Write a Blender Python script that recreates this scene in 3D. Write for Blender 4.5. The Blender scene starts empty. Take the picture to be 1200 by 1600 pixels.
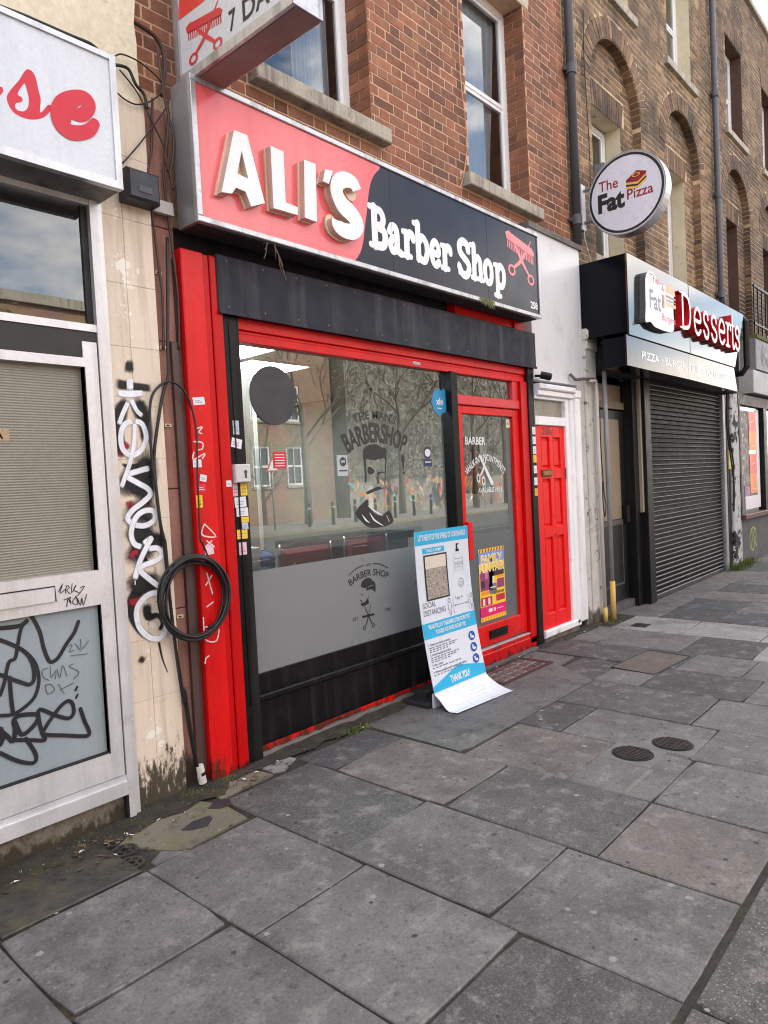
import bpy, math, random
from mathutils import Vector, Matrix
from bpy_extras.object_utils import world_to_camera_view
random.seed(7)
S = bpy.context.scene
C = S.collection
rad = math.radians
# ---------------------------------------------------------------- camera
cd = bpy.data.cameras.new('camera'); cam = bpy.data.objects.new('camera', cd); C.objects.link(cam)
cd.sensor_fit = 'HORIZONTAL'; cd.sensor_width = 36.0; cd.lens = 32.989
cd.clip_start = 0.05; cd.clip_end = 500
YAW, PITCH, ROLL = 0.844102, -0.039467, -0.050988
fw = Vector((math.sin(YAW)*math.cos(PITCH), math.cos(YAW)*math.cos(PITCH), math.sin(PITCH)))
rt = Vector((math.cos(YAW), -math.sin(YAW), 0)); up = rt.cross(fw)
r2 = rt*math.cos(ROLL)+up*math.sin(ROLL); u2 = up*math.cos(ROLL)-rt*math.sin(ROLL)
mw = Matrix((r2, u2, -fw)).transposed().to_4x4(); mw.translation = Vector((0, -3.30, 1.59))
cam.matrix_world = mw
S.camera = cam
# ---------------------------------------------------------------- sky, sun, exposure
SUN_EL, SUN_AZ = 42.0, 12.0          # behind the terrace; azimuth from +y towards +x
wd = bpy.data.worlds.new('World'); S.world = wd; wd.use_nodes = True
nt = wd.node_tree; nt.nodes.clear()
N = nt.nodes.new; L = nt.links.new
sky = N('ShaderNodeTexSky'); sky.sky_type = 'NISHITA'; sky.sun_disc = False
sky.sun_elevation = rad(SUN_EL); sky.sun_rotation = rad(SUN_AZ); sky.air_density = 1.0; sky.dust_density = .7
tc = N('ShaderNodeTexCoord'); mp = N('ShaderNodeMapping'); mp.inputs['Scale'].default_value = (1, 1, 2.4); mp.inputs['Location'].default_value = (-.37, -1.27, -3.61)
nz = N('ShaderNodeTexNoise'); nz.inputs['Scale'].default_value = 2.6; nz.inputs['Detail'].default_value = 7; nz.inputs['Roughness'].default_value = .58
rp = N('ShaderNodeValToRGB'); rp.color_ramp.elements[0].position = .43; rp.color_ramp.elements[1].position = .61
mx = N('ShaderNodeMix'); mx.data_type = 'RGBA'
bg = N('ShaderNodeBackground'); wo = N('ShaderNodeOutputWorld')
L(tc.outputs['Generated'], mp.inputs['Vector']); L(mp.outputs[0], nz.inputs['Vector']); L(nz.outputs['Fac'], rp.inputs['Fac'])
L(rp.outputs['Color'], mx.inputs['Factor']); L(sky.outputs['Color'], mx.inputs['A']); mx.inputs['B'].default_value = (10.6, 9.7, 8.8, 1)
L(mx.outputs['Result'], bg.inputs['Color']); L(bg.outputs[0], wo.inputs['Surface'])
bg.inputs['Strength'].default_value = 0.12
sl = bpy.data.lights.new('sun', 'SUN'); sl.energy = 4.0; sl.angle = rad(.55); sl.color = (1, .94, .86)
so = bpy.data.objects.new('sun', sl); C.objects.link(so)
sd = Vector((math.sin(rad(SUN_AZ))*math.cos(rad(SUN_EL)), math.cos(rad(SUN_AZ))*math.cos(rad(SUN_EL)), math.sin(rad(SUN_EL))))
so.rotation_euler = sd.to_track_quat('Z', 'Y').to_euler(); so.location = sd*60
S.view_settings.view_transform = 'Standard'; S.view_settings.look = 'None'; S.view_settings.gamma = 1
S.view_settings.use_curve_mapping = False
S.view_settings.exposure = 1.9
S.render.engine = 'CYCLES'
S.cycles.use_denoising = True; S.cycles.filter_width = 1.1
S.cycles.max_bounces = 8; S.cycles.transparent_max_bounces = 12
S.cycles.sample_clamp_indirect = 4; S.cycles.caustics_reflective = False; S.cycles.caustics_refractive = False

# ================================================================ helpers
def lin(c):
    return tuple(((v/255)/12.92 if v/255 <= .04045 else ((v/255+.055)/1.055)**2.4) for v in c)
MATS = {}
def M(name, col, rough=.6, metal=0, var=.15, vs=4, fine=.06, fs=60, bump=0, bs=80, spec=.5, rnd=0, isl=False,
      dirt=None, streak=None, base=None, chips=None, speck=None, emit=0, ramp=None, wave=None, coat=0):
    """procedural material; col is the sRGB of the bare surface. dirt/streak/chips = (sRGB, amount, scale)."""
    if name in MATS: return MATS[name]
    m = bpy.data.materials.new(name); m.use_nodes = True; t = m.node_tree
    b = t.nodes['Principled BSDF']; n = t.nodes.new; l = t.links.new
    b.inputs['Roughness'].default_value = rough; b.inputs['Metallic'].default_value = metal
    b.inputs['Specular IOR Level'].default_value = spec; b.inputs['Coat Weight'].default_value = coat
    g = n('ShaderNodeNewGeometry'); pos = g.outputs['Position']
    def noise(scale, det=4, rgh=.55, vec=None):
        x = n('ShaderNodeTexNoise'); x.inputs['Scale'].default_value = scale; x.inputs['Detail'].default_value = det
        x.inputs['Roughness'].default_value = rgh; l(vec or pos, x.inputs['Vector']); return x.outputs['Fac']
    def mrange(v, a, c, lo, hi):
        x = n('ShaderNodeMapRange'); x.inputs[1].default_value = a; x.inputs[2].default_value = c
        x.inputs[3].default_value = lo; x.inputs[4].default_value = hi; l(v, x.inputs[0]); return x.outputs[0]
    def mix(fac, A, B, mode='MIX'):
        x = n('ShaderNodeMix'); x.data_type = 'RGBA'; x.blend_type = mode
        for k, v in (('Factor', fac), ('A', A), ('B', B)):
            if isinstance(v, (int, float)): x.inputs[k].default_value = v
            elif isinstance(v, tuple): x.inputs[k].default_value = (*v[:3], 1)
            else: l(v, x.inputs[k])
        return x.outputs['Result']
    def math_(op, a, c):
        x = n('ShaderNodeMath'); x.operation = op
        for i, v in enumerate((a, c)):
            if isinstance(v, (int, float)): x.inputs[i].default_value = v
            else: l(v, x.inputs[i])
        return x.outputs[0]
    c = lin(col)
    if ramp or rnd:
        oi = n('ShaderNodeObjectInfo'); rv = oi.outputs['Random']
        if isl: rv = math_('FRACT', math_('ADD', rv, g.outputs['Random Per Island']), 0)
    cur = c
    if ramp:
        r = n('ShaderNodeValToRGB'); r.color_ramp.interpolation = 'LINEAR'
        while len(r.color_ramp.elements) < len(ramp): r.color_ramp.elements.new(.5)
        for i, k in enumerate(ramp):
            r.color_ramp.elements[i].position = i/(len(ramp)-1); r.color_ramp.elements[i].color = (*lin(k), 1)
        l(rv, r.inputs[0]); cur = r.outputs[0]
    if rnd:
        v = mrange(rv, 0, 1, 1-rnd, 1+rnd); cv = n('ShaderNodeCombineColor')
        for i in range(3): l(v, cv.inputs[i])
        cur = mix(1.0, cur, cv.outputs[0], 'MULTIPLY')
    if var:
        f = mrange(noise(vs, 5, .6), .3, .72, 0, 1)
        cur = mix(f, mix(1.0, cur, (1-var,)*3, 'MULTIPLY'), mix(1.0, cur, (1+var*.6,)*3, 'MULTIPLY'))
    if fine:
        f = mrange(noise(fs, 3, .6), .3, .7, 1-fine, 1+fine); cv = n('ShaderNodeCombineColor')
        for i in range(3): l(f, cv.inputs[i])
        cur = mix(1.0, cur, cv.outputs[0], 'MULTIPLY')
    if speck:
        for (sc, lo, hi, scale) in speck:
            f = mrange(noise(scale, 2, .7), lo, hi, 0, 1); cur = mix(f, cur, lin(sc))
    if streak:
        mpn = n('ShaderNodeMapping'); mpn.inputs['Scale'].default_value = (streak[2], streak[2], streak[2]*.06); l(pos, mpn.inputs[0])
        f = mrange(noise(1.0, 5, .65, mpn.outputs[0]), .5, .72, 0, streak[1]); cur = mix(f, cur, lin(streak[0]))
    for d in ([dirt] if isinstance(dirt, tuple) else (dirt or [])):
        f = mrange(noise(d[2], 8, .68), d[3] if len(d) > 3 else .52, (d[3] if len(d) > 3 else .52)+.14, 0, d[1]); cur = mix(f, cur, lin(d[0]))
    if chips:
        f = mrange(noise(chips[2], 9, .72), chips[1], chips[1]+.015, 0, 1); cur = mix(f, cur, lin(chips[0]))
    if base:      # splashed stain that grows ragged towards a height: (sRGB, z_top, spread, scale)
        sx = n('ShaderNodeSeparateXYZ'); l(pos, sx.inputs[0])
        h = mrange(sx.outputs['Z'], base[1], 0, 0, base[2])
        mpn = n('ShaderNodeMapping'); mpn.inputs['Scale'].default_value = (base[3], base[3], base[3]*.35); l(pos, mpn.inputs[0])
        f = math_('ADD', noise(1.0, 8, .7, mpn.outputs[0]), h); f = mrange(f, .72, .82, 0, .95); cur = mix(f, cur, lin(base[0]))
    if isinstance(cur, tuple): b.inputs['Base Color'].default_value = (*cur, 1)
    else: l(cur, b.inputs['Base Color'])
    if rough < .95:
        l(mrange(noise(vs*3, 4), .3, .7, max(0, rough*.82), min(1, rough*1.18)), b.inputs['Roughness'])
    hb = None
    if wave:
        w = n('ShaderNodeTexWave'); w.bands_direction = wave[0]; w.inputs['Scale'].default_value = wave[1]; l(pos, w.inputs['Vector'])
        hb = w.outputs['Fac']; bump = wave[2]
    if bump:
        bp = n('ShaderNodeBump'); bp.inputs['Strength'].default_value = min(1, bump); bp.inputs['Distance'].default_value = .004 if not wave else .003
        l(hb or noise(bs, 6, .65), bp.inputs['Height']); l(bp.outputs[0], b.inputs['Normal'])
    if emit:
        b.inputs['Emission Color'].default_value = (*c, 1); b.inputs['Emission Strength'].default_value = emit
    MATS[name] = m; return m
def GLASS(name, tint=(.86, .9, .9), ior=1.9, rough=.0, haze=0, hcol=(150, 150, 150)):
    if name in MATS: return MATS[name]
    m = bpy.data.materials.new(name); m.use_nodes = True; t = m.node_tree; t.nodes.clear(); n = t.nodes.new; l = t.links.new
    o = n('ShaderNodeOutputMaterial'); tr = n('ShaderNodeBsdfTransparent'); gl = n('ShaderNodeBsdfGlossy'); fr = n('ShaderNodeFresnel'); mxs = n('ShaderNodeMixShader')
    tr.inputs[0].default_value = (*tint, 1); gl.inputs['Roughness'].default_value = rough; fr.inputs['IOR'].default_value = ior
    gl.inputs[0].default_value = (.95, .97, .96, 1)
    a = tr.outputs[0]
    if haze:
        df = n('ShaderNodeBsdfDiffuse'); df.inputs[0].default_value = (*lin(hcol), 1); mh = n('ShaderNodeMixShader'); mh.inputs[0].default_value = haze
        l(a, mh.inputs[1]); l(df.outputs[0], mh.inputs[2]); a = mh.outputs[0]
    l(fr.outputs[0], mxs.inputs[0]); l(a, mxs.inputs[1]); l(gl.outputs[0], mxs.inputs[2]); l(mxs.outputs[0], o.inputs[0])
    # faint unevenness of old float glass
    bp = n('ShaderNodeBump'); nz = n('ShaderNodeTexNoise'); nz.inputs['Scale'].default_value = 1.6; g = n('ShaderNodeNewGeometry')
    l(g.outputs['Position'], nz.inputs['Vector']); l(nz.outputs['Fac'], bp.inputs['Height']); bp.inputs['Distance'].default_value = .004; bp.inputs['Strength'].default_value = .08
    l(bp.outputs[0], gl.inputs['Normal'])
    MATS[name] = m; return m

ORG = {}
def org(o): return ORG.get(o.name, Vector((0, 0, 0)))
def tag(o, label=None, cat=None, group=None, kind=None):
    if label: o['label'] = label
    if cat: o['category'] = cat
    if group: o['group'] = group
    if kind: o['kind'] = kind
    return o
def thing(name, label, cat, loc=(0, 0, 0), group=None, kind=None):
    o = bpy.data.objects.new(name, None); C.objects.link(o); o.location = loc; o.empty_display_size = .1
    ORG[o.name] = Vector(loc); return tag(o, label, cat, group, kind)
class B:
    def __init__(s): s.v = []; s.f = []; s.m = []; s.al = {}
    def face(s, pts, m=0):
        k = len(s.v); s.v += [tuple(p) for p in pts]; s.f.append(tuple(range(k, k+len(pts)))); s.m.append(m); return s
    def mesh(s, vs, fs, m=0):
        k = len(s.v); s.v += [tuple(p) for p in vs]
        for f in fs: s.f.append(tuple(i+k for i in f)); s.m.append(m)
        return s
    def box(s, x0, x1, y0, y1, z0, z1, m=0):
        v = [(x, y, z) for x in (x0, x1) for y in (y0, y1) for z in (z0, z1)]
        return s.mesh(v, [(0, 1, 3, 2), (4, 6, 7, 5), (0, 4, 5, 1), (2, 3, 7, 6), (0, 2, 6, 4), (1, 5, 7, 3)], m)
    def cham(s, x0, x1, y0, y1, z0, z1, c=.004, m=0, axis='y'):
        """box whose front (-y) or top (+z) face is chamfered"""
        if axis == 'y':
            a = [(x0, y1, z0), (x1, y1, z0), (x1, y1, z1), (x0, y1, z1)]; b_ = [(x0, y0+c, z0), (x1, y0+c, z0), (x1, y0+c, z1), (x0, y0+c, z1)]
            d = [(x0+c, y0, z0+c), (x1-c, y0, z0+c), (x1-c, y0, z1-c), (x0+c, y0, z1-c)]
        else:
            a = [(x0, y0, z0), (x0, y1, z0), (x1, y1, z0), (x1, y0, z0)]; a = [(x0, y0, z0), (x1, y0, z0), (x1, y1, z0), (x0, y1, z0)]
            b_ = [(x, y, z1-c) for x, y, z in a]; d = [(x0+c, y0+c, z1), (x1-c, y0+c, z1), (x1-c, y1-c, z1), (x0+c, y1-c, z1)]
        fs = [(3, 2, 1, 0)]
        for i in range(4):
            j = (i+1) % 4; fs += [(i, j, 4+j, 4+i), (4+i, 4+j, 8+j, 8+i)]
        fs.append((8, 9, 10, 11)); return s.mesh(a+b_+d, fs, m)
    def tube(s, pts, r, n=8, m=0, close=False, caps=True):
        pts = [Vector(p) for p in pts]; rs = r if isinstance(r, (list, tuple)) else [r]*len(pts); k = len(s.v); P = len(pts)
        ref = None
        for i, p in enumerate(pts):
            a = pts[(i-1) % P] if (i or close) else p; c = pts[(i+1) % P] if (i < P-1 or close) else p
            t = (c-a).normalized() if (c-a).length > 1e-9 else Vector((0, 0, 1))
            if ref is None: ref = Vector((0, 0, 1)) if abs(t.z) < .9 else Vector((1, 0, 0))
            u = t.cross(ref); u = u.normalized() if u.length > 1e-6 else t.orthogonal().normalized(); ref = u.cross(t); w = u.cross(t)
            for j in range(n):
                an = 2*math.pi*j/n; s.v.append(tuple(p+(u*math.cos(an)+w*math.sin(an))*rs[i]))
        for i in range(P if close else P-1):
            for j in range(n):
                a0 = k+i*n; b0 = k+((i+1) % P)*n; s.f.append((a0+j, a0+(j+1) % n, b0+(j+1) % n, b0+j)); s.m.append(m)
        if caps and not close:
            s.f.append(tuple(k+j for j in range(n))[::-1]); s.m.append(m); s.f.append(tuple(k+(P-1)*n+j for j in range(n))); s.m.append(m)
        return s
    def prism(s, poly, fr, d, m=0, ms=None):
        """2D polygon (counter-clockwise) in frame fr extruded by d along its normal; front material m, sides ms"""
        ms = m if ms is None else ms; k = len(poly); F0 = [fr(u, v, d) for u, v in poly]; B0 = [fr(u, v, 0) for u, v in poly]
        s.mesh(F0, [tuple(range(k))], m); s.mesh(F0+B0, [(i, k+i, k+(i+1) % k, (i+1) % k) for i in range(k)], ms); return s
    def ob(s, name, mats, parent=None, smooth=False, **kw):
        me = bpy.data.meshes.new(name); o = org(parent) if parent else Vector((0, 0, 0))
        me.from_pydata([tuple(Vector(p)-o) for p in s.v], [], s.f)
        for q in (mats if isinstance(mats, (list, tuple)) else [mats]): me.materials.append(q)
        me.polygons.foreach_set('material_index', s.m)
        if smooth: me.polygons.foreach_set('use_smooth', [True]*len(s.f))
        if s.al:
            at = me.attributes.new('cover', 'FLOAT', 'POINT'); at.data.foreach_set('value', [s.al.get(i, 1.0) for i in range(len(s.v))])
        me.update()
        ob_ = bpy.data.objects.new(name, me); C.objects.link(ob_)
        if parent: ob_.parent = parent; ORG[ob_.name] = o
        return tag(ob_, **kw)
def wallf(Y, x0=0, z0=0):                   # frame on a wall facing -y : (u, v, out)
    return lambda u, v, w=0: (x0+u, Y-w, z0+v)
def sidef(X, y0=0, z0=0):                   # frame on a face looking to -x : u runs towards -y
    return lambda u, v, w=0: (X-w, y0-u, z0+v)
def smooth(p, n=6, close=False):
    if len(p) < 3: return list(p)
    o = []; K = len(p)
    for i in range(K if close else K-1):
        g = lambda j: p[j % K] if close else p[max(0, min(K-1, j))]
        a, b_, c, d = g(i-1), g(i), g(i+1), g(i+2)
        for q in range(n):
            t = q/n; t2 = t*t; t3 = t2*t
            o.append(tuple(.5*(2*b_[k]+(c[k]-a[k])*t+(2*a[k]-5*b_[k]+4*c[k]-d[k])*t2+(3*b_[k]-a[k]-3*c[k]+d[k])*t3) for k in range(len(b_))))
    if not close: o.append(p[-1])
    return o
LAY = [0]
def stroke(b, pts, w, fr, m=0, n=6, d=0, ms=None, cap=True, lift=None):
    """brush or letter stroke: smoothed centre line widened to w (number or list), laid on frame fr, extruded by d"""
    ws = w if isinstance(w, (list, tuple)) else [w]*len(pts)
    P = smooth([(p[0], p[1], q) for p, q in zip(pts, ws)], n) if n > 1 else [(p[0], p[1], q) for p, q in zip(pts, ws)]
    Lf = []; Rt = []; K = len(P)
    for i, (x, y, q) in enumerate(P):
        a = P[max(0, i-1)]; c = P[min(K-1, i+1)]; dx, dy = c[0]-a[0], c[1]-a[1]; h = math.hypot(dx, dy) or 1; nx, ny = -dy/h*q/2, dx/h*q/2
        Lf.append((x+nx, y+ny)); Rt.append((x-nx, y-ny))
    def arc(c0, p, q, a0):
        return [(c0[0]+c0[2]/2*math.cos(a0-math.pi*k/6), c0[1]+c0[2]/2*math.sin(a0-math.pi*k/6)) for k in range(1, 6)]
    e = lift if lift is not None else LAY[0] % 12*.00022; LAY[0] += 1
    ln = []
    if cap:
        e1 = math.atan2(Lf[-1][1]-P[-1][1], Lf[-1][0]-P[-1][0]); e0 = math.atan2(Rt[0][1]-P[0][1], Rt[0][0]-P[0][0])
        ce = arc(P[-1], 0, 0, e1); cs = arc(P[0], 0, 0, e0)
    z = d+e
    rise = lambda i: z+.0016*i/max(1, K-1)
    vs = [fr(u, v, rise(i)) for i, (u, v) in enumerate(Lf)]+[fr(u, v, rise(i)) for i, (u, v) in enumerate(Rt)]
    fs = [(i, K+i, K+i+1, i+1) for i in range(K-1)]
    b.mesh(vs, fs, m)
    outline = Rt+Lf[::-1]
    if cap:
        b.face([fr(u, v, z+.0017) for u, v in [Lf[-1]]+ce+[Rt[-1]]][::-1], m); b.face([fr(u, v, z-.0001) for u, v in [Rt[0]]+cs+[Lf[0]]][::-1], m)
        outline = Rt+ce[::-1]+Lf[::-1]+cs[::-1]
    if d:
        k = len(outline); b.mesh([fr(u, v, z) for u, v in outline]+[fr(u, v, 0) for u, v in outline], [(i, k+i, k+(i+1) % k, (i+1) % k) for i in range(k)], m if ms is None else ms)
    return b
def spray(b, pts, w, fr, m=0, n=5, core=.5):
    """aerosol line: full cover along the middle, thinning out to nothing at the edges"""
    ws = w if isinstance(w, (list, tuple)) else [w]*len(pts); P = smooth([(p[0], p[1], q) for p, q in zip(pts, ws)], n)
    P = [tuple(P[i][k]+(P[i+1][k]-P[i][k])*t/3 for k in range(3)) for i in range(len(P)-1) for t in range(3)]+[P[-1]]; K = len(P); e = LAY[0] % 14*.00022; LAY[0] += 1
    cl = [0.0]
    for i in range(1, K): cl.append(cl[-1]+math.hypot(P[i][0]-P[i-1][0], P[i][1]-P[i-1][1]))
    k = len(b.v); rows = ((-1, 0), (-core, .85), (0, 1), (core, .85), (1, 0))
    for i, (x, y, q) in enumerate(P):
        a = P[max(0, i-1)]; c = P[min(K-1, i+1)]; dx, dy = c[0]-a[0], c[1]-a[1]; h = math.hypot(dx, dy) or 1; nx, ny = -dy/h*q/2, dx/h*q/2
        hw = q*.5; fade = min(1, cl[i]/hw, (cl[-1]-cl[i])/hw)
        for r, al in rows: b.al[len(b.v)] = al*fade; b.v.append(fr(x+nx*r, y+ny*r, e+.0012*i/K))
    for i in range(K-1):
        for j in range(4): b.f.append((k+i*5+j, k+(i+1)*5+j, k+(i+1)*5+j+1, k+i*5+j+1)[::-1]); b.m.append(m)
    return b
def SPRAY(name, col, grain=.5):
    m = M(name, col, .65, var=.2, vs=14); t = m.node_tree
    if 'cv' in m: return m
    m['cv'] = 1; n = t.nodes.new; l = t.links.new; out = t.nodes['Material Output']; bs0 = t.nodes['Principled BSDF']; at = n('ShaderNodeAttribute'); at.attribute_name = 'cover'; g = n('ShaderNodeNewGeometry')
    nz = n('ShaderNodeTexNoise'); nz.inputs['Scale'].default_value = 90; nz.inputs['Detail'].default_value = 6; nz.inputs['Roughness'].default_value = .7; l(g.outputs['Position'], nz.inputs['Vector'])
    ad = n('ShaderNodeMath'); ad.operation = 'MULTIPLY_ADD'; l(nz.outputs['Fac'], ad.inputs[0]); ad.inputs[1].default_value = grain; l(at.outputs['Fac'], ad.inputs[2])
    mr = n('ShaderNodeMapRange'); mr.inputs[1].default_value = .12+grain*.45; mr.inputs[2].default_value = .80+grain*.5; l(ad.outputs[0], mr.inputs[0])
    tr = n('ShaderNodeBsdfTransparent'); mx = n('ShaderNodeMixShader'); l(mr.outputs[0], mx.inputs[0]); l(tr.outputs[0], mx.inputs[1]); l(bs0.outputs[0], mx.inputs[2]); l(mx.outputs[0], out.inputs['Surface']); return m
def fill(b, loops, fr, m=0, d=0, ms=None):
    """filled outline with holes"""
    cu = bpy.data.curves.new('t', 'CURVE'); cu.dimensions = '2D'; cu.fill_mode = 'FRONT'
    for lp in loops:
        sp = cu.splines.new('POLY'); sp.points.add(len(lp)-1); sp.use_cyclic_u = True
        for q, p in zip(sp.points, lp): q.co = (p[0], p[1], 0, 1)
    o = bpy.data.objects.new('t', cu); me = o.to_mesh()
    vs = [v.co.copy() for v in me.vertices]; fs = [tuple(p.vertices) for p in me.polygons]; o.to_mesh_clear()
    bpy.data.objects.remove(o); bpy.data.curves.remove(cu)
    fs = [f if sum(vs[f[i]].x*vs[f[(i+1) % len(f)]].y-vs[f[(i+1) % len(f)]].x*vs[f[i]].y for i in range(len(f))) > 0 else f[::-1] for f in fs]
    b.mesh([fr(v.x, v.y, d) for v in vs], fs, m)
    if d:
        for lp in loops:
            ar = sum(lp[i][0]*lp[(i+1) % len(lp)][1]-lp[(i+1) % len(lp)][0]*lp[i][1] for i in range(len(lp)))
            k = len(lp); q = lp if ((ar > 0) == (lp is loops[0])) else lp[::-1]
            b.mesh([fr(u, v, d) for u, v in q]+[fr(u, v, 0) for u, v in q], [(i, k+i, k+(i+1) % k, (i+1) % k) for i in range(k)], m if ms is None else ms)
    return b
TX = {}
def text(b, s, fr, x, y, h, m=0, w=None, bold=0, align='C', d=0, ms=None, slant=0, warp=None):
    """lettering of cap height h, its box w wide, centred / left at (x, y baseline)"""
    key = (s, bold, slant)
    if key not in TX:
        cu = bpy.data.curves.new('t', 'FONT'); cu.body = s; cu.size = 1; cu.offset = bold; cu.shear = slant; cu.fill_mode = 'FRONT'; cu.resolution_u = 3
        o = bpy.data.objects.new('t', cu); C.objects.link(o); dg = bpy.context.evaluated_depsgraph_get(); me = o.evaluated_get(dg).to_mesh()
        TX[key] = ([tuple(v.co) for v in me.vertices], [tuple(p.vertices) for p in me.polygons]); bpy.data.objects.remove(o); bpy.data.curves.remove(cu)
    vs, fs = TX[key]
    if not vs: return b
    x0 = min(v[0] for v in vs); x1 = max(v[0] for v in vs); cap = .73; sy = h/cap; sx = (w/(x1-x0)) if w else sy
    off = {'C': -(x0+x1)/2, 'L': -x0, 'R': -x1}[align]
    P = [((v[0]+off)*sx, v[1]*sy) for v in vs]
    if warp: P = [warp(u, v) for u, v in P]
    fs2 = []
    for f in fs:
        ar = sum(P[f[i]][0]*P[f[(i+1) % len(f)]][1]-P[f[(i+1) % len(f)]][0]*P[f[i]][1] for i in range(len(f))); fs2.append(f if ar > 0 else f[::-1])
    b.mesh([fr(x+u, y+v, d) for u, v in P], fs2, m)
    return b
def arcw(R): return lambda u, v: ((R+v)*math.sin(u/R), (R+v)*math.cos(u/R)-R)
def rect(b, x0, x1, z0, z1, fr, m=0, w=0): return b.face([fr(x0, z0, w), fr(x1, z0, w), fr(x1, z1, w), fr(x0, z1, w)], m)
def disc(b, cx, cz, r, fr, m=0, w=0, n=24, rz=None):
    rz = rz or r; return b.face([fr(cx+r*math.cos(2*math.pi*k/n), cz+rz*math.sin(2*math.pi*k/n), w) for k in range(n)], m)
def ring(b, cx, cz, r0, r1, fr, m=0, w=0, n=28, sz=1):
    for k in range(n):
        a, c = 2*math.pi*k/n, 2*math.pi*(k+1)/n
        b.face([fr(cx+r0*math.cos(a), cz+r0*math.sin(a)*sz, w), fr(cx+r1*math.cos(a), cz+r1*math.sin(a)*sz, w), fr(cx+r1*math.cos(c), cz+r1*math.sin(c)*sz, w), fr(cx+r0*math.cos(c), cz+r0*math.sin(c)*sz, w)], m)
    return b
def seen(p, pad=.03):
    q = world_to_camera_view(S, cam, Vector(p)); return -pad < q.x < 1+pad and -pad < q.y < 1+pad and q.z > 0
bpy.context.view_layer.update()
UNIT = {}
def unitbox(mat):
    """a brick-shaped unit box (front face at y=0, no back) shared by all bricks of one material"""
    if mat.name not in UNIT:
        b = B(); c = .02; b.mesh([(-.5, 1, -.5), (.5, 1, -.5), (.5, 1, .5), (-.5, 1, .5), (-.5, 0, -.5), (.5, 0, -.5), (.5, 0, .5), (-.5, 0, .5)],
                         [(4, 5, 6, 7), (0, 1, 5, 4), (1, 2, 6, 5), (2, 3, 7, 6), (3, 0, 4, 7)])
        me = bpy.data.meshes.new('brick'); me.from_pydata(b.v, [], b.f); me.materials.append(mat); UNIT[mat.name] = me
    return UNIT[mat.name]
def place_unit(name, mat, parent, x0, x1, y0, y1, z0, z1):
    o = bpy.data.objects.new(name, unitbox(mat)); C.objects.link(o); o.parent = parent; g = org(parent)
    o.location = ((x0+x1)/2-g.x, y0-g.y, (z0+z1)/2-g.z); o.scale = (x1-x0, y1-y0, z1-z0); return o

# ================================================================ materials
asphalt = M('asphalt', (88, 87, 86), .85, var=.12, vs=1.2, fine=.25, fs=240, bump=.5, bs=220)
soil = M('joint_soil', (50, 46, 41), .95, var=.5, vs=9, fine=.4, fs=120, bump=1, bs=50, dirt=[((70, 74, 36), .7, 5.0, .52), ((92, 72, 50), .7, 14, .55), ((26, 24, 22), .8, 20, .54)])
def slabm(name, col, **k):
    a = dict(rough=.7, var=.24, vs=2.0, fine=.16, fs=70, bump=.8, bs=55, rnd=.10,
             dirt=[((66, 63, 61), .6, 2.6, .50), ((144, 141, 136), .55, 8.0, .53), ((42, 40, 39), .8, 24, .56), ((162, 159, 155), .5, 36, .575), ((58, 56, 54), .6, 75, .53), ((160, 157, 153), .4, 120, .57)], speck=[((190, 187, 183), .69, .76, 200)])
    a.update(k); return M(name, col, **a)
slab_grey = slabm('slab_concrete', (103, 101, 100))
slab_pale = slabm('slab_pale', (150, 148, 145))
slab_dark = slabm('slab_dark', (70, 70, 71))
slab_brown = slabm('slab_brown', (107, 101, 96))
slab_gran = slabm('slab_granite', (84, 83, 82), bump=.8, bs=160, fine=.3, fs=120, speck=[((140, 139, 138), .60, .72, 150), ((48, 48, 50), .58, .70, 110)])
kerb_m = slabm('kerb_granite', (92, 89, 86), bump=.9, bs=160, fine=.35, fs=120, speck=[((205, 200, 196), .63, .70, 120), ((40, 39, 40), .62, .68, 90)])
patch_m = slabm('patch_tarmac', (98, 97, 96), bump=.9, bs=200, fine=.35, fs=150, speck=[((160, 160, 158), .62, .70, 170)], dirt=[((150, 148, 144), .7, 3.2, .60), ((60, 58, 56), .7, 6, .52), ((40, 39, 38), .8, 26, .55), ((158, 155, 151), .55, 40, .57), ((60, 58, 56), .6, 90, .53)])
iron = M('cast_iron', (58, 53, 50), .6, metal=.3, var=.3, vs=12, fine=.2, fs=120, bump=.6, bs=90, dirt=((92, 70, 54), .6, 14, .55))
iron_dark = M('cast_iron_dark', (40, 40, 42), .55, metal=.3, var=.3, vs=12, fine=.2, fs=120, bump=.5, bs=90)
moss = M('moss', (92, 98, 44), .95, var=.5, vs=14, fine=.4, fs=90, bump=1, bs=60, dirt=((60, 52, 34), .8, 9, .52))
litter_m = M('litter', (214, 211, 204), .8, var=.2, vs=30)
white_up = M('white_upvc', (236, 236, 236), .35, var=.05, vs=3, fine=.03, streak=((178, 176, 170), .35, 9))
glass = GLASS('window_glass', (.86, .9, .9), 2.2)
glass_shop = GLASS('shop_glass', (.80, .84, .83), 2.3)
black_gap = M('black_void', (18, 18, 19), .9, var=.2)
room_m = M('room_wall', (168, 168, 168), .9, var=.1)

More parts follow.
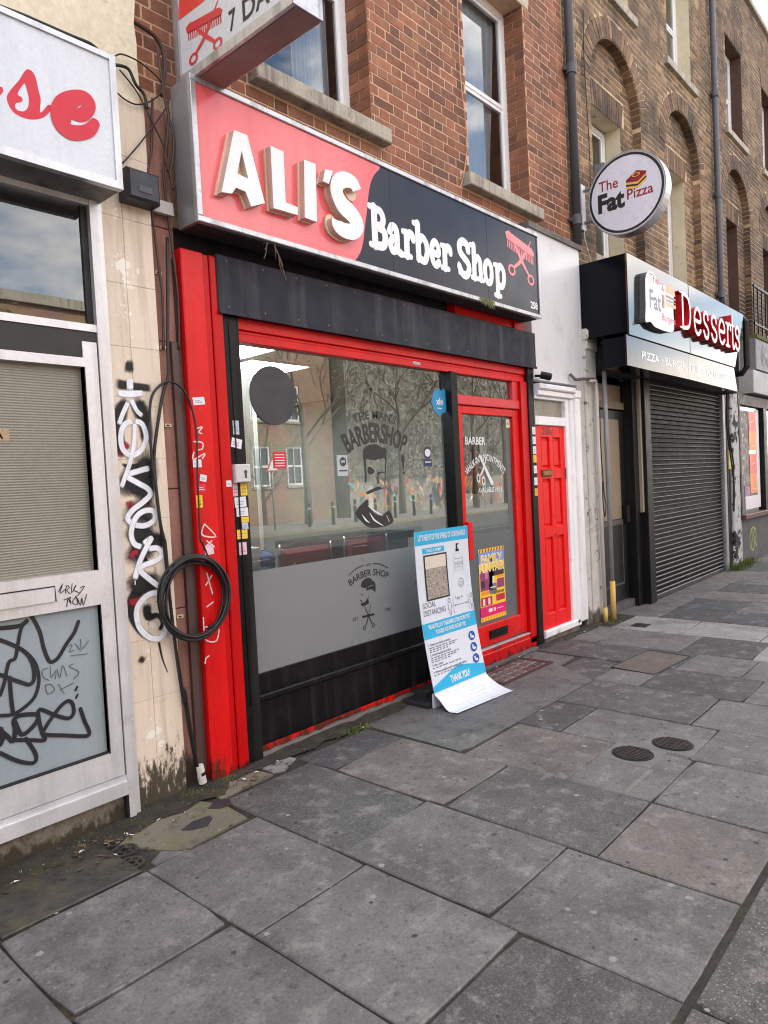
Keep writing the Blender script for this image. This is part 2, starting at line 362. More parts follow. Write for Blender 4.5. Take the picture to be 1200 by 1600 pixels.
# ================================================================ ground, road, pavement
b = B(); b.face([(-220, -220, -.16), (220, -220, -.16), (220, 220, -.16), (-220, 220, -.16)]); b.ob('ground', soil, kind='structure')
b = B(); b.face([(-120, -17.5, -.12), (160, -17.5, -.12), (160, -2.87, -.12), (-120, -2.87, -.12)]); road = b.ob('road', asphalt, kind='structure')
wp = M('road_paint', (214, 212, 204), .7, var=.2, vs=6, chips=((96, 95, 93), .6, 20))
b = B()
for i in range(30): b.box(-40+i*6, -37+i*6, -10.3, -10.15, -.12, -.116)
b.ob('centre_line', wp, road, kind='stuff')
b = B()
for k in range(2): b.box(-40, 120, -16.9-k*.22, -16.8-k*.22, -.12, -.116)
b.ob('kerb_line', M('road_yellow', (206, 170, 60), .7, var=.2, chips=((96, 95, 93), .6, 20)), road)
pav = thing('pavement', None, None, (0, -1.3, 0), kind='structure')
b = B(); b.face([(-30, -2.6, -.010), (60, -2.6, -.010), (60, 1.2, -.010), (-30, 1.2, -.010)]); b.face([(-30, -2.6, -.15), (60, -2.6, -.15), (60, -2.6, -.022), (-30, -2.6, -.022)]); b.ob('bedding', soil, pav)
def slab(x0, x1, y0, y1, mat, g=.0035, name='paving_slab', par=pav):
    b = B(); r = random.uniform; c = .006
    x0 += g+r(-.002, .003); x1 -= g+r(-.002, .003); y0 += g+r(-.002, .003); y1 -= g+r(-.002, .003); dz = r(-.003, .002)
    # outline with chipped, slightly uneven edges
    E = []
    for (ax, ay, bx, by) in ((x0, y0, x1, y0), (x1, y0, x1, y1), (x1, y1, x0, y1), (x0, y1, x0, y0)):
        k = max(2, int(math.hypot(bx-ax, by-ay)/.14))
        for i in range(k):
            t = i/k; j = r(-.0022, .0022); q = .02*random.random() if (i == 0 and random.random() < .4) else 0
            px, py = ax+(bx-ax)*t, ay+(by-ay)*t; cx, cy = (x0+x1)/2, (y0+y1)/2; dl = math.hypot(cx-px, cy-py)
            E.append((px+(cx-px)/dl*q+j, py+(cy-py)/dl*q+j))
    h = {k: r(-.002, .002)+dz for k in range(4)}; K = len(E)
    def H(px, py):
        u = (px-x0)/(x1-x0); v = (py-y0)/(y1-y0); return (h[0]*(1-u)+h[1]*u)*(1-v)+(h[3]*(1-u)+h[2]*u)*v
    SLABS.append((x0, x1, y0, y1, H))
    cx, cy = (x0+x1)/2, (y0+y1)/2
    ins = [(px+(cx-px)*c/max(.1, math.hypot(cx-px, cy-py)), py+(cy-py)*c/max(.1, math.hypot(cx-px, cy-py))) for px, py in E]
    top = [(px, py, H(px, py)) for px, py in ins]; mid = [(px, py, H(px, py)-.004) for px, py in E]; bot = [(px, py, -.02) for px, py in E]
    b.mesh(top+mid+bot, [tuple(range(K))]+[(K+i, K+(i+1) % K, (i+1) % K, i) for i in range(K)]+[(2*K+i, 2*K+(i+1) % K, K+(i+1) % K, K+i) for i in range(K)])
    return b.ob(name, mat, par)
SLABS = []
g_, p_, d_, n_, a_ = slab_grey, slab_pale, slab_dark, slab_brown, slab_gran
courses = [
 (-.9, -.32, [.1, -.6, -1.4, -2.1, -2.56], [g_, d_, g_, g_]), (-.32, .28, [.1, -.9, -1.7, -2.56], [g_, g_, d_]),
 (.28, .88, [.1, -.55, -1.5, -2.56], [d_, g_, g_]),
 (.88, 1.475, [-.54, -1.13, -2.0, -2.56], [g_, g_, g_]),
 (1.475, 2.07, [-.53, -1.26, -2.0, -2.56], [g_, g_, a_]),
 (2.07, 2.68, [-.24, -1.11, -1.87, -2.56], [a_, g_, g_]),
 (2.68, 3.285, [-.14, -.44, -1.21, -2.0, -2.56], [d_, n_, a_, n_]),
 (3.285, 3.91, [-.9, -1.55, -2.0, -2.56], [n_, g_, g_]),
 (3.91, 4.45, [-.89, -1.19, -1.97, -2.56], [d_, g_, g_]),
 (4.45, 5.06, [-.89, -1.8, -2.56], [a_, g_]),
 (5.06, 5.65, [-.50, -.88, -1.23, -1.94, -2.56], [d_, g_, d_, g_]),
 (5.65, 6.22, [-.02, -.36, -.9, -1.29, -1.77, -2.56], [d_, d_, d_, g_, g_]),
 (6.22, 6.90, [-.0, -.36, -1.12, -1.7, -2.56], [g_, g_, d_, p_]),
 (6.90, 7.60, [-.2, -.9, -1.6, -2.56], [p_, p_, p_]),
 (7.60, 8.25, [.1, -.43, -1.05, -1.8, -2.56], [g_, d_, d_, g_]),
 (8.25, 8.93, [.1, -.42, -1.04, -1.7, -2.56], [g_, d_, g_, d_])]
x = 8.93
k = 0
while x < 34:
    w = random.choice((.55, .62, .7)); js = [.1]; 
    while js[-1] > -2.1: js.append(js[-1]-random.choice((.55, .7, .85)))
    js[-1] = -2.56
    courses.append((x, x+w, js, [random.choice((g_, d_, g_, d_, n_, a_)) for _ in js[1:]])); x += w
for x0, x1, js, ms in courses:
    for i, m_ in enumerate(ms): slab(x0, x1, js[i+1], js[i], m_)
# broken pieces against the shop fronts
for P, m_ in (([(1.50, -.20), (1.66, -.13), (1.98, -.10), (2.05, -.28), (2.03, -.50), (1.66, -.52), (1.60, -.42)], slabm('slab_mossy', (116, 112, 98), dirt=[((100, 104, 52), .8, 4.2, .50), ((48, 44, 36), .7, 9, .54), ((140, 136, 122), .6, 12, .58)])),
              ([(1.52, -.49), (1.60, -.44), (1.68, -.535), (1.52, -.53)], slab_grey), ([(2.10, -.02), (2.3, -.08), (2.42, -.02), (2.44, -.20), (2.08, -.22)], slabm('slab_mossy', (118, 113, 92))),
              ([(2.46, -.03), (2.66, -.03), (2.67, -.13), (2.52, -.21), (2.46, -.18)], slab_pale)):
    b = B(); k = len(P); P = P if sum(P[i][0]*P[(i+1) % k][1]-P[(i+1) % k][0]*P[i][1] for i in range(k)) > 0 else P[::-1]
    b.mesh([(u, v, -.001) for u, v in P]+[(u, v, -.02) for u, v in P], [tuple(range(k))]+[(k+i, k+(i+1) % k, (i+1) % k, i) for i in range(k)]); b.ob('paving_fragment', m_, pav)
tri = M('black_stone', (52, 52, 56), .6, var=.3, vs=9)
for P in ([(1.76, -.345), (1.79, -.385), (1.86, -.415), (1.92, -.37), (1.93, -.33), (1.84, -.315)], [(1.97, -.26), (2.01, -.31), (2.065, -.325), (2.10, -.27), (2.09, -.235), (2.02, -.225)]):
    b = B(); k = len(P); b.mesh([(u, v, .002) for u, v in P]+[(u, v, -.02) for u, v in P], [tuple(range(k))]+[(k+i, k+(i+1) % k, (i+1) % k, i) for i in range(k)]); b.ob('paving_fragment', tri, pav)
# tarmac and concrete repair in front of the barber shop
b = B(); P = [(3.32, -.04), (3.30, -.86), (3.40, -.89), (5.04, -.885), (5.30, -.47), (5.62, -.45), (5.63, .05), (3.32, .05)][::-1]
b.mesh([(u, v, -.0005) for u, v in P]+[(u, v, -.02) for u, v in P], [tuple(range(8))]+[(8+i, 8+(i+1) % 8, (i+1) % 8, i) for i in range(8)]); b.ob('tarmac_patch', patch_m, pav)
# kerb stones
kerb = thing('kerb', None, None, (0, -2.72, 0), kind='structure')
x = -3.0
xs = [-3, -1.9, -.7, .45, 1.35, 2.085]
while xs[-1] < 45: xs.append(xs[-1]+random.uniform(.85, 1.15))
for i in range(len(xs)-1):
    b = B(); b.cham(xs[i]+.006, xs[i+1]-.006, -2.865, -2.572, -.25, -.004+random.uniform(-.003, .002), .012, axis='z'); b.ob('kerb_stone', kerb_m, kerb)
b = B(); b.face([(-30, -17.5, 0), (-30, -22.3, 0), (70, -22.3, 0), (70, -17.5, 0)][::-1]); b.face([(-30, -17.5, -.13), (70, -17.5, -.13), (70, -17.5, 0), (-30, -17.5, 0)][::-1])
b.ob('pavement_across_the_road', M('slab_far', (140, 137, 132), .8, var=.2, vs=1.5, fine=.15, fs=20), kind='structure')

# mortar run between two slabs
b = B(); b.cham(3.30, 3.66, -1.872, -1.842, -.015, .0025, .004, axis='z'); b.ob('mortar_run', M('pale_mortar', (118, 115, 110), .9, var=.3, vs=14, bump=.6, bs=80), pav)
# gum, paper scraps
def top(x, y):
    for (a0, a1, c0, c1, H) in SLABS:
        if a0 < x < a1 and c0 < y < c1: return H(x, y)
    return -.0004
b = B()
gum = [(x, y) for x, y in [(0.9493,-0.7297),(1.1233,-0.5752),(1.0943,-0.5297),(1.7486,-0.1496),(1.8562,-0.0776),(1.8719,-0.4959),(2.1667,-0.6452),(1.5133,-1.2893),(1.9109,-1.4436),(2.321,-1.3545),(2.0937,-1.3237),(1.9494,-0.8891),(2.9479,-1.014),(2.964,-1.0658),(2.2837,-2.0716),(2.3224,-2.1555),(2.1253,-2.3113),(2.6578,-2.3141),(2.6139,-2.3948),(2.7117,-1.4767),(3.1509,-1.68),(3.7737,-1.4219),(3.4972,-2.1368),(3.4244,-2.0942),(4.1816,-2.083),(4.2545,-2.1744),(3.2986,-2.2783),(4.9562,-1.4996),(5.3519,-1.937),(4.7959,-1.1862),(4.1981,-0.9069),(4.0069,-1.122),(4.0375,-0.9909),(4.7613,-1.6148),(4.7609,-1.2711),(3.7851,-1.1958),(2.0804,-2.6198)]]
for (x, y) in gum:
    r = random.uniform(.007, .017); k = 9; ph = random.random()
    b.face([(x+r*math.cos(ph+6.283*i/k)*random.uniform(.7, 1.1), y+r*math.sin(ph+6.283*i/k)*random.uniform(.7, 1.1), top(x, y)+.0007) for i in range(k)])
for _ in range(150):
    x = random.uniform(.7, 9.5); y = random.uniform(-2.5, -.1); r = random.uniform(.006, .016); k = 9
    b.face([(x+r*math.cos(6.283*i/k)*random.uniform(.6, 1.1), y+r*math.sin(6.283*i/k)*random.uniform(.6, 1.1), top(x, y)+.0005) for i in range(k)], 1)
for _ in range(60):
    x = random.uniform(.7, 9.5); y = random.uniform(-2.5, -.1); r = random.uniform(.003, .009); k = 7
    b.face([(x+r*math.cos(6.283*i/k)*random.uniform(.6, 1.1), y+r*math.sin(6.283*i/k)*random.uniform(.6, 1.1), top(x, y)+.0006) for i in range(k)])
b.ob('gum_spots', [M('gum', (138, 136, 134), .8, var=.2, vs=20, rnd=.1), M('gum_dark', (62, 60, 59), .8, var=.2, vs=20)], label='pale trodden gum spots scattered over the paving', cat='gum', kind='stuff')
b = B()
for _ in range(520):
    if random.random() < .6: x = random.uniform(.9, 2.6); y = -abs(random.gauss(.03, .12))-.02
    else: x = random.uniform(2.4, 7.4); y = -abs(random.gauss(0, .05))-.01
    a = random.uniform(0, 6.28); l_ = random.uniform(.006, .022); w = l_*random.uniform(.2, .6); z = random.uniform(.004, .008)
    b.face([(x+l_*math.cos(a), y+l_*math.sin(a), z), (x-w*math.sin(a), y+w*math.cos(a), z+.004), (x-l_*math.cos(a), y-l_*math.sin(a), z), (x+w*math.sin(a), y-w*math.cos(a), z+.002)], random.choice((0, 1, 1, 1, 2, 2, 2)))
b.ob('litter_scraps', [litter_m, M('dead_leaf', (104, 78, 50), .9, var=.3, vs=20), M('leaf_dark', (60, 48, 34), .9)], label='paper scraps and dead leaves along the foot of the shop fronts', cat='litter', kind='stuff')
# moss and weeds along the wall foot (uncountable)
def tufts(spots, name, label, h=.05):
    b = B()
    for (cx, cy, rx, ry, n) in spots:
        for _ in range(n):
            x = cx+random.gauss(0, rx); y = cy+random.gauss(0, ry); a = random.uniform(0, 6.28); l_ = h*random.uniform(.3, 1); w = random.uniform(.002, .006)
            dx, dy = math.cos(a)*l_*.6, math.sin(a)*l_*.6
            b.face([(x-w*math.sin(a), y+w*math.cos(a), 0), (x+w*math.sin(a), y-w*math.cos(a), 0), (x+dx, y+dy, l_)], 0)
    return b.ob(name, M(name+'_green', (98, 112, 46), .9, var=.4, vs=30, rnd=.2), label=label, cat='weeds', kind='stuff')
tufts([(11.75, -.12, .18, .07, 700), (12.3, -.1, .25, .06, 500)], 'weeds_at_pillar', 'green weeds growing at the foot of the peeling far pillar', .14)
tufts([(1.9, -.04, .14, .03, 1500), (1.55, -.06, .15, .03, 500), (2.2, -.04, .08, .02, 250), (3.22, -.1, .07, .03, 260), (6.85, -.03, .12, .03, 300), (7.2, -.1, .12, .05, 260)], 'moss_at_wall_foot', 'short moss along the foot of the shop fronts', .022)
# dirt drift lying in the angle of wall and paving
b = B(); k = 60; top = []; bot = []
for i in range(k+1):
    x = .2+i*(7.2/k); top.append((x, .02, .012+random.uniform(0, .02))); bot.append((x, -.05-random.uniform(0, .07)-(.08 if x < 2.2 else 0), .003))
b.mesh(top+bot, [(k+1+i, k+2+i, i+1, i) for i in range(k)]); b.ob('dirt_drift', soil, pav, kind='stuff')

# ---------------------------------------------------------------- covers in the paving
t = thing('coal_cover', 'dark cast iron pavement cover plate beside the aluminium shop door', 'cover', (1.15, -.35, 0))
b = B(); b.cham(.90, 1.46, -.52, -.06, -.02, .003, .006, axis='z'); b.ob('plate', M('wet_iron', (58, 55, 50), .5, var=.5, vs=8, bump=.8, bs=40, dirt=[((78, 74, 46), .8, 5, .5), ((34, 32, 29), .8, 12, .52), ((104, 98, 88), .5, 30, .58)]), t)
for cx, cy in ((1.50, -.17), (1.50, -.30), (1.46, -.43)):
    b = B()
    for r0, r1 in ((.045, .058), (.018, .028)):
        n_s = 22
        for i in range(n_s):
            a0, a1 = 6.283*i/n_s, 6.283*(i+.8)/n_s
            b.mesh([(cx+r*math.cos(a), cy+r*math.sin(a), z) for z in (.0046, .002) for r, a in ((r0, a0), (r1, a0), (r1, a1), (r0, a1))], [(0, 1, 2, 3), (4, 5, 1, 0), (5, 6, 2, 1), (6, 7, 3, 2), (7, 4, 0, 3)])
    for i in range(6):
        a = 6.283*i/6; b.box(cx+.036*math.cos(a)-.006, cx+.036*math.cos(a)+.006, cy+.036*math.sin(a)-.006, cy+.036*math.sin(a)+.006, .002, .0045)
    b.ob('rosette', M('wet_iron', (50, 47, 42), .5), t)
def ovalcover(cx, cy, rx, ry, label, rot):
    t = thing('utility_cover', label, 'cover', (cx, cy, 0), group='small round utility covers')
    b = B(); b.cham(cx-rx-.03, cx+rx+.03, cy-ry-.03, cy+ry+.03, -.02, .0035, .004, axis='z'); b.ob('collar', M('cover_collar', (112, 110, 108), .8, var=.2, vs=8, bump=.4), t)
    b = B(); n = 28; P = [(cx+rx*math.cos(6.283*k/n), cy+ry*math.sin(6.283*k/n)) for k in range(n)]
    b.mesh([(u, v, .008) for u, v in P]+[(u, v, .002) for u, v in P], [tuple(range(n))]+[(n+i, n+(i+1) % n, (i+1) % n, i) for i in range(n)]); b.ob('lid', iron_dark, t)
    b = B()
    for k in range(-4, 5):
        q = k*rx/5; h = ry*math.sqrt(max(0, 1-(q/rx)**2))*.86; b.box(cx+q-.006, cx+q+.006, cy-h, cy-.006 if k % 2 else cy+h, .008, .0125)
        if k % 2: b.box(cx+q-.006, cx+q+.006, cy+.006, cy+h, .008, .0125)
    b.ob('rib', iron, t)
ovalcover(3.80, -1.70, .105, .115, 'nearer ribbed round utility cover in the paving', 0)
ovalcover(4.06, -1.83, .10, .115, 'farther ribbed round utility cover in the paving', 0)
t = thing('access_plate', 'square brown metal access plate set in the paving', 'cover', (5.78, -1.06, 0))
b = B(); P = [(5.44, -.86), (6.12, -.90), (6.07, -1.27), (5.40, -1.22)][::-1]; b.mesh([(u, v, .006) for u, v in P]+[(u, v, -.01) for u, v in P], [(0, 1, 2, 3)]+[(4+i, 4+(i+1) % 4, (i+1) % 4, i) for i in range(4)])
b.ob('plate', M('rust_plate', (98, 89, 83), .7, var=.25, vs=5, fine=.2, fs=120, bump=.4, bs=150, dirt=((120, 92, 70), .4, 6, .58)), t)
b = B(); 
for i in range(4):
    a, c = P[i], P[(i+1) % 4]; b.tube([(a[0], a[1], .004), (c[0], c[1], .004)], .006, 5)
b.ob('rim', iron_dark, t)
t = thing('meter_cover', 'small dark meter cover in the pale paving', 'cover', (7.12, -.42, 0)); b = B(); b.cham(7.04, 7.2, -.52, -.36, -.02, .004, .004, axis='z'); b.ob('lid', iron_dark, t); b = B(); b.box(7.1, 7.14, -.45, -.43, .004, .008); b.ob('lifting_bar', iron, t)
t = thing('pavement_light', 'glass block pavement light in a rusty red frame below the barber door', 'pavement light', (5.0, -.2, 0))
rr = M('rusty_red_frame', (72, 42, 40), .75, var=.3, vs=9, bump=.5, chips=((120, 116, 112), .66, 26))
LP = [(4.62, -.20), (4.56, -.40), (5.22, -.38), (5.42, -.03), (4.70, -.02)]
b = B(); b.box(4.58, 5.36, -.385, -.345, -.02, .006); b.box(5.32, 5.36, -.345, -.04, -.02, .006); b.box(4.58, 5.32, -.08, -.04, -.02, .006); b.box(4.58, 4.62, -.345, -.08, -.02, .006); b.ob('frame', rr, t)
gb = M('glass_block', (92, 92, 90), .25, var=.5, vs=14, rnd=.4, bump=.3, bs=40)
for i in range(7):
    for j in range(3):
        b = B(); x0 = 4.625+i*.0985; y0 = -.343+j*.087; b.cham(x0+.006, x0+.092, y0+.006, y0+.081, -.02, .003, .008, axis='z'); b.ob('glass_block', gb, t)

# ================================================================ the terrace above the shops
H_ROOF = 9.9
RED = M('brick_red', (150, 92, 74), .85, var=.22, vs=16, fine=.16, fs=130, bump=.5, bs=120, isl=True,
        ramp=[(104, 70, 54), (146, 92, 68), (158, 102, 76), (134, 82, 60), (164, 110, 82), (116, 78, 64), (150, 94, 66)], dirt=[((84, 62, 50), .6, 1.6, .52), ((92, 72, 64), .5, 7, .58)], streak=((78, 58, 48), .55, 1.8))
BROWN = M('brick_stock', (122, 98, 68), .88, var=.25, vs=14, fine=.18, fs=130, bump=.5, bs=120, isl=True,
          ramp=[(102, 80, 64), (150, 118, 86), (120, 94, 72), (170, 138, 104), (88, 70, 60), (138, 106, 76), (112, 88, 72)], dirt=[((60, 50, 42), .8, 1.3, .48), ((76, 60, 48), .6, 5, .54)], streak=((58, 48, 40), .6, 1.4))
DARK = M('brick_dark', (104, 80, 60), .88, var=.25, vs=14, fine=.15, fs=120, isl=True,
         ramp=[(88, 68, 56), (126, 98, 74), (104, 82, 64), (136, 108, 82), (78, 62, 54)], dirt=[((52, 42, 38), .8, 1.2, .46), ((70, 54, 46), .6, 5, .54)])
mort_r = M('mortar_pink', (206, 174, 142), .95, var=.2, vs=8, fine=.2, fs=90, bump=.4, bs=90)
mort_b = M('mortar_buff', (206, 184, 148), .95, var=.3, vs=4, dirt=((96, 82, 66), .75, 1.3, .48), fine=.2, fs=90, bump=.4, bs=90)
stone = M('sill_stone', (176, 168, 154), .85, var=.25, vs=8, fine=.15, fs=90, bump=.5, bs=70, streak=((86, 78, 68), .8, 14), dirt=((92, 84, 74), .7, 9, .56))
render_w = M('painted_reveal', (214, 202, 172), .8, var=.12, vs=5, chips=((150, 116, 82), .64, 7))
lead = M('roof_lead', (92, 92, 94), .6, var=.2)
def sheet(b, x0, x1, z0, z1, y, ops, m=0):
    """wall front with rectangular openings (xa, xb, za, zb, depth) and round-headed ones (…, 'arch')"""
    xs = sorted({x0, x1, *[o[0] for o in ops], *[o[1] for o in ops]}); zs = sorted({z0, z1, *[o[2] for o in ops], *[o[3] for o in ops]})
    for i in range(len(xs)-1):
        for j in range(len(zs)-1):
            cx, cz = (xs[i]+xs[i+1])/2, (zs[j]+zs[j+1])/2
            if any(o[0] < cx < o[1] and o[2] < cz < o[3] for o in ops): continue
            b.face([(xs[i], y, zs[j]), (xs[i+1], y, zs[j]), (xs[i+1], y, zs[j+1]), (xs[i], y, zs[j+1])], m)
    for o in ops:
        xa, xb, za, zb, d = o[:5]; rm = o[6] if len(o) > 6 else m
        if len(o) > 5 and o[5] == 'arch':
            r = (xb-xa)/2; xc = (xa+xb)/2; zs_ = zb-r; n = 24
            A = [(xc-r*math.cos(math.pi*k/n), zs_+r*math.sin(math.pi*k/n)) for k in range(n+1)]
            for k in range(n):
                (u0, v0), (u1, v1) = A[k], A[k+1]; b.face([(u0, y, v0), (u1, y, v1), (u1, y, zb), (u0, y, zb)], m)
                b.face([(u0, y, v0), (u0, y+d, v0), (u1, y+d, v1), (u1, y, v1)], rm)
            zt = zs_
        else:
            zt = zb; b.face([(xa, y, zb), (xa, y+d, zb), (xb, y+d, zb), (xb, y, zb)], rm)
        b.face([(xa, y, za), (xa, y+d, za), (xa, y+d, zt), (xa, y, zt)], rm); b.face([(xb, y, za), (xb, y, zt), (xb, y+d, zt), (xb, y+d, za)], rm)
        b.face([(xa, y, za), (xb, y, za), (xb, y+d, za), (xa, y+d, za)], rm)
    return b
def lay(x0, x1, z0, z1, blocked, ph=0):
    """Flemish bond brick rectangles; blocked(z) gives x-intervals to leave free"""
    out = []; h = .075; k = 0; z = z0
    while z < z1-.02:
        free = [(x0, x1)]
        for (a, c) in blocked(z+h/2):
            nf = []
            for (p, q) in free:
                if c <= p or a >= q: nf.append((p, q)); continue
                if a > p: nf.append((p, a))
                if c < q: nf.append((c, q))
            free = nf
        x = x0-.4+(k % 2)*.169+ph; s = 0
        while x < x1:
            w = .225 if s % 2 == 0 else .1125; s += 1
            for (p, q) in free:
                a, c = max(x, p), min(x+w, q)
                if c-a > .03: out.append((a+.0065+random.uniform(-.001, .0015), c-.0065+random.uniform(-.0015, .001), z+.0062+random.uniform(-.001, .001), min(z+h, z1)-.0062))
            x += w
        z += h; k += 1
    return out
def add_bricks(rects, y, mat, parent, single=0, extra=None, hide=None):
    cp = cam.location; vis = []
    rest = []
    for r in rects:
        p = ((r[0]+r[1])/2, y, (r[2]+r[3])/2)
        (vis if (single and seen(p, -.01) and not (hide and hide(p))) else rest).append(r)
    vis.sort(key=lambda r: -((r[1]-r[0])*(r[3]-r[2]))/((r[0]-cp.x)**2+(y-cp.y)**2+(r[2]-cp.z)**2))
    for r in vis[:single]:
        pr = random.uniform(.001, .0045); place_unit('brick', mat, parent, r[0], r[1], y-pr, y+.01, r[2], r[3])
    b = B()
    for r in vis[single:]+rest:
        pr = random.uniform(.001, .0045); j = random.uniform(-.0015, .0015)
        v = [(r[0], y+.01, r[2]), (r[1], y+.01, r[2]), (r[1], y+.01, r[3]), (r[0], y+.01, r[3]), (r[0], y-pr, r[2]+j), (r[1], y-pr, r[2]), (r[1], y-pr, r[3]), (r[0], y-pr, r[3]+j)]
        b.mesh(v, [(4, 5, 6, 7), (0, 1, 5, 4), (1, 2, 6, 5), (2, 3, 7, 6), (3, 0, 4, 7)])
    if extra: extra(b)
    return b.ob('brickwork', mat, parent, kind='stuff')
def upvc(parent, x0, x1, z0, z1, y, mid=.52, name='window', glassm=glass):
    b = B(); f = .055
    b.box(x0, x0+f, y, y+.06, z0, z1); b.box(x1-f, x1, y, y+.06, z0, z1); b.box(x0+f, x1-f, y, y+.06, z1-f, z1); b.box(x0+f, x1-f, y, y+.06, z0, z0+f)
    w = b.ob(name, white_up, parent)
    zm = z0+(z1-z0)*mid; b = B(); s = .035
    for (a, c, yy) in ((z0+f, zm, y+.02), (zm, z1-f, y+.012)):
        b.box(x0+f, x0+f+s, yy, yy+.03, a, c); b.box(x1-f-s, x1-f, yy, yy+.03, a, c); b.box(x0+f+s, x1-f-s, yy, yy+.03, a, a+s); b.box(x0+f+s, x1-f-s, yy, yy+.03, c-s, c)
    b.ob('sash', white_up, w)
    for (a, c, yy) in ((z0+f, zm, y+.034), (zm, z1-f, y+.028)):
        b = B(); b.face([(x0+f+s-.004, yy, a+s-.004), (x1-f-s+.004, yy, a+s-.004), (x1-f-s+.004, yy, c-s+.004), (x0+f+s-.004, yy, c-s+.004)]); b.ob('pane', glassm, w)
    return w
def room(parent, x0, x1, z0, z1, y0, d=2.2):
    b = B(); b.face([(x0, y0+d, z0), (x1, y0+d, z0), (x1, y0+d, z1), (x0, y0+d, z1)])
    b.face([(x0, y0, z0), (x0, y0+d, z0), (x0, y0+d, z1), (x0, y0, z1)]); b.face([(x1, y0, z0), (x1, y0, z1), (x1, y0+d, z1), (x1, y0+d, z0)])
    b.face([(x0, y0, z1), (x0, y0+d, z1), (x1, y0+d, z1), (x1, y0, z1)]); b.face([(x0, y0, z0), (x1, y0, z0), (x1, y0+d, z0), (x0, y0+d, z0)])
    return b.ob('room', room_m, parent)
cur_m = M('curtain_white', (224, 234, 250), .9, var=.06, vs=3)
def curtain(x0, x1, z0, z1, y, label, n=9, amp=.03, taper=0):
    b = B(); k = n*6; R = []
    for j in range(9):
        zz = z0+(z1-z0)*j/8; row = []
        for i in range(k+1):
            t = i/k; xx = x0+(x1-x0)*t*(1-taper*(1-j/8)*.5); row.append((xx, y+amp*math.sin(t*n*6.283+.5*math.sin(j*.8))*(.6+.4*math.sin(t*7)), zz))
        R += row
    b.mesh(R, [(j*(k+1)+i, j*(k+1)+i+1, (j+1)*(k+1)+i+1, (j+1)*(k+1)+i) for j in range(8) for i in range(k)])
    return b.ob('curtain', cur_m, smooth=True, label=label, cat='curtain', group='curtains in upper windows')
def shell(parent, x0, x1, y0=.3, y1=9.0, z1=H_ROOF, m=None):
    b = B(); b.face([(x0, y0, z1), (x1, y0, z1), (x1, y1, z1), (x0, y1, z1)]); b.face([(x0, y1, 0), (x0, y1, z1), (x1, y1, z1), (x1, y1, 0)])
    b.face([(x0, y0, 0), (x0, y0, z1), (x0, y1, z1), (x0, y1, 0)]); b.face([(x1, y0, 0), (x1, y1, 0), (x1, y1, z1), (x1, y0, z1)])
    return b.ob('roof', m or lead, parent)
Y1 = .12
# ---------------------------------------------------------------- red brick house over the barber shop
rh = thing('brick_house', 'red brick house front over the barber shop sign', 'building', (4.5, Y1, 3.0), group='brick houses of the terrace')
WR = [(2.93, 3.93, 4.17, 6.08), (5.17, 6.19, 4.17, 6.08), (2.93, 3.93, 7.1, 8.8), (5.17, 6.19, 7.1, 8.8)]
b = B(); sheet(b, 2.0, 7.0, 3.0, H_ROOF, Y1, [(*w, .2) for w in WR]); b.ob('wall', mort_r, rh)
LZ = .23
def blk(z):
    o = []
    for (a, c, d, e) in WR:
        if d-.11 < z < d: o.append((a-.13, c+.13))
        elif d <= z < e: o.append((a, c))
        elif e <= z < e+LZ: o.append((a-.12, c+.12))
    return o
def jambs(b):
    for (a, c, d, e) in WR:
        z = d; k = 0
        while z < e-.02:
            zt = min(z+.075, e)-.005
            for (y0_, y1_) in (((Y1-.002, Y1+.1), (Y1+.11, Y1+.2)) if k % 2 else ((Y1-.002, Y1+.2),)):
                b.mesh([(c+.006, y0_, z+.005), (c+.006, y1_, z+.005), (c+.006, y1_, zt), (c+.006, y0_, zt), (c-.006, y0_, z+.005), (c-.006, y1_, z+.005), (c-.006, y1_, zt), (c-.006, y0_, zt)],
                       [(5, 4, 7, 6), (0, 4, 5, 1)[::-1], (3, 2, 6, 7)[::-1], (0, 3, 7, 4)[::-1], (1, 5, 6, 2)[::-1]])
            z += .075; k += 1
add_bricks(lay(2.0, 7.0, 3.75, H_ROOF, blk), Y1, RED, rh, 300, jambs, hide=lambda p: p[2] < 3.9 or (p[0] < 4.9 and p[2] < 3.86))
for i, (a, c, d, e) in enumerate(WR):
    w = upvc(rh, a, c, d, e, Y1+.2)
    b = B(); b.cham(a-.12, c+.12, Y1-.09, Y1+.2, d-.105, d+.002, .008); b.ob('sill', stone, w)
    b = B(); b.cham(a-.12, c+.12, Y1-.008, Y1+.2, e+.002, e+LZ-.004, .005); b.ob('lintel', M('lintel_stone', (186, 172, 152), .85, var=.2, vs=6), w)
    room(rh, a-.6, c+.6, d-.6, e+.3, Y1+.265)
shell(rh, 2.0, 7.0)
curtain(3.46, 3.80, 4.2, 6.05, Y1+.30, 'pale curtain at the right of the window above the red sign')
curtain(5.23, 6.14, 4.2, 6.05, Y1+.30, 'long pale blue curtain in the tall window over the black sign half', 9, .025, .45)
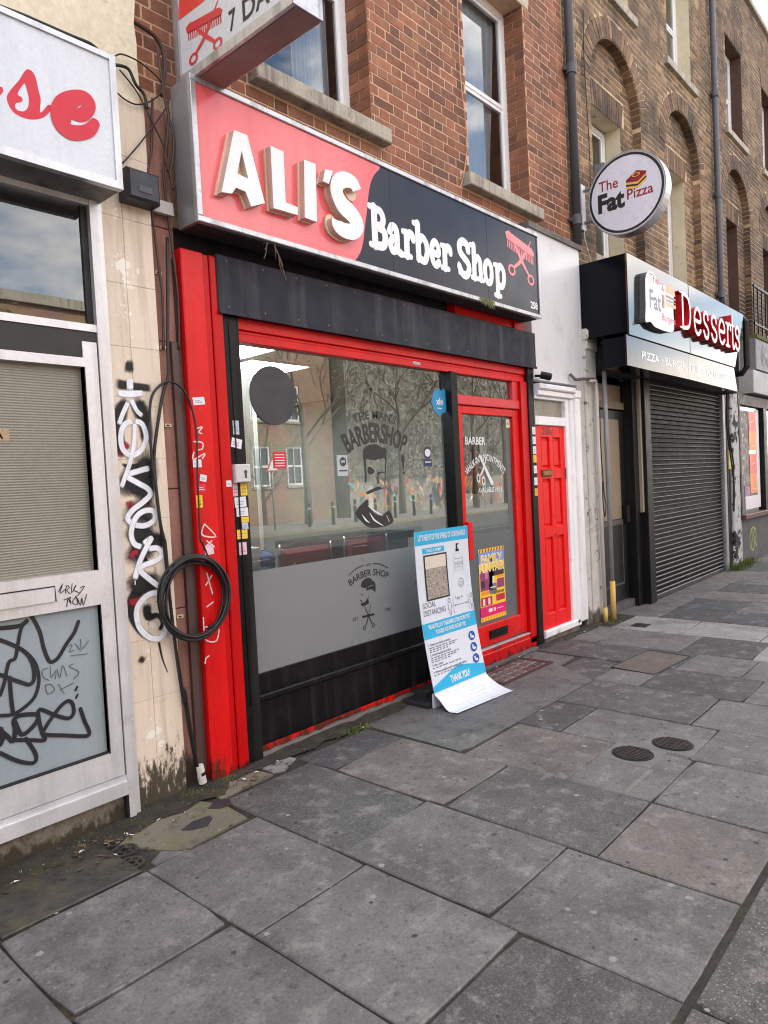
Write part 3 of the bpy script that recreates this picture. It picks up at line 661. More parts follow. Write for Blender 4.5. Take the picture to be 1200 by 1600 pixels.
# ---------------------------------------------------------------- brown stock brick houses with blind arches
def arch_house(x0, x1, centres, mat, label, single, reveal, cols):
    t = thing('brick_house', label, 'building', ((x0+x1)/2, Y1, 3.0), group='brick houses of the terrace')
    AR = .725; ZA = 6.65; ZSP = ZA-AR; ops = []; up = []
    for c in centres:
        ops.append((c-AR, c+AR, 3.4, ZA, .11, 'arch')); up.append((c-.5, c+.45, 7.17, 8.75, .18, 'r', 1))
    b = B(); sheet(b, x0, x1, 2.6, H_ROOF, Y1, ops+up)
    win = []
    for c in centres:
        wz = (c-.59, c+.33, 4.1, 5.82); win.append(wz)
        sheet(b, c-AR-.03, c+AR+.03, 3.3, ZA+.03, Y1+.11, [(*wz, .2, 'r', 1)])
    b.ob('wall', [mort_b, reveal], t)
    def blk(z):
        o = []
        for c in centres:
            if z < ZSP: o.append((c-AR, c+AR))
            elif z < ZA+.23: o.append((c-math.sqrt(max(0, (AR+.23)**2-(z-ZSP)**2)), c+math.sqrt(max(0, (AR+.23)**2-(z-ZSP)**2))))
            if 7.07 < z < 7.17: o.append((c-.66, c+.6))
            elif 7.17 <= z < 8.75: o.append((c-.5, c+.45))
            elif 8.75 <= z < 8.98: o.append((c-.55, c+.5))
        return o
    def ringb(b):
        for c in centres:
            n = 30
            for k in range(n):
                a0, a1 = math.pi*(k+.07)/n, math.pi*(k+.93)/n; R0, R1 = AR+.004, AR+.225; pr = random.uniform(.006, .011)
                q = [(c+R*math.cos(a), ZSP+R*math.sin(a)) for R, a in ((R0, a0), (R1, a0), (R1, a1), (R0, a1))]
                b.mesh([(u, Y1-pr, v) for u, v in q]+[(u, Y1+.01, v) for u, v in q], [(3, 2, 1, 0), (4, 0, 1, 5)[::-1], (5, 1, 2, 6)[::-1], (6, 2, 3, 7)[::-1], (7, 3, 0, 4)[::-1]])
                # soffit brick
                b.mesh([(c+AR*math.cos(a), yy, ZSP+AR*math.sin(a)) for yy in (Y1, Y1+.105) for a in (a0, a1)]+[(c+(AR-.006)*math.cos(a), yy, ZSP+(AR-.006)*math.sin(a)) for yy in (Y1, Y1+.105) for a in (a0, a1)],
                       [(4, 5, 7, 6), (0, 1, 5, 4), (2, 6, 7, 3), (0, 4, 6, 2), (1, 3, 7, 5)])
            for z in [3.4+.075*i for i in range(int((ZSP-3.4)/.075))]:
                xx = c+AR; b.mesh([(xx-.006, Y1, z+.005), (xx-.006, Y1+.105, z+.005), (xx-.006, Y1+.105, z+.07), (xx-.006, Y1, z+.07), (xx+.004, Y1, z+.005), (xx+.004, Y1+.105, z+.005), (xx+.004, Y1+.105, z+.07), (xx+.004, Y1, z+.07)],
                       [(0, 3, 2, 1), (0, 1, 5, 4), (3, 7, 6, 2), (0, 4, 7, 3), (1, 2, 6, 5)])
            for hz, hw, yy, cx in ((5.82, .5, Y1+.11, c-.13), (8.75, .5, Y1, c-.02)):
                n = 17
                for k in range(n):
                    u0 = -hw+2*hw*(k+.06)/n; u1 = -hw+2*hw*(k+.94)/n; s_ = .16; pr = random.uniform(.006, .01)
                    q = [(cx+u0, hz+.004), (cx+u1, hz+.004), (cx+u1*(1+s_), hz+.3), (cx+u0*(1+s_), hz+.3)]
                    b.mesh([(u, yy-pr, v) for u, v in q]+[(u, yy+.01, v) for u, v in q], [(0, 1, 2, 3), (4, 5, 1, 0), (5, 6, 2, 1), (6, 7, 3, 2), (7, 4, 0, 3)])
    add_bricks(lay(x0, x1, 3.3, H_ROOF, blk, .07), Y1, mat, t, single, ringb, hide=lambda p: p[2] < 3.9)
    def blk2(z):
        o = []
        for (a, c_, d, e) in win:
            if d-.1 < z < d: o.append((a-.05, c_+.05))
            elif d <= z < e: o.append((a, c_))
            elif e <= z < e+.3: o.append((a-.13, c_+.13))
        return o
    rr2 = []
    for c in centres: rr2 += [r for r in lay(c-AR-.02, c+AR+.02, 3.3, ZA+.02, blk2)]
    add_bricks(rr2, Y1+.11, mat, t, 0)
    for i, c in enumerate(centres):
        wz = win[i]; w = upvc(t, wz[0]+.02, wz[1]-.02, wz[2], wz[3]-.02, Y1+.3); b = B(); b.cham(wz[0]-.05, wz[1]+.05, Y1+.06, Y1+.3, wz[2]-.09, wz[2]+.003, .006); b.ob('sill', stone, w); room(t, wz[0]-.2, wz[1]+.2, 3.6, 6.2, Y1+.37, 1.6)
        w = upvc(t, c-.5, c+.45, 7.17, 8.75, Y1+.18); b = B(); b.cham(c-.65, c+.6, Y1-.06, Y1+.18, 7.075, 7.173, .006); b.ob('sill', stone, w); room(t, c-.8, c+.8, 6.7, 9.1, Y1+.25, 1.6)
    b = B(); b.cham(x0, x1, Y1-.06, Y1+.35, H_ROOF, H_ROOF+.09, .01); b.ob('coping', stone, t)
    shell(t, x0, x1)
    return t
dark_rev = M('brick_reveal', (84, 58, 48), .9, var=.25, vs=12, bump=.6, bs=30)
arch_house(7.0, 12.02, [8.37, 10.66], BROWN, 'brown stock brick house with blind arches above the dessert shop', 300, render_w, None)
arch_house(12.02, 25.0, [13.40, 15.72, 18.04, 20.36, 22.68], DARK, 'farthest sooty brown brick house beyond the second drainpipe', 0, dark_rev, None)
for cx_, lab in ((8.37, 'upper window above the round sign'), (10.66, 'upper window above the dessert lettering'), (13.40, 'first upper window past the second drainpipe')):
    curtain(cx_-.42, cx_+.36, 7.25, 8.7, Y1+.30, 'net curtain in the '+lab, 7, .02, .2)
curtain(12.86, 13.68, 4.15, 5.75, Y1+.42, 'net curtain in the arched window past the second drainpipe', 7, .02, .2)
curtain(7.82, 8.2, 4.15, 5.75, Y1+.42, 'pale curtain in the arched window behind the round sign', 5)
curtain(10.1, 10.9, 4.15, 5.75, Y1+.42, 'net curtain in the second arched window from the red brick', 9)
# ---------------------------------------------------------------- cream rendered house at the left
ch = thing('rendered_house', 'cream rendered house wall above the white shop sign at the left', 'building', (0, .02, 3.0))
cream = M('cream_render', (234, 224, 198), .9, var=.12, vs=3, fine=.1, fs=40, bump=1, bs=14, dirt=[((172, 150, 118), .6, 6, .58), ((196, 186, 164), .6, 2.2, .55)], chips=((150, 136, 116), .69, 9))
b = B(); n = 46; zz = 3.02
R = [2.0+random.uniform(-.012, .012) for _ in range(90)]
k = 70; vs = []
for j in range(k+1): z = 3.02+(H_ROOF-3.02)*j/k; vs += [(-8, .012, z), (R[j], .012, z), (R[j], .14, z)]
b.mesh(vs, [(3*j, 3*j+1, 3*j+4, 3*j+3) for j in range(k)]+[(3*j+1, 3*j+2, 3*j+5, 3*j+4) for j in range(k)]); b.ob('wall', cream, ch)
shell(ch, -8, 2.0, .12)
# ---------------------------------------------------------------- drainpipes
pipe_m = M('drainpipe_grey', (74, 74, 80), .5, var=.15, vs=6, streak=((110, 108, 104), .4, 12))
def drain(x, y, z0, z1, label, kick=0):
    t = thing('drainpipe', label, 'drainpipe', (x, y, z0), group='drainpipes on the terrace')
    b = B(); pts = [(x, y, z1), (x, y, z0+.35), (x+kick*.3, y, z0+.2), (x+kick, y, z0)] if kick else [(x, y, z1), (x, y, z0)]
    b.tube(pts, .045, 14); b.ob('pipe', pipe_m, t, smooth=True)
    for z in [z0+.25+1.55*i for i in range(int((z1-z0)/1.55)+1)]:
        b = B(); b.tube([(x, y, z-.05), (x, y, z+.05)], .057, 14); b.box(x-.085, x+.085, y+.02, y+.05, z-.02, z+.02); b.ob('collar', pipe_m, t, smooth=False)
drain(7.05, .055, 4.0, H_ROOF, 'grey drainpipe between the red brick and the brown brick house')
drain(12.02, .05, 4.05, H_ROOF, 'dark drainpipe at the far end of the arched brown house', .12)

# ================================================================ left shop : aluminium front
alu = M('aluminium', (222, 222, 224), .42, metal=.45, var=.10, vs=3, fine=.05, streak=((166, 162, 158), .45, 7), dirt=((160, 152, 144), .5, 7, .61))
ls = thing('aluminium_shopfront', 'aluminium shop front with wired glass door and marker graffiti at the left', 'shopfront', (.9, 0, 0))
b = B(); b.box(1.662, 1.70, -.05, .06, 0, 3.03); b.box(1.70, 1.73, -.035, .06, 0, 3.03); b.ob('jamb', alu, ls)
b = B(); b.box(-1.4, 1.662, -.045, .06, 2.985, 3.03); b.box(-1.4, 1.662, -.045, .06, 2.385, 2.42); b.ob('transom_frame', alu, ls)
b = B(); b.box(-1.4, 1.664, -.038, .06, 2.262, 2.385); b.ob('transom_bar', M('black_paint', (34, 33, 33), .45, var=.15), ls)
b = B(); b.face([(-1.4, -.01, 2.42), (1.664, -.01, 2.42), (1.664, -.01, 2.985), (-1.4, -.01, 2.985)]); b.ob('transom_pane', glass, ls)
b = B(); b.box(1.63, 1.662, -.02, .05, 2.42, 2.985); b.ob('gasket', M('rubber', (26, 26, 27), .6), ls)
b = B(); b.box(1.585, 1.655, -.045, .02, .235, 2.335); b.box(.45, .52, -.045, .02, .235, 2.262); b.box(.52, 1.585, -.045, .02, 2.215, 2.258); b.box(.52, 1.585, -.045, .02, 1.085, 1.25); b.box(.52, 1.585, -.045, .02, .235, .365)
door = b.ob('door', alu, ls)
wired = M('wired_glass', (136, 132, 118), .22, var=.10, vs=2, fine=.05, wave=('Z', 26, .5))
b = B(); b.face([(.515, -.01, 1.245), (1.59, -.01, 1.245), (1.59, -.01, 2.22), (.515, -.01, 2.22)]); b.ob('pane', wired, door)
b = B(); b.face([(.515, -.02, .36), (1.59, -.02, .36), (1.59, -.02, 1.09), (.515, -.02, 1.09)]); b.ob('panel', M('grey_panel', (150, 162, 168), .4, var=.08, vs=2, fine=.03, streak=((176, 182, 184), .4, 6)), door)
b = B(); b.box(1.585, 1.59, -.047, -.01, .36, 1.085); b.box(1.585, 1.59, -.047, 0, 1.25, 2.215); b.box(.52, 1.585, -.047, -.01, .364, .37); b.ob('bead', M('rubber', (26, 26, 27), .6), door)
b = B(); b.box(.95, 1.375, -.056, -.045, 1.135, 1.20); b.ob('letter_plate', alu, door)
b = B(); fr = wallf(-.057)
stroke(b, [(.9, 1.203), (1.2, 1.203), (1.375, 1.203), (1.376, 1.135)], .006, fr, n=1); b.ob('letter_plate_edge', M('marker_black', (30, 30, 34), .5, var=.3), door)
b = B(); b.box(.4, 1.66, -.065, .05, .14, .205); b.box(.4, 1.66, -.05, .05, .205, .232); b.ob('sill', alu, ls)
b = B(); b.box(-1.4, 1.66, -.02, .1, -.02, .14); b.ob('plinth', M('rough_concrete', (128, 120, 106), .95, var=.3, vs=9, fine=.3, fs=60, bump=1, bs=26, base=((58, 50, 36), .16, .42, 8), dirt=((84, 74, 58), .7, 10, .5)), ls)
b = B(); b.box(1.652, 1.664, -.052, -.02, 0, .14); b.ob('gap', black_gap, ls)
b = B(); b.box(-1.4, .45, -.045, .02, .235, 2.262); b.ob('side_panel', alu, ls)
# interior behind transom
b = B(); b.face([(-1.4, 2.5, 2.2), (1.7, 2.5, 2.2), (1.7, 2.5, 3.1), (-1.4, 2.5, 3.1)]); b.face([(-1.4, 0, 3.02), (-1.4, 2.5, 3.02), (1.7, 2.5, 3.02), (1.7, 0, 3.02)]); b.face([(-1.4, 0, 2.3), (1.7, 0, 2.3), (1.7, 2.5, 2.3), (-1.4, 2.5, 2.3)]); b.face([(1.72, 0, 2.2), (1.72, 0, 3.1), (1.72, 2.5, 3.1), (1.72, 2.5, 2.2)]); b.ob('room', room_m, ls)
b = B(); b.face([(.2, .015, 1.0), (1.7, .015, 1.0), (1.7, .015, 2.3), (.2, .015, 2.3)]); b.ob('backing', M('door_backing', (90, 84, 74), .9), ls)
mk = M('marker_ink', (34, 35, 40), .45, var=.35, vs=9); mk2 = M('marker_grey', (92, 98, 104), .6, var=.4, vs=12)
# marker tags on the door panel, pasted as thin ink
b = B(); fr = wallf(-.021)
for pts, w in (
  ([(1.1501,1.1206),(1.1737,1.1417),(1.2021,1.1466),(1.2407,1.1264),(1.2783,1.0802),(1.3089,1.0068),(1.3216,0.9298),(1.3387,0.8699),(1.3561,0.8566),(1.3849,0.8723),(1.4263,0.927),(1.4644,0.9706),(1.487,1.0179)], .018),
  ([(1.1454,1.0512),(1.201,1.0468),(1.2354,1.0483),(1.2567,1.0627)], .020),
  ([(1.2567,1.0627),(1.2315,1.0338),(1.2125,0.9647),(1.1972,0.9074),(1.1741,0.9005),(1.1607,0.8675),(1.1457,0.8111),(1.1258,0.7624)], .016),
  ([(1.1419,1.0001),(1.1901,0.9693),(1.2388,0.9288),(1.2672,0.8735),(1.2713,0.8047),(1.2519,0.7787),(1.2126,0.7976),(1.1318,0.8504)], .018),
  ([(1.1738,0.9787),(1.2335,0.936),(1.2788,0.8709),(1.2913,0.7937),(1.2717,0.7243),(1.2281,0.6867),(1.1723,0.6656),(1.1199,0.6744)], .016),
  ([(1.1693,0.8294),(1.1692,0.745),(1.1723,0.6656)], .018),
  ([(1.1155,0.61),(1.1411,0.5783),(1.1642,0.547),(1.1762,0.5979),(1.173,0.6352),(1.197,0.6526),(1.2601,0.6409),(1.2767,0.6238),(1.2568,0.5924),(1.2025,0.5656),(1.1782,0.6276)], .020),
  ([(1.1785,0.5486),(1.2407,0.5293),(1.299,0.5113),(1.2893,0.5455),(1.2788,0.6108),(1.2849,0.6557),(1.3486,0.6128),(1.4088,0.5798),(1.4355,0.598),(1.4323,0.6439),(1.408,0.66),(1.3622,0.6312),(1.296,0.5559),(1.3066,0.534),(1.391,0.5051),(1.4853,0.4731),(1.5028,0.4875),(1.4837,0.5454),(1.4685,0.6082)], .018),
  ([(1.1115,0.5514),(1.1247,0.5833),(1.1159,0.6158)], .024),
  ([(1.2183,0.5424),(1.2489,0.4773),(1.2551,0.4381),(1.2337,0.4266),(1.1724,0.4594),(1.1089,0.5134)], .018)):
    stroke(b, pts, w, fr, 0, 4)
for pts in ([(1.4509,0.7002),(1.4603,0.7152)], [(1.4529,0.6642),(1.4603,0.6784)]): stroke(b, pts, .01, fr, 0, 1)
b.ob('marker_tag', mk, door)
b = B()
for pts in ([(1.3332,0.8336),(1.3085,0.8269),(1.3124,0.7948),(1.3353,0.7767)], [(1.3456,0.837),(1.3452,0.7869),(1.3685,0.8128),(1.3629,0.7763)], [(1.375,0.8176),(1.3847,0.7773),(1.4008,0.8307),(1.4159,0.7762)], [(1.4512,0.8256),(1.4314,0.8173),(1.4739,0.7816),(1.4464,0.756)],
            [(1.3158,0.7566),(1.3401,0.7567),(1.3565,0.7274),(1.3251,0.7166),(1.3158,0.7566)], [(1.3764,0.7477),(1.3979,0.6978)], [(1.3808,0.7212),(1.4451,0.737)], [(1.4317,0.9131),(1.451,0.9155),(1.4362,0.8866),(1.4555,0.8889)], [(1.4641,0.9193),(1.4874,0.8821)], [(1.4909,0.9332),(1.4942,0.8872),(1.5293,0.9189)], [(1.4412,0.8663),(1.5186,0.8592)]): stroke(b, pts, .004, fr, 0, 4)
b.ob('faint_tag', mk2, door)
b = B(); fr = wallf(-.0455)
for pts in ([(1.3952,1.1747),(1.4162,1.2093),(1.4009,1.1676),(1.4269,1.1826)], [(1.4256,1.1639),(1.4341,1.1973),(1.446,1.1862),(1.4326,1.1755),(1.4472,1.1575)], [(1.4598,1.2032),(1.4537,1.1597),(1.4784,1.1942),(1.4642,1.174),(1.4887,1.1576)], [(1.4966,1.1788),(1.5164,1.1824),(1.4812,1.1427)],
            [(1.4172,1.1337),(1.4492,1.1413)], [(1.4275,1.1005),(1.4363,1.137),(1.4471,1.1099),(1.443,1.1423)], [(1.4749,1.1437),(1.4538,1.1152),(1.4786,1.1048),(1.4744,1.1374)], [(1.4804,1.1301),(1.4909,1.0964),(1.5,1.1335),(1.5038,1.0943),(1.5234,1.1427)]): stroke(b, pts, .004, fr, 0, 3)
b.ob('small_tag', mk, door)
# notice behind the wired glass
b = B(); fr = wallf(-.011); rect(b, 1.15, 1.245, 1.865, 1.915, fr, 0); text(b, '0A', fr, 1.19, 1.874, .034, 1, bold=.03)
b.ob('notice', [M('notice_tan', (176, 150, 116), .5), M('notice_orange', (214, 150, 62), .5)], door)

# left fascia sign
lf = thing('fascia_sign', 'white lightbox shop sign with red script letters at the top left', 'sign', (.5, -.1, 3.0), group='fascia signs')
b = B(); b.box(-1.5, 1.725, -.22, .0, 3.012, 3.61); b.ob('cabinet', M('cabinet_grey', (126, 124, 122), .5, metal=.3, var=.2, dirt=((70, 64, 58), .8, 5, .5)), lf)
b = B(); b.box(-1.5, 1.728, -.256, -.22, 3.59, 3.614); b.box(-1.5, 1.728, -.256, -.22, 3.01, 3.045); b.box(1.698, 1.728, -.256, -.22, 3.045, 3.59); b.ob('frame', M('alu_trim', (206, 208, 212), .38, metal=.5, var=.1, streak=((120, 116, 110), .6, 10), chips=((90, 88, 86), .68, 30)), lf)
b = B(); b.face([(-1.5, -.246, 3.045), (1.698, -.246, 3.045), (1.698, -.246, 3.59), (-1.5, -.246, 3.59)]); b.ob('panel', M('sign_white', (216, 222, 230), .3, var=.05, vs=2, streak=((176, 184, 196), .5, 5)), lf)
red_ink = M('sign_red', (206, 14, 48), .4, var=.05)
b = B(); fr = wallf(-.2468)
fill(b, [smooth([(1.333,3.4027),(1.3522,3.3984),(1.3637,3.3765),(1.3706,3.3328),(1.378,3.2957),(1.3713,3.2467),(1.379,3.2428),(1.4071,3.2829),(1.4219,3.2815),(1.4179,3.2633),(1.3828,3.2207),(1.3351,3.1962),(1.2898,3.1916),(1.2561,3.2057),(1.2397,3.2385),(1.2434,3.2656),(1.2659,3.303),(1.2938,3.3429),(1.3157,3.384)],3,True), smooth([(1.3109,3.3332),(1.2834,3.2837),(1.3005,3.2738),(1.3009,3.2608),(1.2907,3.2506),(1.2742,3.2414),(1.2699,3.2236),(1.2819,3.2149),(1.3045,3.2196),(1.3221,3.2423),(1.3277,3.2772),(1.3234,3.3084),(1.3173,3.3323)],3,True)], fr)
b.ob('letter_s', red_ink, lf)
b = B(); stroke(b, [(1.4974,3.2764),(1.5464,3.2867),(1.5837,3.3222),(1.5949,3.3578),(1.5741,3.3732),(1.5298,3.3569),(1.4846,3.3143),(1.4603,3.2634),(1.4655,3.2189),(1.4977,3.1989),(1.5485,3.2124),(1.5866,3.2377),(1.6128,3.2747)], [.04,.055,.055,.055,.06,.065,.085,.09,.085,.07,.06,.055,.045], fr, n=5); b.ob('letter_e', red_ink, lf)
b = B(); fill(b, [[(1.1616,3.2918),(1.2034,3.2889),(1.2246,3.2874),(1.228,3.2739),(1.2182,3.2562),(1.1861,3.2126),(1.1495,3.1992)]], fr); b.ob('letter_stroke', red_ink, lf)

# ================================================================ cream tiled pilaster with graffiti
tp = thing('tiled_pilaster', 'cream tiled pilaster covered in black and white graffiti', 'pilaster', (1.87, 0, 0))
tile_m = M('cream_tile', (230, 214, 194), .45, var=.07, vs=2, fine=.04, rnd=.03, bump=.2, bs=30, base=((50, 46, 30), .46, .46, 26), dirt=[((176, 156, 128), .6, 7, .58), ((120, 104, 84), .6, 30, .63)], streak=((150, 132, 108), .5, 14), chips=((242, 237, 226), .60, 4.5))
b = B(); b.box(1.73, 2.018, .006, .15, 0, 3.05); b.ob('core', M('grout_dark', (140, 126, 106), .95, var=.3), tp)
zz = [0, .245, .552, .86, 1.17, 1.475, 1.78, 2.05, 2.344, 2.657, 2.985, 3.3, 3.6]
for i in range(len(zz)-1):
    for (a, c) in ((1.732, 1.857), (1.858, 2.017)):
        b = B(); b.cham(a, c-.0008, 0, .02, zz[i]+.0006, zz[i+1]-.0006, .001); b.ob('tile', tile_m, tp)
gk = M('spray_black', (24, 23, 25), .6, var=.3, vs=20); gw = M('spray_white', (238, 240, 246), .5, var=.06, vs=10); gr = M('spray_crimson', (150, 22, 44), .6, var=.3, vs=14)
b = B(); fr = wallf(-.0006)
LAY[0] = 0
Z1 = (160, 540, 5.335); 
for pts, w in (
 ([(1.8448,2.2847),(1.8393,2.2062)], [.03,.045]), ([(1.7562,2.1551),(1.832,2.1487),(1.9578,2.1452)], [.045,.035,.03]), ([(1.8179,2.0848),(1.7776,2.0112),(1.7592,1.9274),(1.7652,1.8324),(1.7877,1.7906)], [.03,.06,.05,.05,.03]),
 ([(1.8471,2.0865),(1.8891,2.0281),(1.9098,1.9433),(1.9101,1.8514)], [.05,.07,.06,.05]), ([(1.8929,2.083),(1.8975,2.0528)], .035),
 ([(1.8342,1.8085),(1.8769,1.7596),(1.8519,1.6869),(1.7836,1.6407),(1.7486,1.5943)], [.12,.14,.15,.1,.05]), ([(1.9129,1.7961),(1.8717,1.6864),(1.9076,1.6238),(1.8421,1.5473)], [.04,.08,.05,.1]),
 ([(1.9303,1.561),(1.8589,1.5035),(1.8063,1.41)], [.04,.14,.14]), ([(1.7568,1.44),(1.8509,1.3896),(1.9357,1.3447),(1.9542,1.4117)], [.06,.1,.06,.05]),
 ([(1.7869,1.2258),(1.8454,1.3105),(1.9177,1.2842)], [.12,.1,.05]), ([(1.7596,1.2051),(1.8338,1.1464),(1.95,1.1552)], [.07,.1,.06]), ([(1.8404,1.1455),(1.7687,1.0586),(1.7757,0.9724),(1.8229,0.8963),(1.8873,0.8526)], [.05,.05,.035,.03,.02]),
 ([(1.8538,1.0511),(1.8553,0.9767),(1.9095,0.9734),(1.9342,0.9314),(1.9106,0.8918)], [.04,.035,.02,.02,.015]), ([(1.7923,0.7429),(1.8185,0.7863)], [.03,.03]), ([(1.9067,0.8362),(1.921,0.7452),(1.9467,0.6634)], [.012,.008,.004])):
    spray(b, pts, [q*1.55 for q in w] if isinstance(w, list) else w*1.55, fr, 0, 5)
b.ob('black_graffiti', SPRAY('spray_black_soft', (20, 19, 21)), tp)
b = B(); fr = wallf(-.0036); LAY[0] = 0
for pts, w in (
 ([(1.8092,1.8686),(1.7911,1.8385),(1.7962,1.8205)], .03), ([(1.7517,1.8205),(1.769,1.7966)], .025), ([(1.7706,1.5453),(1.8234,1.5605)], .035), ([(1.7774,1.2754),(1.7992,1.3093),(1.8318,1.3059)], .025),
 ([(1.8985,1.2057),(1.9261,1.2084)], .04), ([(1.743,1.0598),(1.8283,1.0675)], .032), ([(1.7654,1.15),(1.7823,1.1597)], .03)):
    b = B(); spray(b, pts, w*1.5, fr, 0, 4); b.ob('crimson_spray', SPRAY('spray_crimson_soft', (150, 18, 42)), tp)
b = B(); fr = wallf(-.005); LAY[0] = 0
for pts, w in (
 ([(1.8389,2.2002),(1.8349,2.1158)], .03), ([(1.7623,2.1083),(1.8291,2.1065),(1.912,2.1177)], [.022,.03,.022]), ([(1.8233,2.0701),(1.7904,2.0118),(1.7606,1.9482)], .02), ([(1.8374,2.0859),(1.8626,2.0269),(1.8969,1.9979)], .02),
 ([(1.8426,1.9747),(1.7926,1.9521),(1.7697,1.8979),(1.7747,1.8324),(1.8141,1.7995),(1.8679,1.8206),(1.9055,1.882),(1.8906,1.955),(1.8426,1.9747)], .024), ([(1.8485,1.9659),(1.8397,1.869),(1.8122,1.7724),(1.7814,1.7008),(1.7515,1.636)], .02),
 ([(1.9187,1.7345),(1.8543,1.7203),(1.7876,1.6976),(1.8434,1.6598),(1.8946,1.6305),(1.9092,1.5991),(1.8698,1.5641),(1.8078,1.525),(1.776,1.4849),(1.8093,1.4522),(1.8679,1.4416),(1.9238,1.4683),(1.9201,1.512),(1.8664,1.5153),(1.8179,1.4819),(1.7902,1.4114),(1.8025,1.3558),(1.8469,1.3331)], .024),
 ([(1.8479,1.347),(1.8967,1.3732),(1.8816,1.3499),(1.8441,1.2923),(1.8136,1.2347),(1.7928,1.1704)], .024), ([(1.8727,1.32),(1.9271,1.3206),(1.9523,1.2867),(1.9227,1.2587),(1.8402,1.2376),(1.8254,1.2149),(1.8816,1.1583),(1.9332,1.1137)], .024),
 ([(1.928,1.0894),(1.8631,1.0867),(1.807,1.0464),(1.7902,0.9942),(1.805,0.9243),(1.8544,0.8685),(1.908,0.8547),(1.9449,0.8853),(1.9558,0.9401)], .026), ([(1.7938,1.1764),(1.7928,1.143)], .005)):
    spray(b, pts, [q*1.45 for q in w] if isinstance(w, list) else w*1.45, fr, 0, 5, .6)
b.ob('white_graffiti', SPRAY('spray_white_soft', (240, 242, 248), .3), tp)

# ================================================================ pink stone strip, conduit and cables
ps = thing('stone_pilaster', 'narrow pink stone pilaster strip between tiles and red shop front', 'pilaster', (2.09, .03, 0))
pk = M('pink_stone', (164, 118, 104), .85, var=.2, vs=5, fine=.12, fs=60, bump=.5, bs=30, chips=((214, 196, 176), .68, 11), streak=((96, 66, 58), .5, 9), base=((46, 38, 28), .3, .4, 9))
b = B()
for z0, z1 in ((0, .98), (.985, 1.62), (1.625, 2.4), (2.405, 3.0), (3.005, 3.62)): b.cham(2.02, 2.162, .03, .15, z0, z1, .003)
b.ob('shaft', pk, ps)
b = B(); b.box(2.095, 2.135, .005, .03, .1, 2.4); b.box(2.14, 2.158, .012, .03, .1, 2.85); b.ob('conduit', M('conduit_brown', (82, 62, 58), .5, var=.2, vs=5), ps)
b = B()
for z in (2.36, 1.95, 1.22, .93, 2.75): b.box(2.035, 2.075, .022, .03, z, z+.018); b.box(2.045, 2.062, .02, .022, z+.005, z+.012, 1)
b.ob('fixing_clip', [M('clip_cream', (206, 180, 150), .6), black_gap], ps)
cab = M('cable_black', (26, 25, 26), .42, var=.2); cabb = M('cable_brown', (74, 52, 46), .5, var=.2)
def cable(name, pts, r, mat, label, group='loose cables', sm=6):
    b = B(); b.tube(smooth(pts, sm), r, 6); return b.ob(name, mat, smooth=True, label=label, cat='cable', group=group)
def wpt(Y, L_): return [(x, Y, z) for x, z in L_]
cable('cable', wpt(-.02, [(2.0924,2.9368),(2.0737,2.6226),(2.0559,2.3711),(2.0506,2.2459),(2.0395,2.1888),(2.0057,2.1057),(1.9623,1.9306),(1.9339,1.7702),(1.9396,1.5601),(1.9539,1.3726)]+[(1.9626,1.2986),(1.9741,1.0648),(1.9865,0.8412),(2.0014,0.6468),(2.0186,0.482)]+[(2.0151,0.5685),(2.0418,0.3286),(2.0764,0.0824)]), .0085, cab, 'thick black cable running down the edge of the cream pilaster')
cable('cable', wpt(-.03, [(2.0366,2.1841),(1.9823,2.1524),(1.9331,2.0819),(1.9156,1.9286),(1.9196,1.7452),(1.9262,1.6467),(1.9362,1.4982),(1.9549,1.3727)]+[(1.9648,1.3174),(1.9732,0.9396),(1.9975,0.681),(2.0195,0.4835)]+[(2.0231,0.568),(2.0482,0.3027),(2.0798,0.077)]), .007, cab, 'black cable bowing left over the graffiti')
cable('cable', wpt(-.03, [(2.0365,2.1823),(2.0889,2.1724),(2.1432,2.119),(2.1799,2.0122),(2.1904,1.8965),(2.1831,1.7415),(2.1768,1.5474),(2.1742,1.3528)]+[(2.1871,1.3208),(2.2162,1.2458),(2.2519,1.2021)]), .006, cab, 'thin black cable looping over the red pilaster')
for pts, lab in (([(2.0685,3.6495),(2.0431,3.3787),(2.0146,3.2449),(2.029,2.9977),(2.0388,2.862),(2.0543,2.6221),(2.0419,2.3529)], 'brown cable left of the pair above the small black box'), ([(2.1623,3.684),(2.1362,3.408),(2.1068,3.2716),(2.122,3.0199),(2.1323,2.8818),(2.1486,2.6374),(2.136,2.3631)], 'brown cable right of the pair above the small black box')):
    cable('cable', wpt(.0, pts), .0065, cabb, lab)
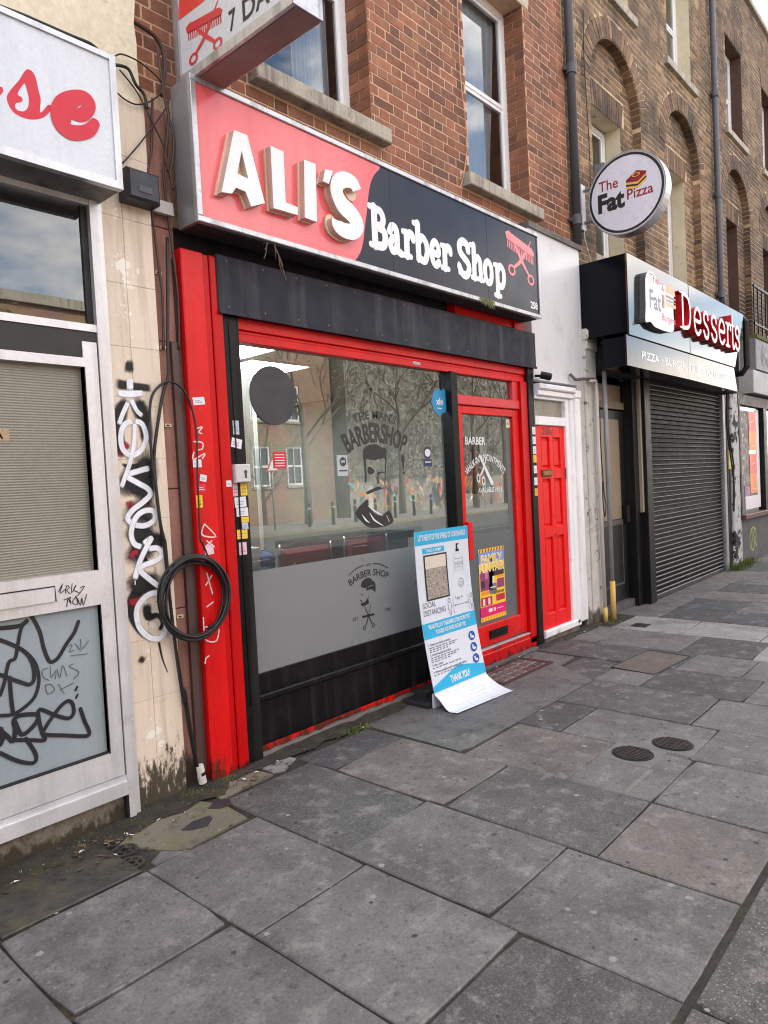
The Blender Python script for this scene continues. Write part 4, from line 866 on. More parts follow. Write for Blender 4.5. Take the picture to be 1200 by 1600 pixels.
for pts, r, lab in (([(1.8601,3.7285),(1.9285,3.7364),(1.9674,3.6726),(2.0094,3.6406),(2.0225,3.5732)], .008, 'thick black cable leaving the end of the white sign'),
                    ([(1.8601,3.593),(1.9054,3.5745),(1.9661,3.5744),(2.0403,3.6157),(2.1091,3.6817)], .004, 'thin black wire sagging right of the white sign'),
                    ([(1.8658,3.2511),(1.9607,3.3716),(2.0601,3.5092),(2.1325,3.6163)], .004, 'thin black wire slanting up beside the small black box'),
                    ([(1.8811,3.7139),(1.9706,3.6381),(2.0345,3.5328),(2.108,3.4023),(2.1183,3.2816)], .004, 'thin black wire crossing the pink stone'),
                    ([(1.8642,3.7732),(1.9039,3.7973),(1.9905,3.7971),(2.0783,3.7677),(2.1313,3.731)], .004, 'thin black wire arching over the sign corner'),
                    ([(1.9032,4.1153),(1.9429,4.0705),(2.0203,4.0495),(2.1375,4.0274),(2.19,3.9663),(2.1919,3.8581),(2.1632,3.7212)], .012, 'brown cable swinging across from the cream wall'),
                    ([(2.1072,3.9177),(2.1109,3.8376),(2.1228,3.7442),(2.1271,3.672),(2.141,3.6029),(2.1679,3.4462),(2.1364,3.2703),(2.1504,3.1993)], .007, 'brown cable hanging close to the red sign'),
                    ([(2.1507,3.6063),(2.132,3.476),(2.1135,3.3462),(2.1364,3.2703),(2.1608,3.2105)], .006, 'second brown cable hanging close to the red sign'),
                    ([(1.2283,3.6203),(1.335,3.6272),(1.4337,3.6284),(1.5376,3.6296),(1.6173,3.6324),(1.6536,3.6195)], .007, 'black cable lying along the top of the white sign')):
    cable('cable', wpt(-.24 if 'top of the white' in lab else .06 if 'swinging' in lab else -.02, pts), r, cabb if 'brown' in lab else cab, lab)
# coil of cable
b = B(); c0 = [(2.0942,1.0452)][0]
for q in range(7):
    R1 = .205+random.uniform(-.016, .016); ox, oz = random.uniform(-.014, .014), random.uniform(-.02, .008); yy = -.04-.009*q; p1, p2, p3 = [random.uniform(0, 6.28) for _ in range(3)]
    b.tube([(c0[0]+ox+R1*(.95+.025*math.sin(2*a+p1)+.012*math.sin(5*a+p2))*math.cos(a), yy+.008*math.sin(a*2+p3), c0[1]+oz+R1*(1.02+.025*math.sin(2*a+p2)+.01*math.sin(4*a+p3))*math.sin(a)) for a in [6.283*i/48 for i in range(48)]], random.choice((.0062, .0075, .0085)), 7, close=True)
for i in range(3): a = 1.0+i*2.1; b.tube([(c0[0]+.20*math.cos(a+d_a), -.07+.035*math.sin(e), c0[1]+.205*math.sin(a+d_a)) for d_a, e in ((0, 0), (.02, 1.5), (.04, 3.14))], .012, 5)
b.ob('cable_coil', cab, smooth=True, label='coil of black cable hung against the red pilaster', cat='cable coil')
b = B(); b.tube([(2.10, -.025, .03), (2.085, -.025, .13)], .022, 12, 0); b.tube([(2.096, -.025, .075), (2.093, -.025, .092)], .0235, 12, 1)
b.ob('white_connector', [M('cap_white', (206, 204, 196), .6, var=.2), black_gap], label='white plastic end cap on the cables at the wall foot', cat='connector')
t = thing('junction_box', 'small black box fixed above the cream pilaster', 'box', (1.95, -.03, 3.08))
b = B(); b.cham(1.845, 2.02, -.10, .0, 3.06, 3.21, .012); b.ob('case', M('box_black', (44, 46, 54), .45, var=.2, bump=.2), t); b = B(); b.box(1.90, 1.97, -.103, -.1, 3.10, 3.13); b.ob('label_plate', M('box_label', (70, 72, 80), .4), t)
b = B(); b.box(2.02, 2.14, -.02, .01, 3.06, 3.125); b.ob('bracket', M('bracket_white', (196, 192, 188), .6, var=.15), t)

# ================================================================ barber shop front
redp = M('red_gloss', (222, 18, 20), .36, spec=.3, dirt=[((190, 14, 18), .65, 2.2, .50), ((226, 60, 56), .45, 3.4, .56), ((120, 30, 28), .6, 26, .61)], var=.10, vs=3, fine=.04, fs=40, bump=.35, bs=22, streak=((150, 14, 18), .35, 6), chips=((120, 60, 54), .74, 14), base=((84, 40, 30), .30, .38, 12))
redd = M('red_dark', (196, 6, 12), .4, spec=.25, var=.12, vs=3, fine=.04, chips=((90, 30, 28), .73, 16), base=((70, 30, 24), .14, .36, 9))
blk_m = M('black_gloss', (16, 16, 17), .4, spec=.2, dirt=[((44, 42, 40), .6, 5, .56), ((70, 66, 62), .5, 40, .64)], var=.2, vs=4, fine=.06, streak=((70, 68, 66), .35, 9), chips=((104, 100, 96), .75, 20))
navy = M('shutter_navy', (34, 36, 47), .55, spec=.25, dirt=[((74, 74, 78), .5, 6, .6), ((104, 100, 96), .6, 50, .66)], var=.15, vs=4, fine=.08, streak=((92, 92, 90), .6, 5), chips=((120, 116, 110), .73, 18))
bs_ = thing('barber_shopfront', 'red and black barber shop front with big window and glazed door', 'shopfront', (4.0, 0, 0))
b = B(); b.cham(2.162, 2.30, -.03, .15, 0, 2.90, .006); b.ob('pilaster', redp, bs_)
b = B(); b.cham(2.304, 2.345, -.012, .15, 0, 2.90, .004); b.cham(2.348, 2.418, -.022, .15, 0, 2.90, .006); b.ob('pilaster_moulding', redd, bs_)
b = B(); b.cham(2.42, 2.535, -.004, .15, 0, 2.59, .004); b.cham(2.46, 2.468, -.010, -.003, .35, 2.55, .002); b.ob('post', blk_m, bs_)
b = B(); b.cham(2.385, 5.905, -.035, .15, 2.592, 2.915, .006); b.box(2.385, 5.905, -.043, -.03, 2.586, 2.606); b.ob('shutter_box', navy, bs_)
b = B()
for i in range(14): disc(b, 2.45+i*.26, 2.885, .006, wallf(-.0365), 0, 0, 8); disc(b, 2.45+i*.26, 2.63, .006, wallf(-.0365), 0, 0, 8)
b.ob('rivets', M('rivet', (96, 96, 98), .5), bs_, kind='stuff')
b = B(); b.box(2.2, 5.9, .1, .16, 2.9, 3.05, 0); b.box(4.72, 5.6, .02, .1, 2.915, 3.05, 1); b.box(5.604, 5.76, .0, .1, 2.915, 3.05, 1); b.ob('fascia_board', [black_gap, redd], bs_)
b = B(); b.cham(2.535, 5.772, .012, .1, 2.525, 2.592, .004); b.cham(2.535, 5.772, .03, .1, 2.505, 2.525, .003); b.cham(2.535, 5.772, .022, .1, 2.455, 2.505, .004); b.ob('head_rail', redp, bs_)
GY = .06
# window pane and frosted film
b = B(); b.face([(2.535, GY, .47), (4.60, GY, .47), (4.60, GY, 2.46), (2.535, GY, 2.46)]); win = b.ob('window_pane', glass_shop, bs_)
film = M('frosted_film', (128, 131, 132), .32, var=.05, vs=1.5, fine=.0, spec=.6)
b = B(); b.face([(2.535, GY-.0025, .50), (4.59, GY-.0025, .50), (4.59, GY-.0025, 1.112), (2.535, GY-.0025, 1.112)]); b.ob('frosted_film', film, win)
b = B(); b.box(2.535, 4.59, .04, .1, .375, .5); b.cham(2.535, 4.59, .0, .1, .345, .385, .008); b.box(2.535, 4.59, .03, .1, .06, .345); b.ob('stall_riser', blk_m, bs_)
b = B(); b.box(4.17, 4.56, .012, .03, .10, .30)
for i in range(7): b.box(4.18, 4.55, .006, .012, .11+i*.027, .122+i*.027)
b.ob('air_brick', M('vent_black', (36, 34, 34), .6, var=.3), bs_)
b = B(); b.box(2.535, 4.6, .012, .1, -.02, .045); b.ob('base_course', M('base_concrete', (124, 116, 112), .9, var=.2, vs=9, bump=.6, bs=60), bs_)
b = B(); k = 40; P0 = [(2.54+i*(2.05/k), .055+random.uniform(-.012, .012)) for i in range(k+1)]; P1 = [(2.54+i*(2.05/k), .086) for i in range(k+1)]
b.mesh([(x, .009, z) for x, z in P0]+[(x, .009, z) for x, z in P1], [(i, i+1, k+2+i, k+1+i) for i in range(k)]); b.ob('red_paint_line', redp, bs_)
# vinyl lettering and stickers on the pane
fr = wallf(GY-.002); frf = wallf(GY-.0032)
vb = M('vinyl_black', (36, 36, 37), .45, var=.1)
b = B(); text(b, "THE MAN'S", fr, 3.735, 2.055, .06, 0, w=.44, bold=.012, warp=arcw(.70)); b.ob('arched_lettering', vb, win); b = B(); text(b, 'BARBERSHOP', fr, 3.735, 1.895, .135, 0, w=.62, bold=.03, warp=arcw(.58)); b.ob('arched_lettering', vb, win)
b = B()
fill(b, [smooth([(3.5896,1.8011),(3.5973,1.844),(3.6629,1.8721),(3.7371,1.8758),(3.792,1.8542),(3.8346,1.8481),(3.8387,1.8132),(3.8241,1.7117),(3.8106,1.5978),(3.8,1.5854),(3.8194,1.7625),(3.786,1.7754),(3.7099,1.7634),(3.6233,1.7703),(3.6164,1.7396),(3.6115,1.6166),(3.5935,1.6171),(3.5983,1.7152),(3.5877,1.7767)],2,True)], fr)
fill(b, [smooth([(3.6267,1.6963),(3.6511,1.7175),(3.6998,1.6918),(3.684,1.6673),(3.638,1.6652)],3,True)], fr); fill(b, [[(3.7292,1.6744),(3.7787,1.6809),(3.8211,1.6724),(3.778,1.6708),(3.7412,1.6603),(3.7343,1.594),(3.723,1.5944)]], fr)
fill(b, [smooth([(3.6059,1.5429),(3.6854,1.5645),(3.7328,1.5752),(3.7788,1.5577),(3.7309,1.5502),(3.6837,1.5427),(3.6181,1.5238)],2,True)], fr)
fill(b, [smooth([(3.4798,1.4029),(3.5783,1.4765),(3.6152,1.4869),(3.621,1.4433),(3.6808,1.3837),(3.7546,1.3663),(3.8339,1.3993),(3.8771,1.3259),(3.8556,1.3018),(3.7769,1.2855),(3.6732,1.2843),(3.6007,1.2963),(3.5409,1.3378)],2,True)], fr)
b.ob('bearded_face_decal', vb, win)
vw = M('vinyl_white', (226, 228, 228), .4)
b = B()
for pts in ([(3.5446,1.3865),(3.5775,1.3474),(3.6121,1.3264)], [(3.6263,1.3935),(3.6683,1.3409),(3.7584,1.2933)], [(3.8021,1.3631),(3.8275,1.3167)], [(3.612,1.4439),(3.6822,1.4024),(3.7546,1.3663)]): stroke(b, pts, [.004]+[.014]*(len(pts)-2)+[.004], frf, 0, 5)
b.ob('beard_highlight', vw, win)
b = B(); n = 10
disc(b, 4.50, 2.215, .075, wallf(GY-.0046), 0, 0, 20); 
for a in range(8): disc(b, 4.50+.062*math.cos(a*.785), 2.215+.062*math.sin(a*.785), .042, wallf(GY-.0030-.0001*a), 0, 0, 14)
disc(b, 4.560, 2.30, .026, wallf(GY-.0026), 0, 0, 12)
text(b, 'xln', wallf(GY-.0054), 4.50, 2.195, .055, 1, bold=.02); rect(b, 4.47, 4.53, 2.163, 2.17, wallf(GY-.0054), 1)
b.ob('cloud_sticker', [M('sticker_blue', (42, 142, 190), .4), vw], win)
b = B(); rect(b, 2.785, 2.885, 1.72, 1.82, frf, 0)
for i in range(5): rect(b, 2.797, 2.873, 1.733+i*.017, 1.738+i*.017, wallf(GY-.0038), 1)
b.ob('red_notice', [M('sticker_red', (204, 40, 48), .45), vw], win)
b = B(); rect(b, 4.27, 4.365, 1.71, 1.765, frf, 0); disc(b, 4.318, 1.815, .043, frf, 0, 0, 18, .05); disc(b, 4.318, 1.815, .036, wallf(GY-.0038), 1, 0, 18, .03); rect(b, 4.28, 4.355, 1.74, 1.748, wallf(GY-.0038), 1)
b.ob('navy_sticker', [M('sticker_navy', (34, 46, 88), .4), vw], win)
b = B(); rect(b, 3.33, 3.43, 1.66, 1.80, frf, 0); disc(b, 3.385, 1.755, .032, wallf(GY-.0038), 1, 0, 18); disc(b, 3.375, 1.757, .009, wallf(GY-.0044), 0, 0, 10); disc(b, 3.395, 1.757, .009, wallf(GY-.0044), 0, 0, 10); rect(b, 3.345, 3.42, 1.69, 1.70, wallf(GY-.0038), 1)
b.ob('pale_notice', [M('notice_pale', (182, 188, 190), .5), M('notice_ink', (60, 62, 66), .5)], win)
b = B(); disc(b, 4.02, 1.77, .02, fr, 0, 0, 16, .035); rect(b, 4.012, 4.028, 1.69, 1.74, fr, 0); disc(b, 4.02, 1.665, .012, fr, 0, 0, 12); b.ob('exclamation_decal', vb, win)
b = B(); rect(b, 4.15, 4.235, 2.475, 2.497, wallf(.0205), 0); b.ob('alarm_sticker', M('sticker_silver', (176, 172, 170), .4), bs_)
# logo on the frosted film
fl = wallf(GY-.0040)
b = B(); text(b, 'BARBER SHOP', fl, 3.585, .955, .048, 0, w=.40, bold=.014, warp=arcw(.42)); text(b, "ALI'S", fl, 3.58, 1.025, .018, 0); b.ob('logo_lettering', vb, win); b = B()
stroke(b, [(3.385, .985), (3.45, 1.018), (3.53, 1.036)], .006, fl, 0, 5); stroke(b, [(3.63, 1.036), (3.71, 1.022), (3.78, .988)], .006, fl, 0, 5)
b.ob('logo_flourish', vb, win); b = B(); text(b, 'EST.', fl, 3.43, .665, .026, 0); b.ob('logo_lettering', vb, win); b = B(); text(b, '1998', fl, 3.76, .675, .026, 0); b.ob('logo_lettering', vb, win); b = B()
fill(b, [smooth([(3.4971,0.9014),(3.5058,0.9203),(3.5414,0.9405),(3.5809,0.9409),(3.6097,0.9279),(3.6043,0.9219),(3.6286,0.9117),(3.6446,0.8907),(3.6435,0.8431),(3.6351,0.8324),(3.6188,0.8501),(3.5896,0.8595),(3.5472,0.8556),(3.561,0.8755),(3.6017,0.8883),(3.6311,0.879),(3.6012,0.8816),(3.5609,0.8738),(3.5461,0.8726),(3.4985,0.8879)],2,True)], fl)
fill(b, [smooth([(3.4842,0.8405),(3.4973,0.8412),(3.5158,0.8284),(3.5108,0.8265),(3.4968,0.8346)],2,True)], fl); fill(b, [smooth([(3.4775,0.8032),(3.4962,0.7946),(3.5068,0.7744),(3.5446,0.7886),(3.5706,0.82),(3.5622,0.7942),(3.5662,0.7615),(3.5005,0.7554),(3.487,0.7693),(3.4952,0.7813)],2,True)], fl)
b.ob('logo_head', vb, win); b = B()
cx, cz = [(3.5558,0.677)][0]
for a in (.55, -.62):
    stroke(b, [(cx-.06*math.sin(a)*-1, cz+.075), (cx-.05*math.sin(a), cz-.055)], [.004, .008], fl, 0, 1)
rect(b, cx-.062, cx+.062, cz-.006, cz+.010, fl, 0)
for q in (-1, 1): ring(b, cx+q*.045, cz-.075, .010, .016, fl, 0, .0001, 14)
b.ob('logo_scissors', vb, win)
# dark round board fixed to the pane
b = B(); n = 44
P = [(2.812+.180*math.cos(6.283*i/n), 2.165+.180*math.sin(6.283*i/n)) for i in range(n)]
b.mesh([(u, GY-.008, v) for u, v in P]+[(u, GY-.001, v) for u, v in P], [tuple(range(n))]+[(i, n+i, n+(i+1) % n, (i+1) % n) for i in range(n)]); b.ob('round_board', M('board_black', (58, 58, 60), .6, var=.05), win)
# mullion and door
b = B(); b.cham(4.59, 4.635, .0, .1, .03, 2.46, .004); b.cham(4.642, 4.69, .01, .1, .03, 2.46, .004); b.ob('mullion', blk_m, bs_); b = B(); b.box(4.634, 4.643, .012, .1, .06, 2.45); b.ob('mullion_strip', M('bright_strip', (170, 168, 166), .35, metal=.5, var=.2), bs_)
b = B(); b.box(5.66, 5.77, .0, .12, .06, 2.46); b.ob('door_post', redd, bs_)
b = B(); b.cham(4.69, 5.66, .015, .1, 2.205, 2.285, .006); b.cham(5.57, 5.66, .03, .1, 2.285, 2.46, .004); b.ob('door_head', M('red_faded', (214, 52, 58), .45, var=.15, vs=4, chips=((226, 150, 146), .68, 16)), bs_)
b = B(); b.face([(4.69, GY, 2.285), (5.58, GY, 2.285), (5.58, GY, 2.46), (4.69, GY, 2.46)]); b.ob('transom_pane', glass_shop, bs_)
b = B(); b.cham(4.695, 4.765, .03, .09, .17, 2.20, .005); b.cham(5.55, 5.655, .03, .09, .17, 2.20, .005); b.cham(4.765, 5.55, .031, .09, 2.135, 2.20, .004); b.cham(4.765, 5.55, .031, .09, .17, .345, .004)
dr = b.ob('door', redp, bs_)
b = B(); b.face([(4.76, GY, .34), (5.555, GY, .34), (5.555, GY, 2.14), (4.76, GY, 2.14)]); b.ob('pane', glass_shop, dr)
b = B(); b.face([(4.765, GY-.002, .345), (5.54, GY-.002, .345), (5.54, GY-.002, 1.13), (4.765, GY-.002, 1.13)]); b.face([(5.46, GY-.002, 1.131), (5.535, GY-.002, 1.131), (5.535, GY-.002, 2.13), (5.46, GY-.002, 2.13)]); b.ob('frosted_film', M('film_dark', (98, 103, 105), .32, var=.05, vs=1.5, fine=0), dr)  # frosted film on the lower door, plus a plain grey strip up the right edge
b = B(); b.box(5.02, 5.30, .018, .031, .222, .292); b.box(5.03, 5.29, .012, .018, .262, .286); b.ob('letter_box', blk_m, dr)
b = B(); b.cham(4.735, 4.80, -.005, .03, .93, 1.245, .006); b.ob('push_plate', redp, dr)
b = B(); b.cham(4.66, 5.77, .0, .1, -.02, .115, .006, 0); b.box(4.69, 5.66, .008, .1, .115, .15, 1); b.box(4.69, 5.66, .004, .05, .15, .158, 2); b.ob('threshold', [redd, redp, alu], bs_)
b = B(); b.box(4.60, 5.70, -.05, .0, -.02, .02); b.ob('step', patch_m, bs_)
frd = wallf(GY-.004)
b = B(); text(b, 'BARBER', frd, 4.98, 1.885, .065, 0, bold=.02, w=.30); b.ob('white_lettering', vw, dr); b = B(); text(b, 'WALK-IN APPOINTMENTS', frd, 5.12, 1.745, .06, 0, w=.62, bold=.015, warp=arcw(.38)); b.ob('white_lettering', vw, dr); b = B(); text(b, 'AVAILABLE', frd, 5.11, 1.475, .045, 0, w=.24, bold=.016); b.ob('white_lettering', vw, dr); b = B(); text(b, 'HERE', frd, 5.31, 1.475, .045, 0, w=.12, bold=.016); b.ob('white_lettering', vw, dr); b = B()
stroke(b, [(5.03, 1.79), (5.20, 1.555)], [.02, .045], frd, 0, 1); stroke(b, [(5.15, 1.80), (5.07, 1.67), (5.02, 1.62)], [.006, .02, .012], frd, 0, 4); ring(b, 5.0, 1.60, .016, .026, frd, 0, .0006, 16, 1.5); ring(b, 5.075, 1.575, .016, .026, frd, 0, .0006, 16, 1.5)
b.ob('scissors_decal', vw, dr)
b = B(); rect(b, 5.475, 5.535, 2.04, 2.115, wallf(GY-.005), 0); rect(b, 5.49, 5.52, 2.06, 2.09, wallf(GY-.0056), 1); b.ob('sticker', [M('sticker_cream', (232, 228, 206), .5), M('sticker_olive', (170, 168, 96), .5)], dr)
b = B(); b.cham(5.772, 5.872, -.015, .15, 0, 2.592, .005); b.ob('end_post', blk_m, bs_)
# key switch and stickers on the black post
b = B(); b.cham(2.425, 2.53, -.045, -.004, 1.64, 1.745, .006); b.ob('key_switch', M('switch_white', (206, 204, 204), .45, var=.08), bs_)
b = B(); disc(b, 2.492, 1.70, .012, wallf(-.0455), 0, 0, 14); rect(b, 2.484, 2.50, 1.665, 1.70, wallf(-.0458), 0); b.ob('key_slot', M('slot_grey', (90, 88, 86), .4, metal=.5), bs_)
sy, sw_, spk, sb_ = M('sticker_yellow', (240, 198, 40), .5), M('sticker_white', (226, 226, 230), .5, var=.05), M('sticker_pink', (232, 190, 204), .5), M('sticker_bluegrey', (184, 194, 206), .5)
ink = M('print_ink', (150, 146, 156), .6); ink_b = M('print_blue', (140, 160, 208), .6); ink_r = M('print_red', (214, 40, 60), .6)
def sticker(par, x0, x1, z0, z1, Y, m_, ik=ink, tilt=0, lines=2):
    f0 = wallf(Y-.001); cx, cz = (x0+x1)/2, (z0+z1)/2; ca, sa = math.cos(tilt), math.sin(tilt)
    f = lambda u, v, w=0: f0(cx+(u-cx)*ca-(v-cz)*sa, cz+(u-cx)*sa+(v-cz)*ca, w)
    b = B(); rect(b, x0, x1, z0, z1, f, 0); w = x1-x0; h = z1-z0
    for i in range(lines): rect(b, x0+w*.16, x1-w*(.16+.25*random.random()), z0+h*(.25+.5*i/lines), z0+h*(.25+.5*i/lines)+h*.08, f, 1, .0007)
    return b.ob('sticker', [m_, ik], par)
Yp = -.004
for (px0, py0, px1, py1, m_, ik, tl) in ((363,657,374,679,sb_,ink,0),(360,684,378,701,sw_,ink,-.25),(362,738,373,752,sw_,ink,.1),(372,738,382,751,sw_,ink,-.1),(362,753,374,775,spk,ink,.05),(375,755,387,774,sy,ink,0),(366,776,385,792,sw_,ink_b,.06),(369,793,388,806,sw_,ink_b,0),(377,808,389,816,sy,ink,0),(378,816,388,827,sb_,ink,.1),(370,827,387,841,sy,sy,0),(373,848,386,866,spk,ink,0)):
    pass
for (x0, z1, x1, z0, m_, ik, tl) in [(a[0][0], a[0][1], a[1][0], a[1][1], *r) for a, r in (
   ([(2.4509,1.9954),(2.4942,1.9163)], (sb_, ink, 0)), ([(2.4347,1.8935),(2.5067,1.8394)], (sw_, ink, -.2)), ([(2.4293,1.6975),(2.4659,1.6491)], (sw_, ink, .1)), ([(2.4741,1.7001),(2.5113,1.6514)], (sw_, ink, -.1)),
   ([(2.4251,1.6394),(2.4688,1.5646)], (spk, ink, .05)), ([(2.4786,1.6376),(2.5279,1.5656)], (sy, ink, 0)), ([(2.4326,1.559),(2.514,1.4995)], (sw_, ink_b, .06)), ([(2.4414,1.4964),(2.5239,1.4469)], (sw_, ink_b, 0)),
   ([(2.4735,1.4429),(2.5258,1.4096)], (sy, ink, 0)), ([(2.4756,1.4096),(2.5183,1.3692)], (sb_, ink, .1)), ([(2.4369,1.3722),(2.51,1.3179)], (sy, ink, 0)), ([(2.445,1.2981),(2.4987,1.2261)], (spk, ink, 0)))]:
    sticker(bs_, x0, x1, z0, z1, Yp, m_, ik, tl)
for (x0, z1, x1, z0, m_, ik, tl) in [(a[0][0], a[0][1], a[1][0], a[1][1], *r) for a, r in (
   ([(2.1812,2.1106),(2.2549,2.0697)], (sw_, ink, .12)), ([(2.1572,1.7742),(2.2104,1.7322)], (sw_, ink_b, 0)), ([(2.1953,1.6909),(2.2375,1.655)], (sw_, ink, -.2)),
   ([(2.1755,1.6397),(2.2294,1.5994)], (M('sticker_crimson', (226, 40, 70), .5), sw_, 0)), ([(2.1634,1.5815),(2.2028,1.5136)], (sy, black_gap, 0)), ([(2.1963,1.3086),(2.2542,1.2534)], (spk, sw_, .1)))]:
    sticker(bs_, x0, x1, z0, z1, -.03, m_, ik, tl)
sticker(bs_, 2.37, 2.405, 1.62, 1.655, -.022, sw_, ink, 0)
for i, (z, m_) in enumerate(((1.98, sw_), (1.89, sw_), (1.80, sw_), (1.72, sy), (1.62, sw_), (1.51, sw_), (1.41, M('sticker_orange', (238, 160, 60), .5)))): sticker(bs_, 5.81, 5.868, z, z+.07, -.015, m_, ink, 0)
# chalky tags on the red pilaster
b = B(); fr = wallf(-.0306)
for pts in ([(2.1974,1.9419),(2.2282,1.9491),(2.2036,1.9226),(2.2218,1.9133)], [(2.1698,1.8705),(2.2222,1.8646),(2.2198,1.832),(2.1891,1.8255)], [(2.1657,1.8125),(2.1592,1.774),(2.2332,1.806),(2.2161,1.78)],
            [(2.2059,1.4237),(2.1866,1.3666),(2.2742,1.3489),(2.2095,1.4202)], [(2.2047,1.2995),(2.2453,1.3284)], [(2.2146,1.3313),(2.2585,1.2941)], [(2.202,1.1555),(2.2285,1.0396)], [(2.2317,1.1384),(2.1898,1.0915)], [(2.189,0.9733),(2.2291,0.9932)],
            [(2.1621,0.9188),(2.1623,0.8139),(2.1907,0.7819),(2.2372,0.7791),(2.257,0.8353)], [(2.166,0.8657),(2.2516,0.8697),(2.2789,0.9183)], [(2.1558,0.6707),(2.1614,0.6958),(2.1813,0.7046)]):
    b = B(); stroke(b, pts, .008, fr, 0, 4); b.ob('chalk_mark', M('tag_white', (232, 206, 204), .6, var=.3, vs=40), bs_)
t = thing('security_camera', 'small black security camera beside the end of the shutter box', 'camera', (5.97, -.08, 2.52)); b = B(); b.tube([(5.93, .0, 2.53), (5.95, -.04, 2.525), (5.97, -.07, 2.52)], .012, 8); b.ob('bracket', blk_m, t); b = B(); b.tube([(5.93, -.06, 2.53), (5.99, -.13, 2.505)], .035, 14); b.ob('body', blk_m, t); b = B(); b.tube([(5.988, -.128, 2.506), (5.995, -.136, 2.503)], .025, 14); b.ob('lens', M('lens', (12, 12, 14), .1), t)

# ================================================================ barber fascia sign
fs_ = thing('fascia_sign', 'long red and black barber lightbox sign with raised white letters', 'sign', (4.0, -.1, 3.0), group='fascia signs')
SY = -.18
cabm = M('cabinet_silver', (168, 170, 174), .42, metal=.6, var=.12, vs=3, streak=((120, 112, 104), .5, 6))
b = B(); b.box(2.176, 5.755, SY+.02, -.005, 3.0, 3.742, 0); b.ob('cabinet', [cabm], fs_)
b = B(); b.box(2.2, 5.73, SY+.03, -.01, 2.992, 2.999); b.ob('underside', M('under_dark', (40, 36, 36), .8, var=.3, vs=4), fs_)
trim = M('alu_trim_dirty', (196, 196, 198), .38, metal=.55, var=.12, vs=5, streak=((92, 86, 80), .7, 12), dirt=((84, 78, 72), .7, 14, .60))
b = B(); b.cham(2.173, 5.758, SY-.012, SY+.02, 3.715, 3.748, .004); b.cham(2.173, 5.758, SY-.012, SY+.02, 2.997, 3.03, .004); b.cham(2.173, 2.205, SY-.012, SY+.02, 3.03, 3.715, .003); b.cham(5.735, 5.758, SY-.012, SY+.02, 3.03, 3.715, .003); b.ob('frame', trim, fs_)
pinkm = M('acrylic_red', (240, 112, 118), .22, var=.08, vs=1.1, fine=.02, streak=((226, 84, 88), .6, 7.0), dirt=((228, 80, 84), .5, 1.6, .57)); navm = M('acrylic_black', (30, 33, 46), .22, spec=.25, var=.08, vs=1.5, fine=.02)
split = smooth([(3.6473,3.6984),(3.5857,3.6437),(3.5407,3.5685),(3.5097,3.4668),(3.4898,3.3687),(3.4639,3.2696),(3.4412,3.1718),(3.4133,3.1043),(3.3716,3.0497),(3.3402,3.0261)], 4)
split[0] = (split[0][0], 3.715); split[-1] = (split[-1][0], 3.03)
b = B(); f_ = wallf(SY)
fill(b, [[(2.205, 3.03)]+[(u, min(3.715, max(3.03, v))) for u, v in split[::-1]]+[(2.205, 3.715)]], f_); b.ob('red_panel', pinkm, fs_)
b = B(); fill(b, [[(u, min(3.715, max(3.03, v))) for u, v in split]+[(5.735, 3.03), (5.735, 3.715)]], f_); b.ob('black_panel', navm, fs_)
b = B(); b.box(3.735, 3.738, SY-.0012, SY+.001, 3.03, 3.715); b.box(4.92, 4.923, SY-.0012, SY+.001, 3.03, 3.715); b.ob('panel_seam', M('seam_dark', (24, 26, 34), .5), fs_, kind='stuff')
lw = M('letter_white', (240, 240, 242), .3, var=.04, vs=3, streak=((200, 196, 192), .35, 12)); ls_ = M('letter_side', (206, 190, 178), .5, var=.15, vs=6, streak=((140, 120, 108), .5, 12)); lr = M('letter_rim', (232, 206, 178), .4)
fz = wallf(SY-.0005)
def raised(name, loops, par=fs_, d=.055, mats=None):
    b = B(); fill(b, loops, fz, 0, d, 1)
    cx = sum(p[0] for p in loops[0])/len(loops[0]); cz = sum(p[1] for p in loops[0])/len(loops[0])
    fill(b, [[(cx+(u-cx)*1.0-.012, v-.006) for u, v in loops[0]]], fz, 2, .012, 2)
    return b.ob(name, mats or [lw, ls_, lr], par)
SYF = -.235
raised('letter_a', [[(2.2971,3.1614),(2.4013,3.5155),(2.4891,3.5169),(2.5855,3.1787),(2.4884,3.1362),(2.4558,3.2063),(2.3928,3.211),(2.364,3.1712)], [(2.4067,3.2881),(2.4795,3.2811),(2.4447,3.4203)]])
raised('letter_l', [[(2.6496,3.5128),(2.7448,3.5092),(2.7392,3.2232),(2.8298,3.2194),(2.8264,3.1728),(2.6473,3.1682)]])
raised('letter_i', [[(2.9013,3.5122),(2.9934,3.515),(2.9807,3.1706),(2.8824,3.1728)]])
raised('apostrophe', [[(3.0718,3.5072),(3.1373,3.5169),(3.0966,3.4266),(3.0474,3.4299)]])
b = B(); S_ = [(3.345,3.4563),(3.3187,3.4938),(3.2471,3.4963),(3.1812,3.46),(3.1626,3.3967),(3.2063,3.3306),(3.2889,3.2925),(3.3363,3.2443),(3.2956,3.1899),(3.2157,3.1743),(3.154,3.1911),(3.1496,3.2239)]
stroke(b, S_, [.085,.09,.095,.1,.11,.12,.12,.11,.1,.095,.09,.085], fz, 0, 5, .055, 1, cap=False, lift=0); stroke(b, [(u-.012, v-.006) for u, v in S_], .1, fz, 2, 4, .012, 2, lift=0); b.ob('letter_s', [lw, ls_, lr], fs_)
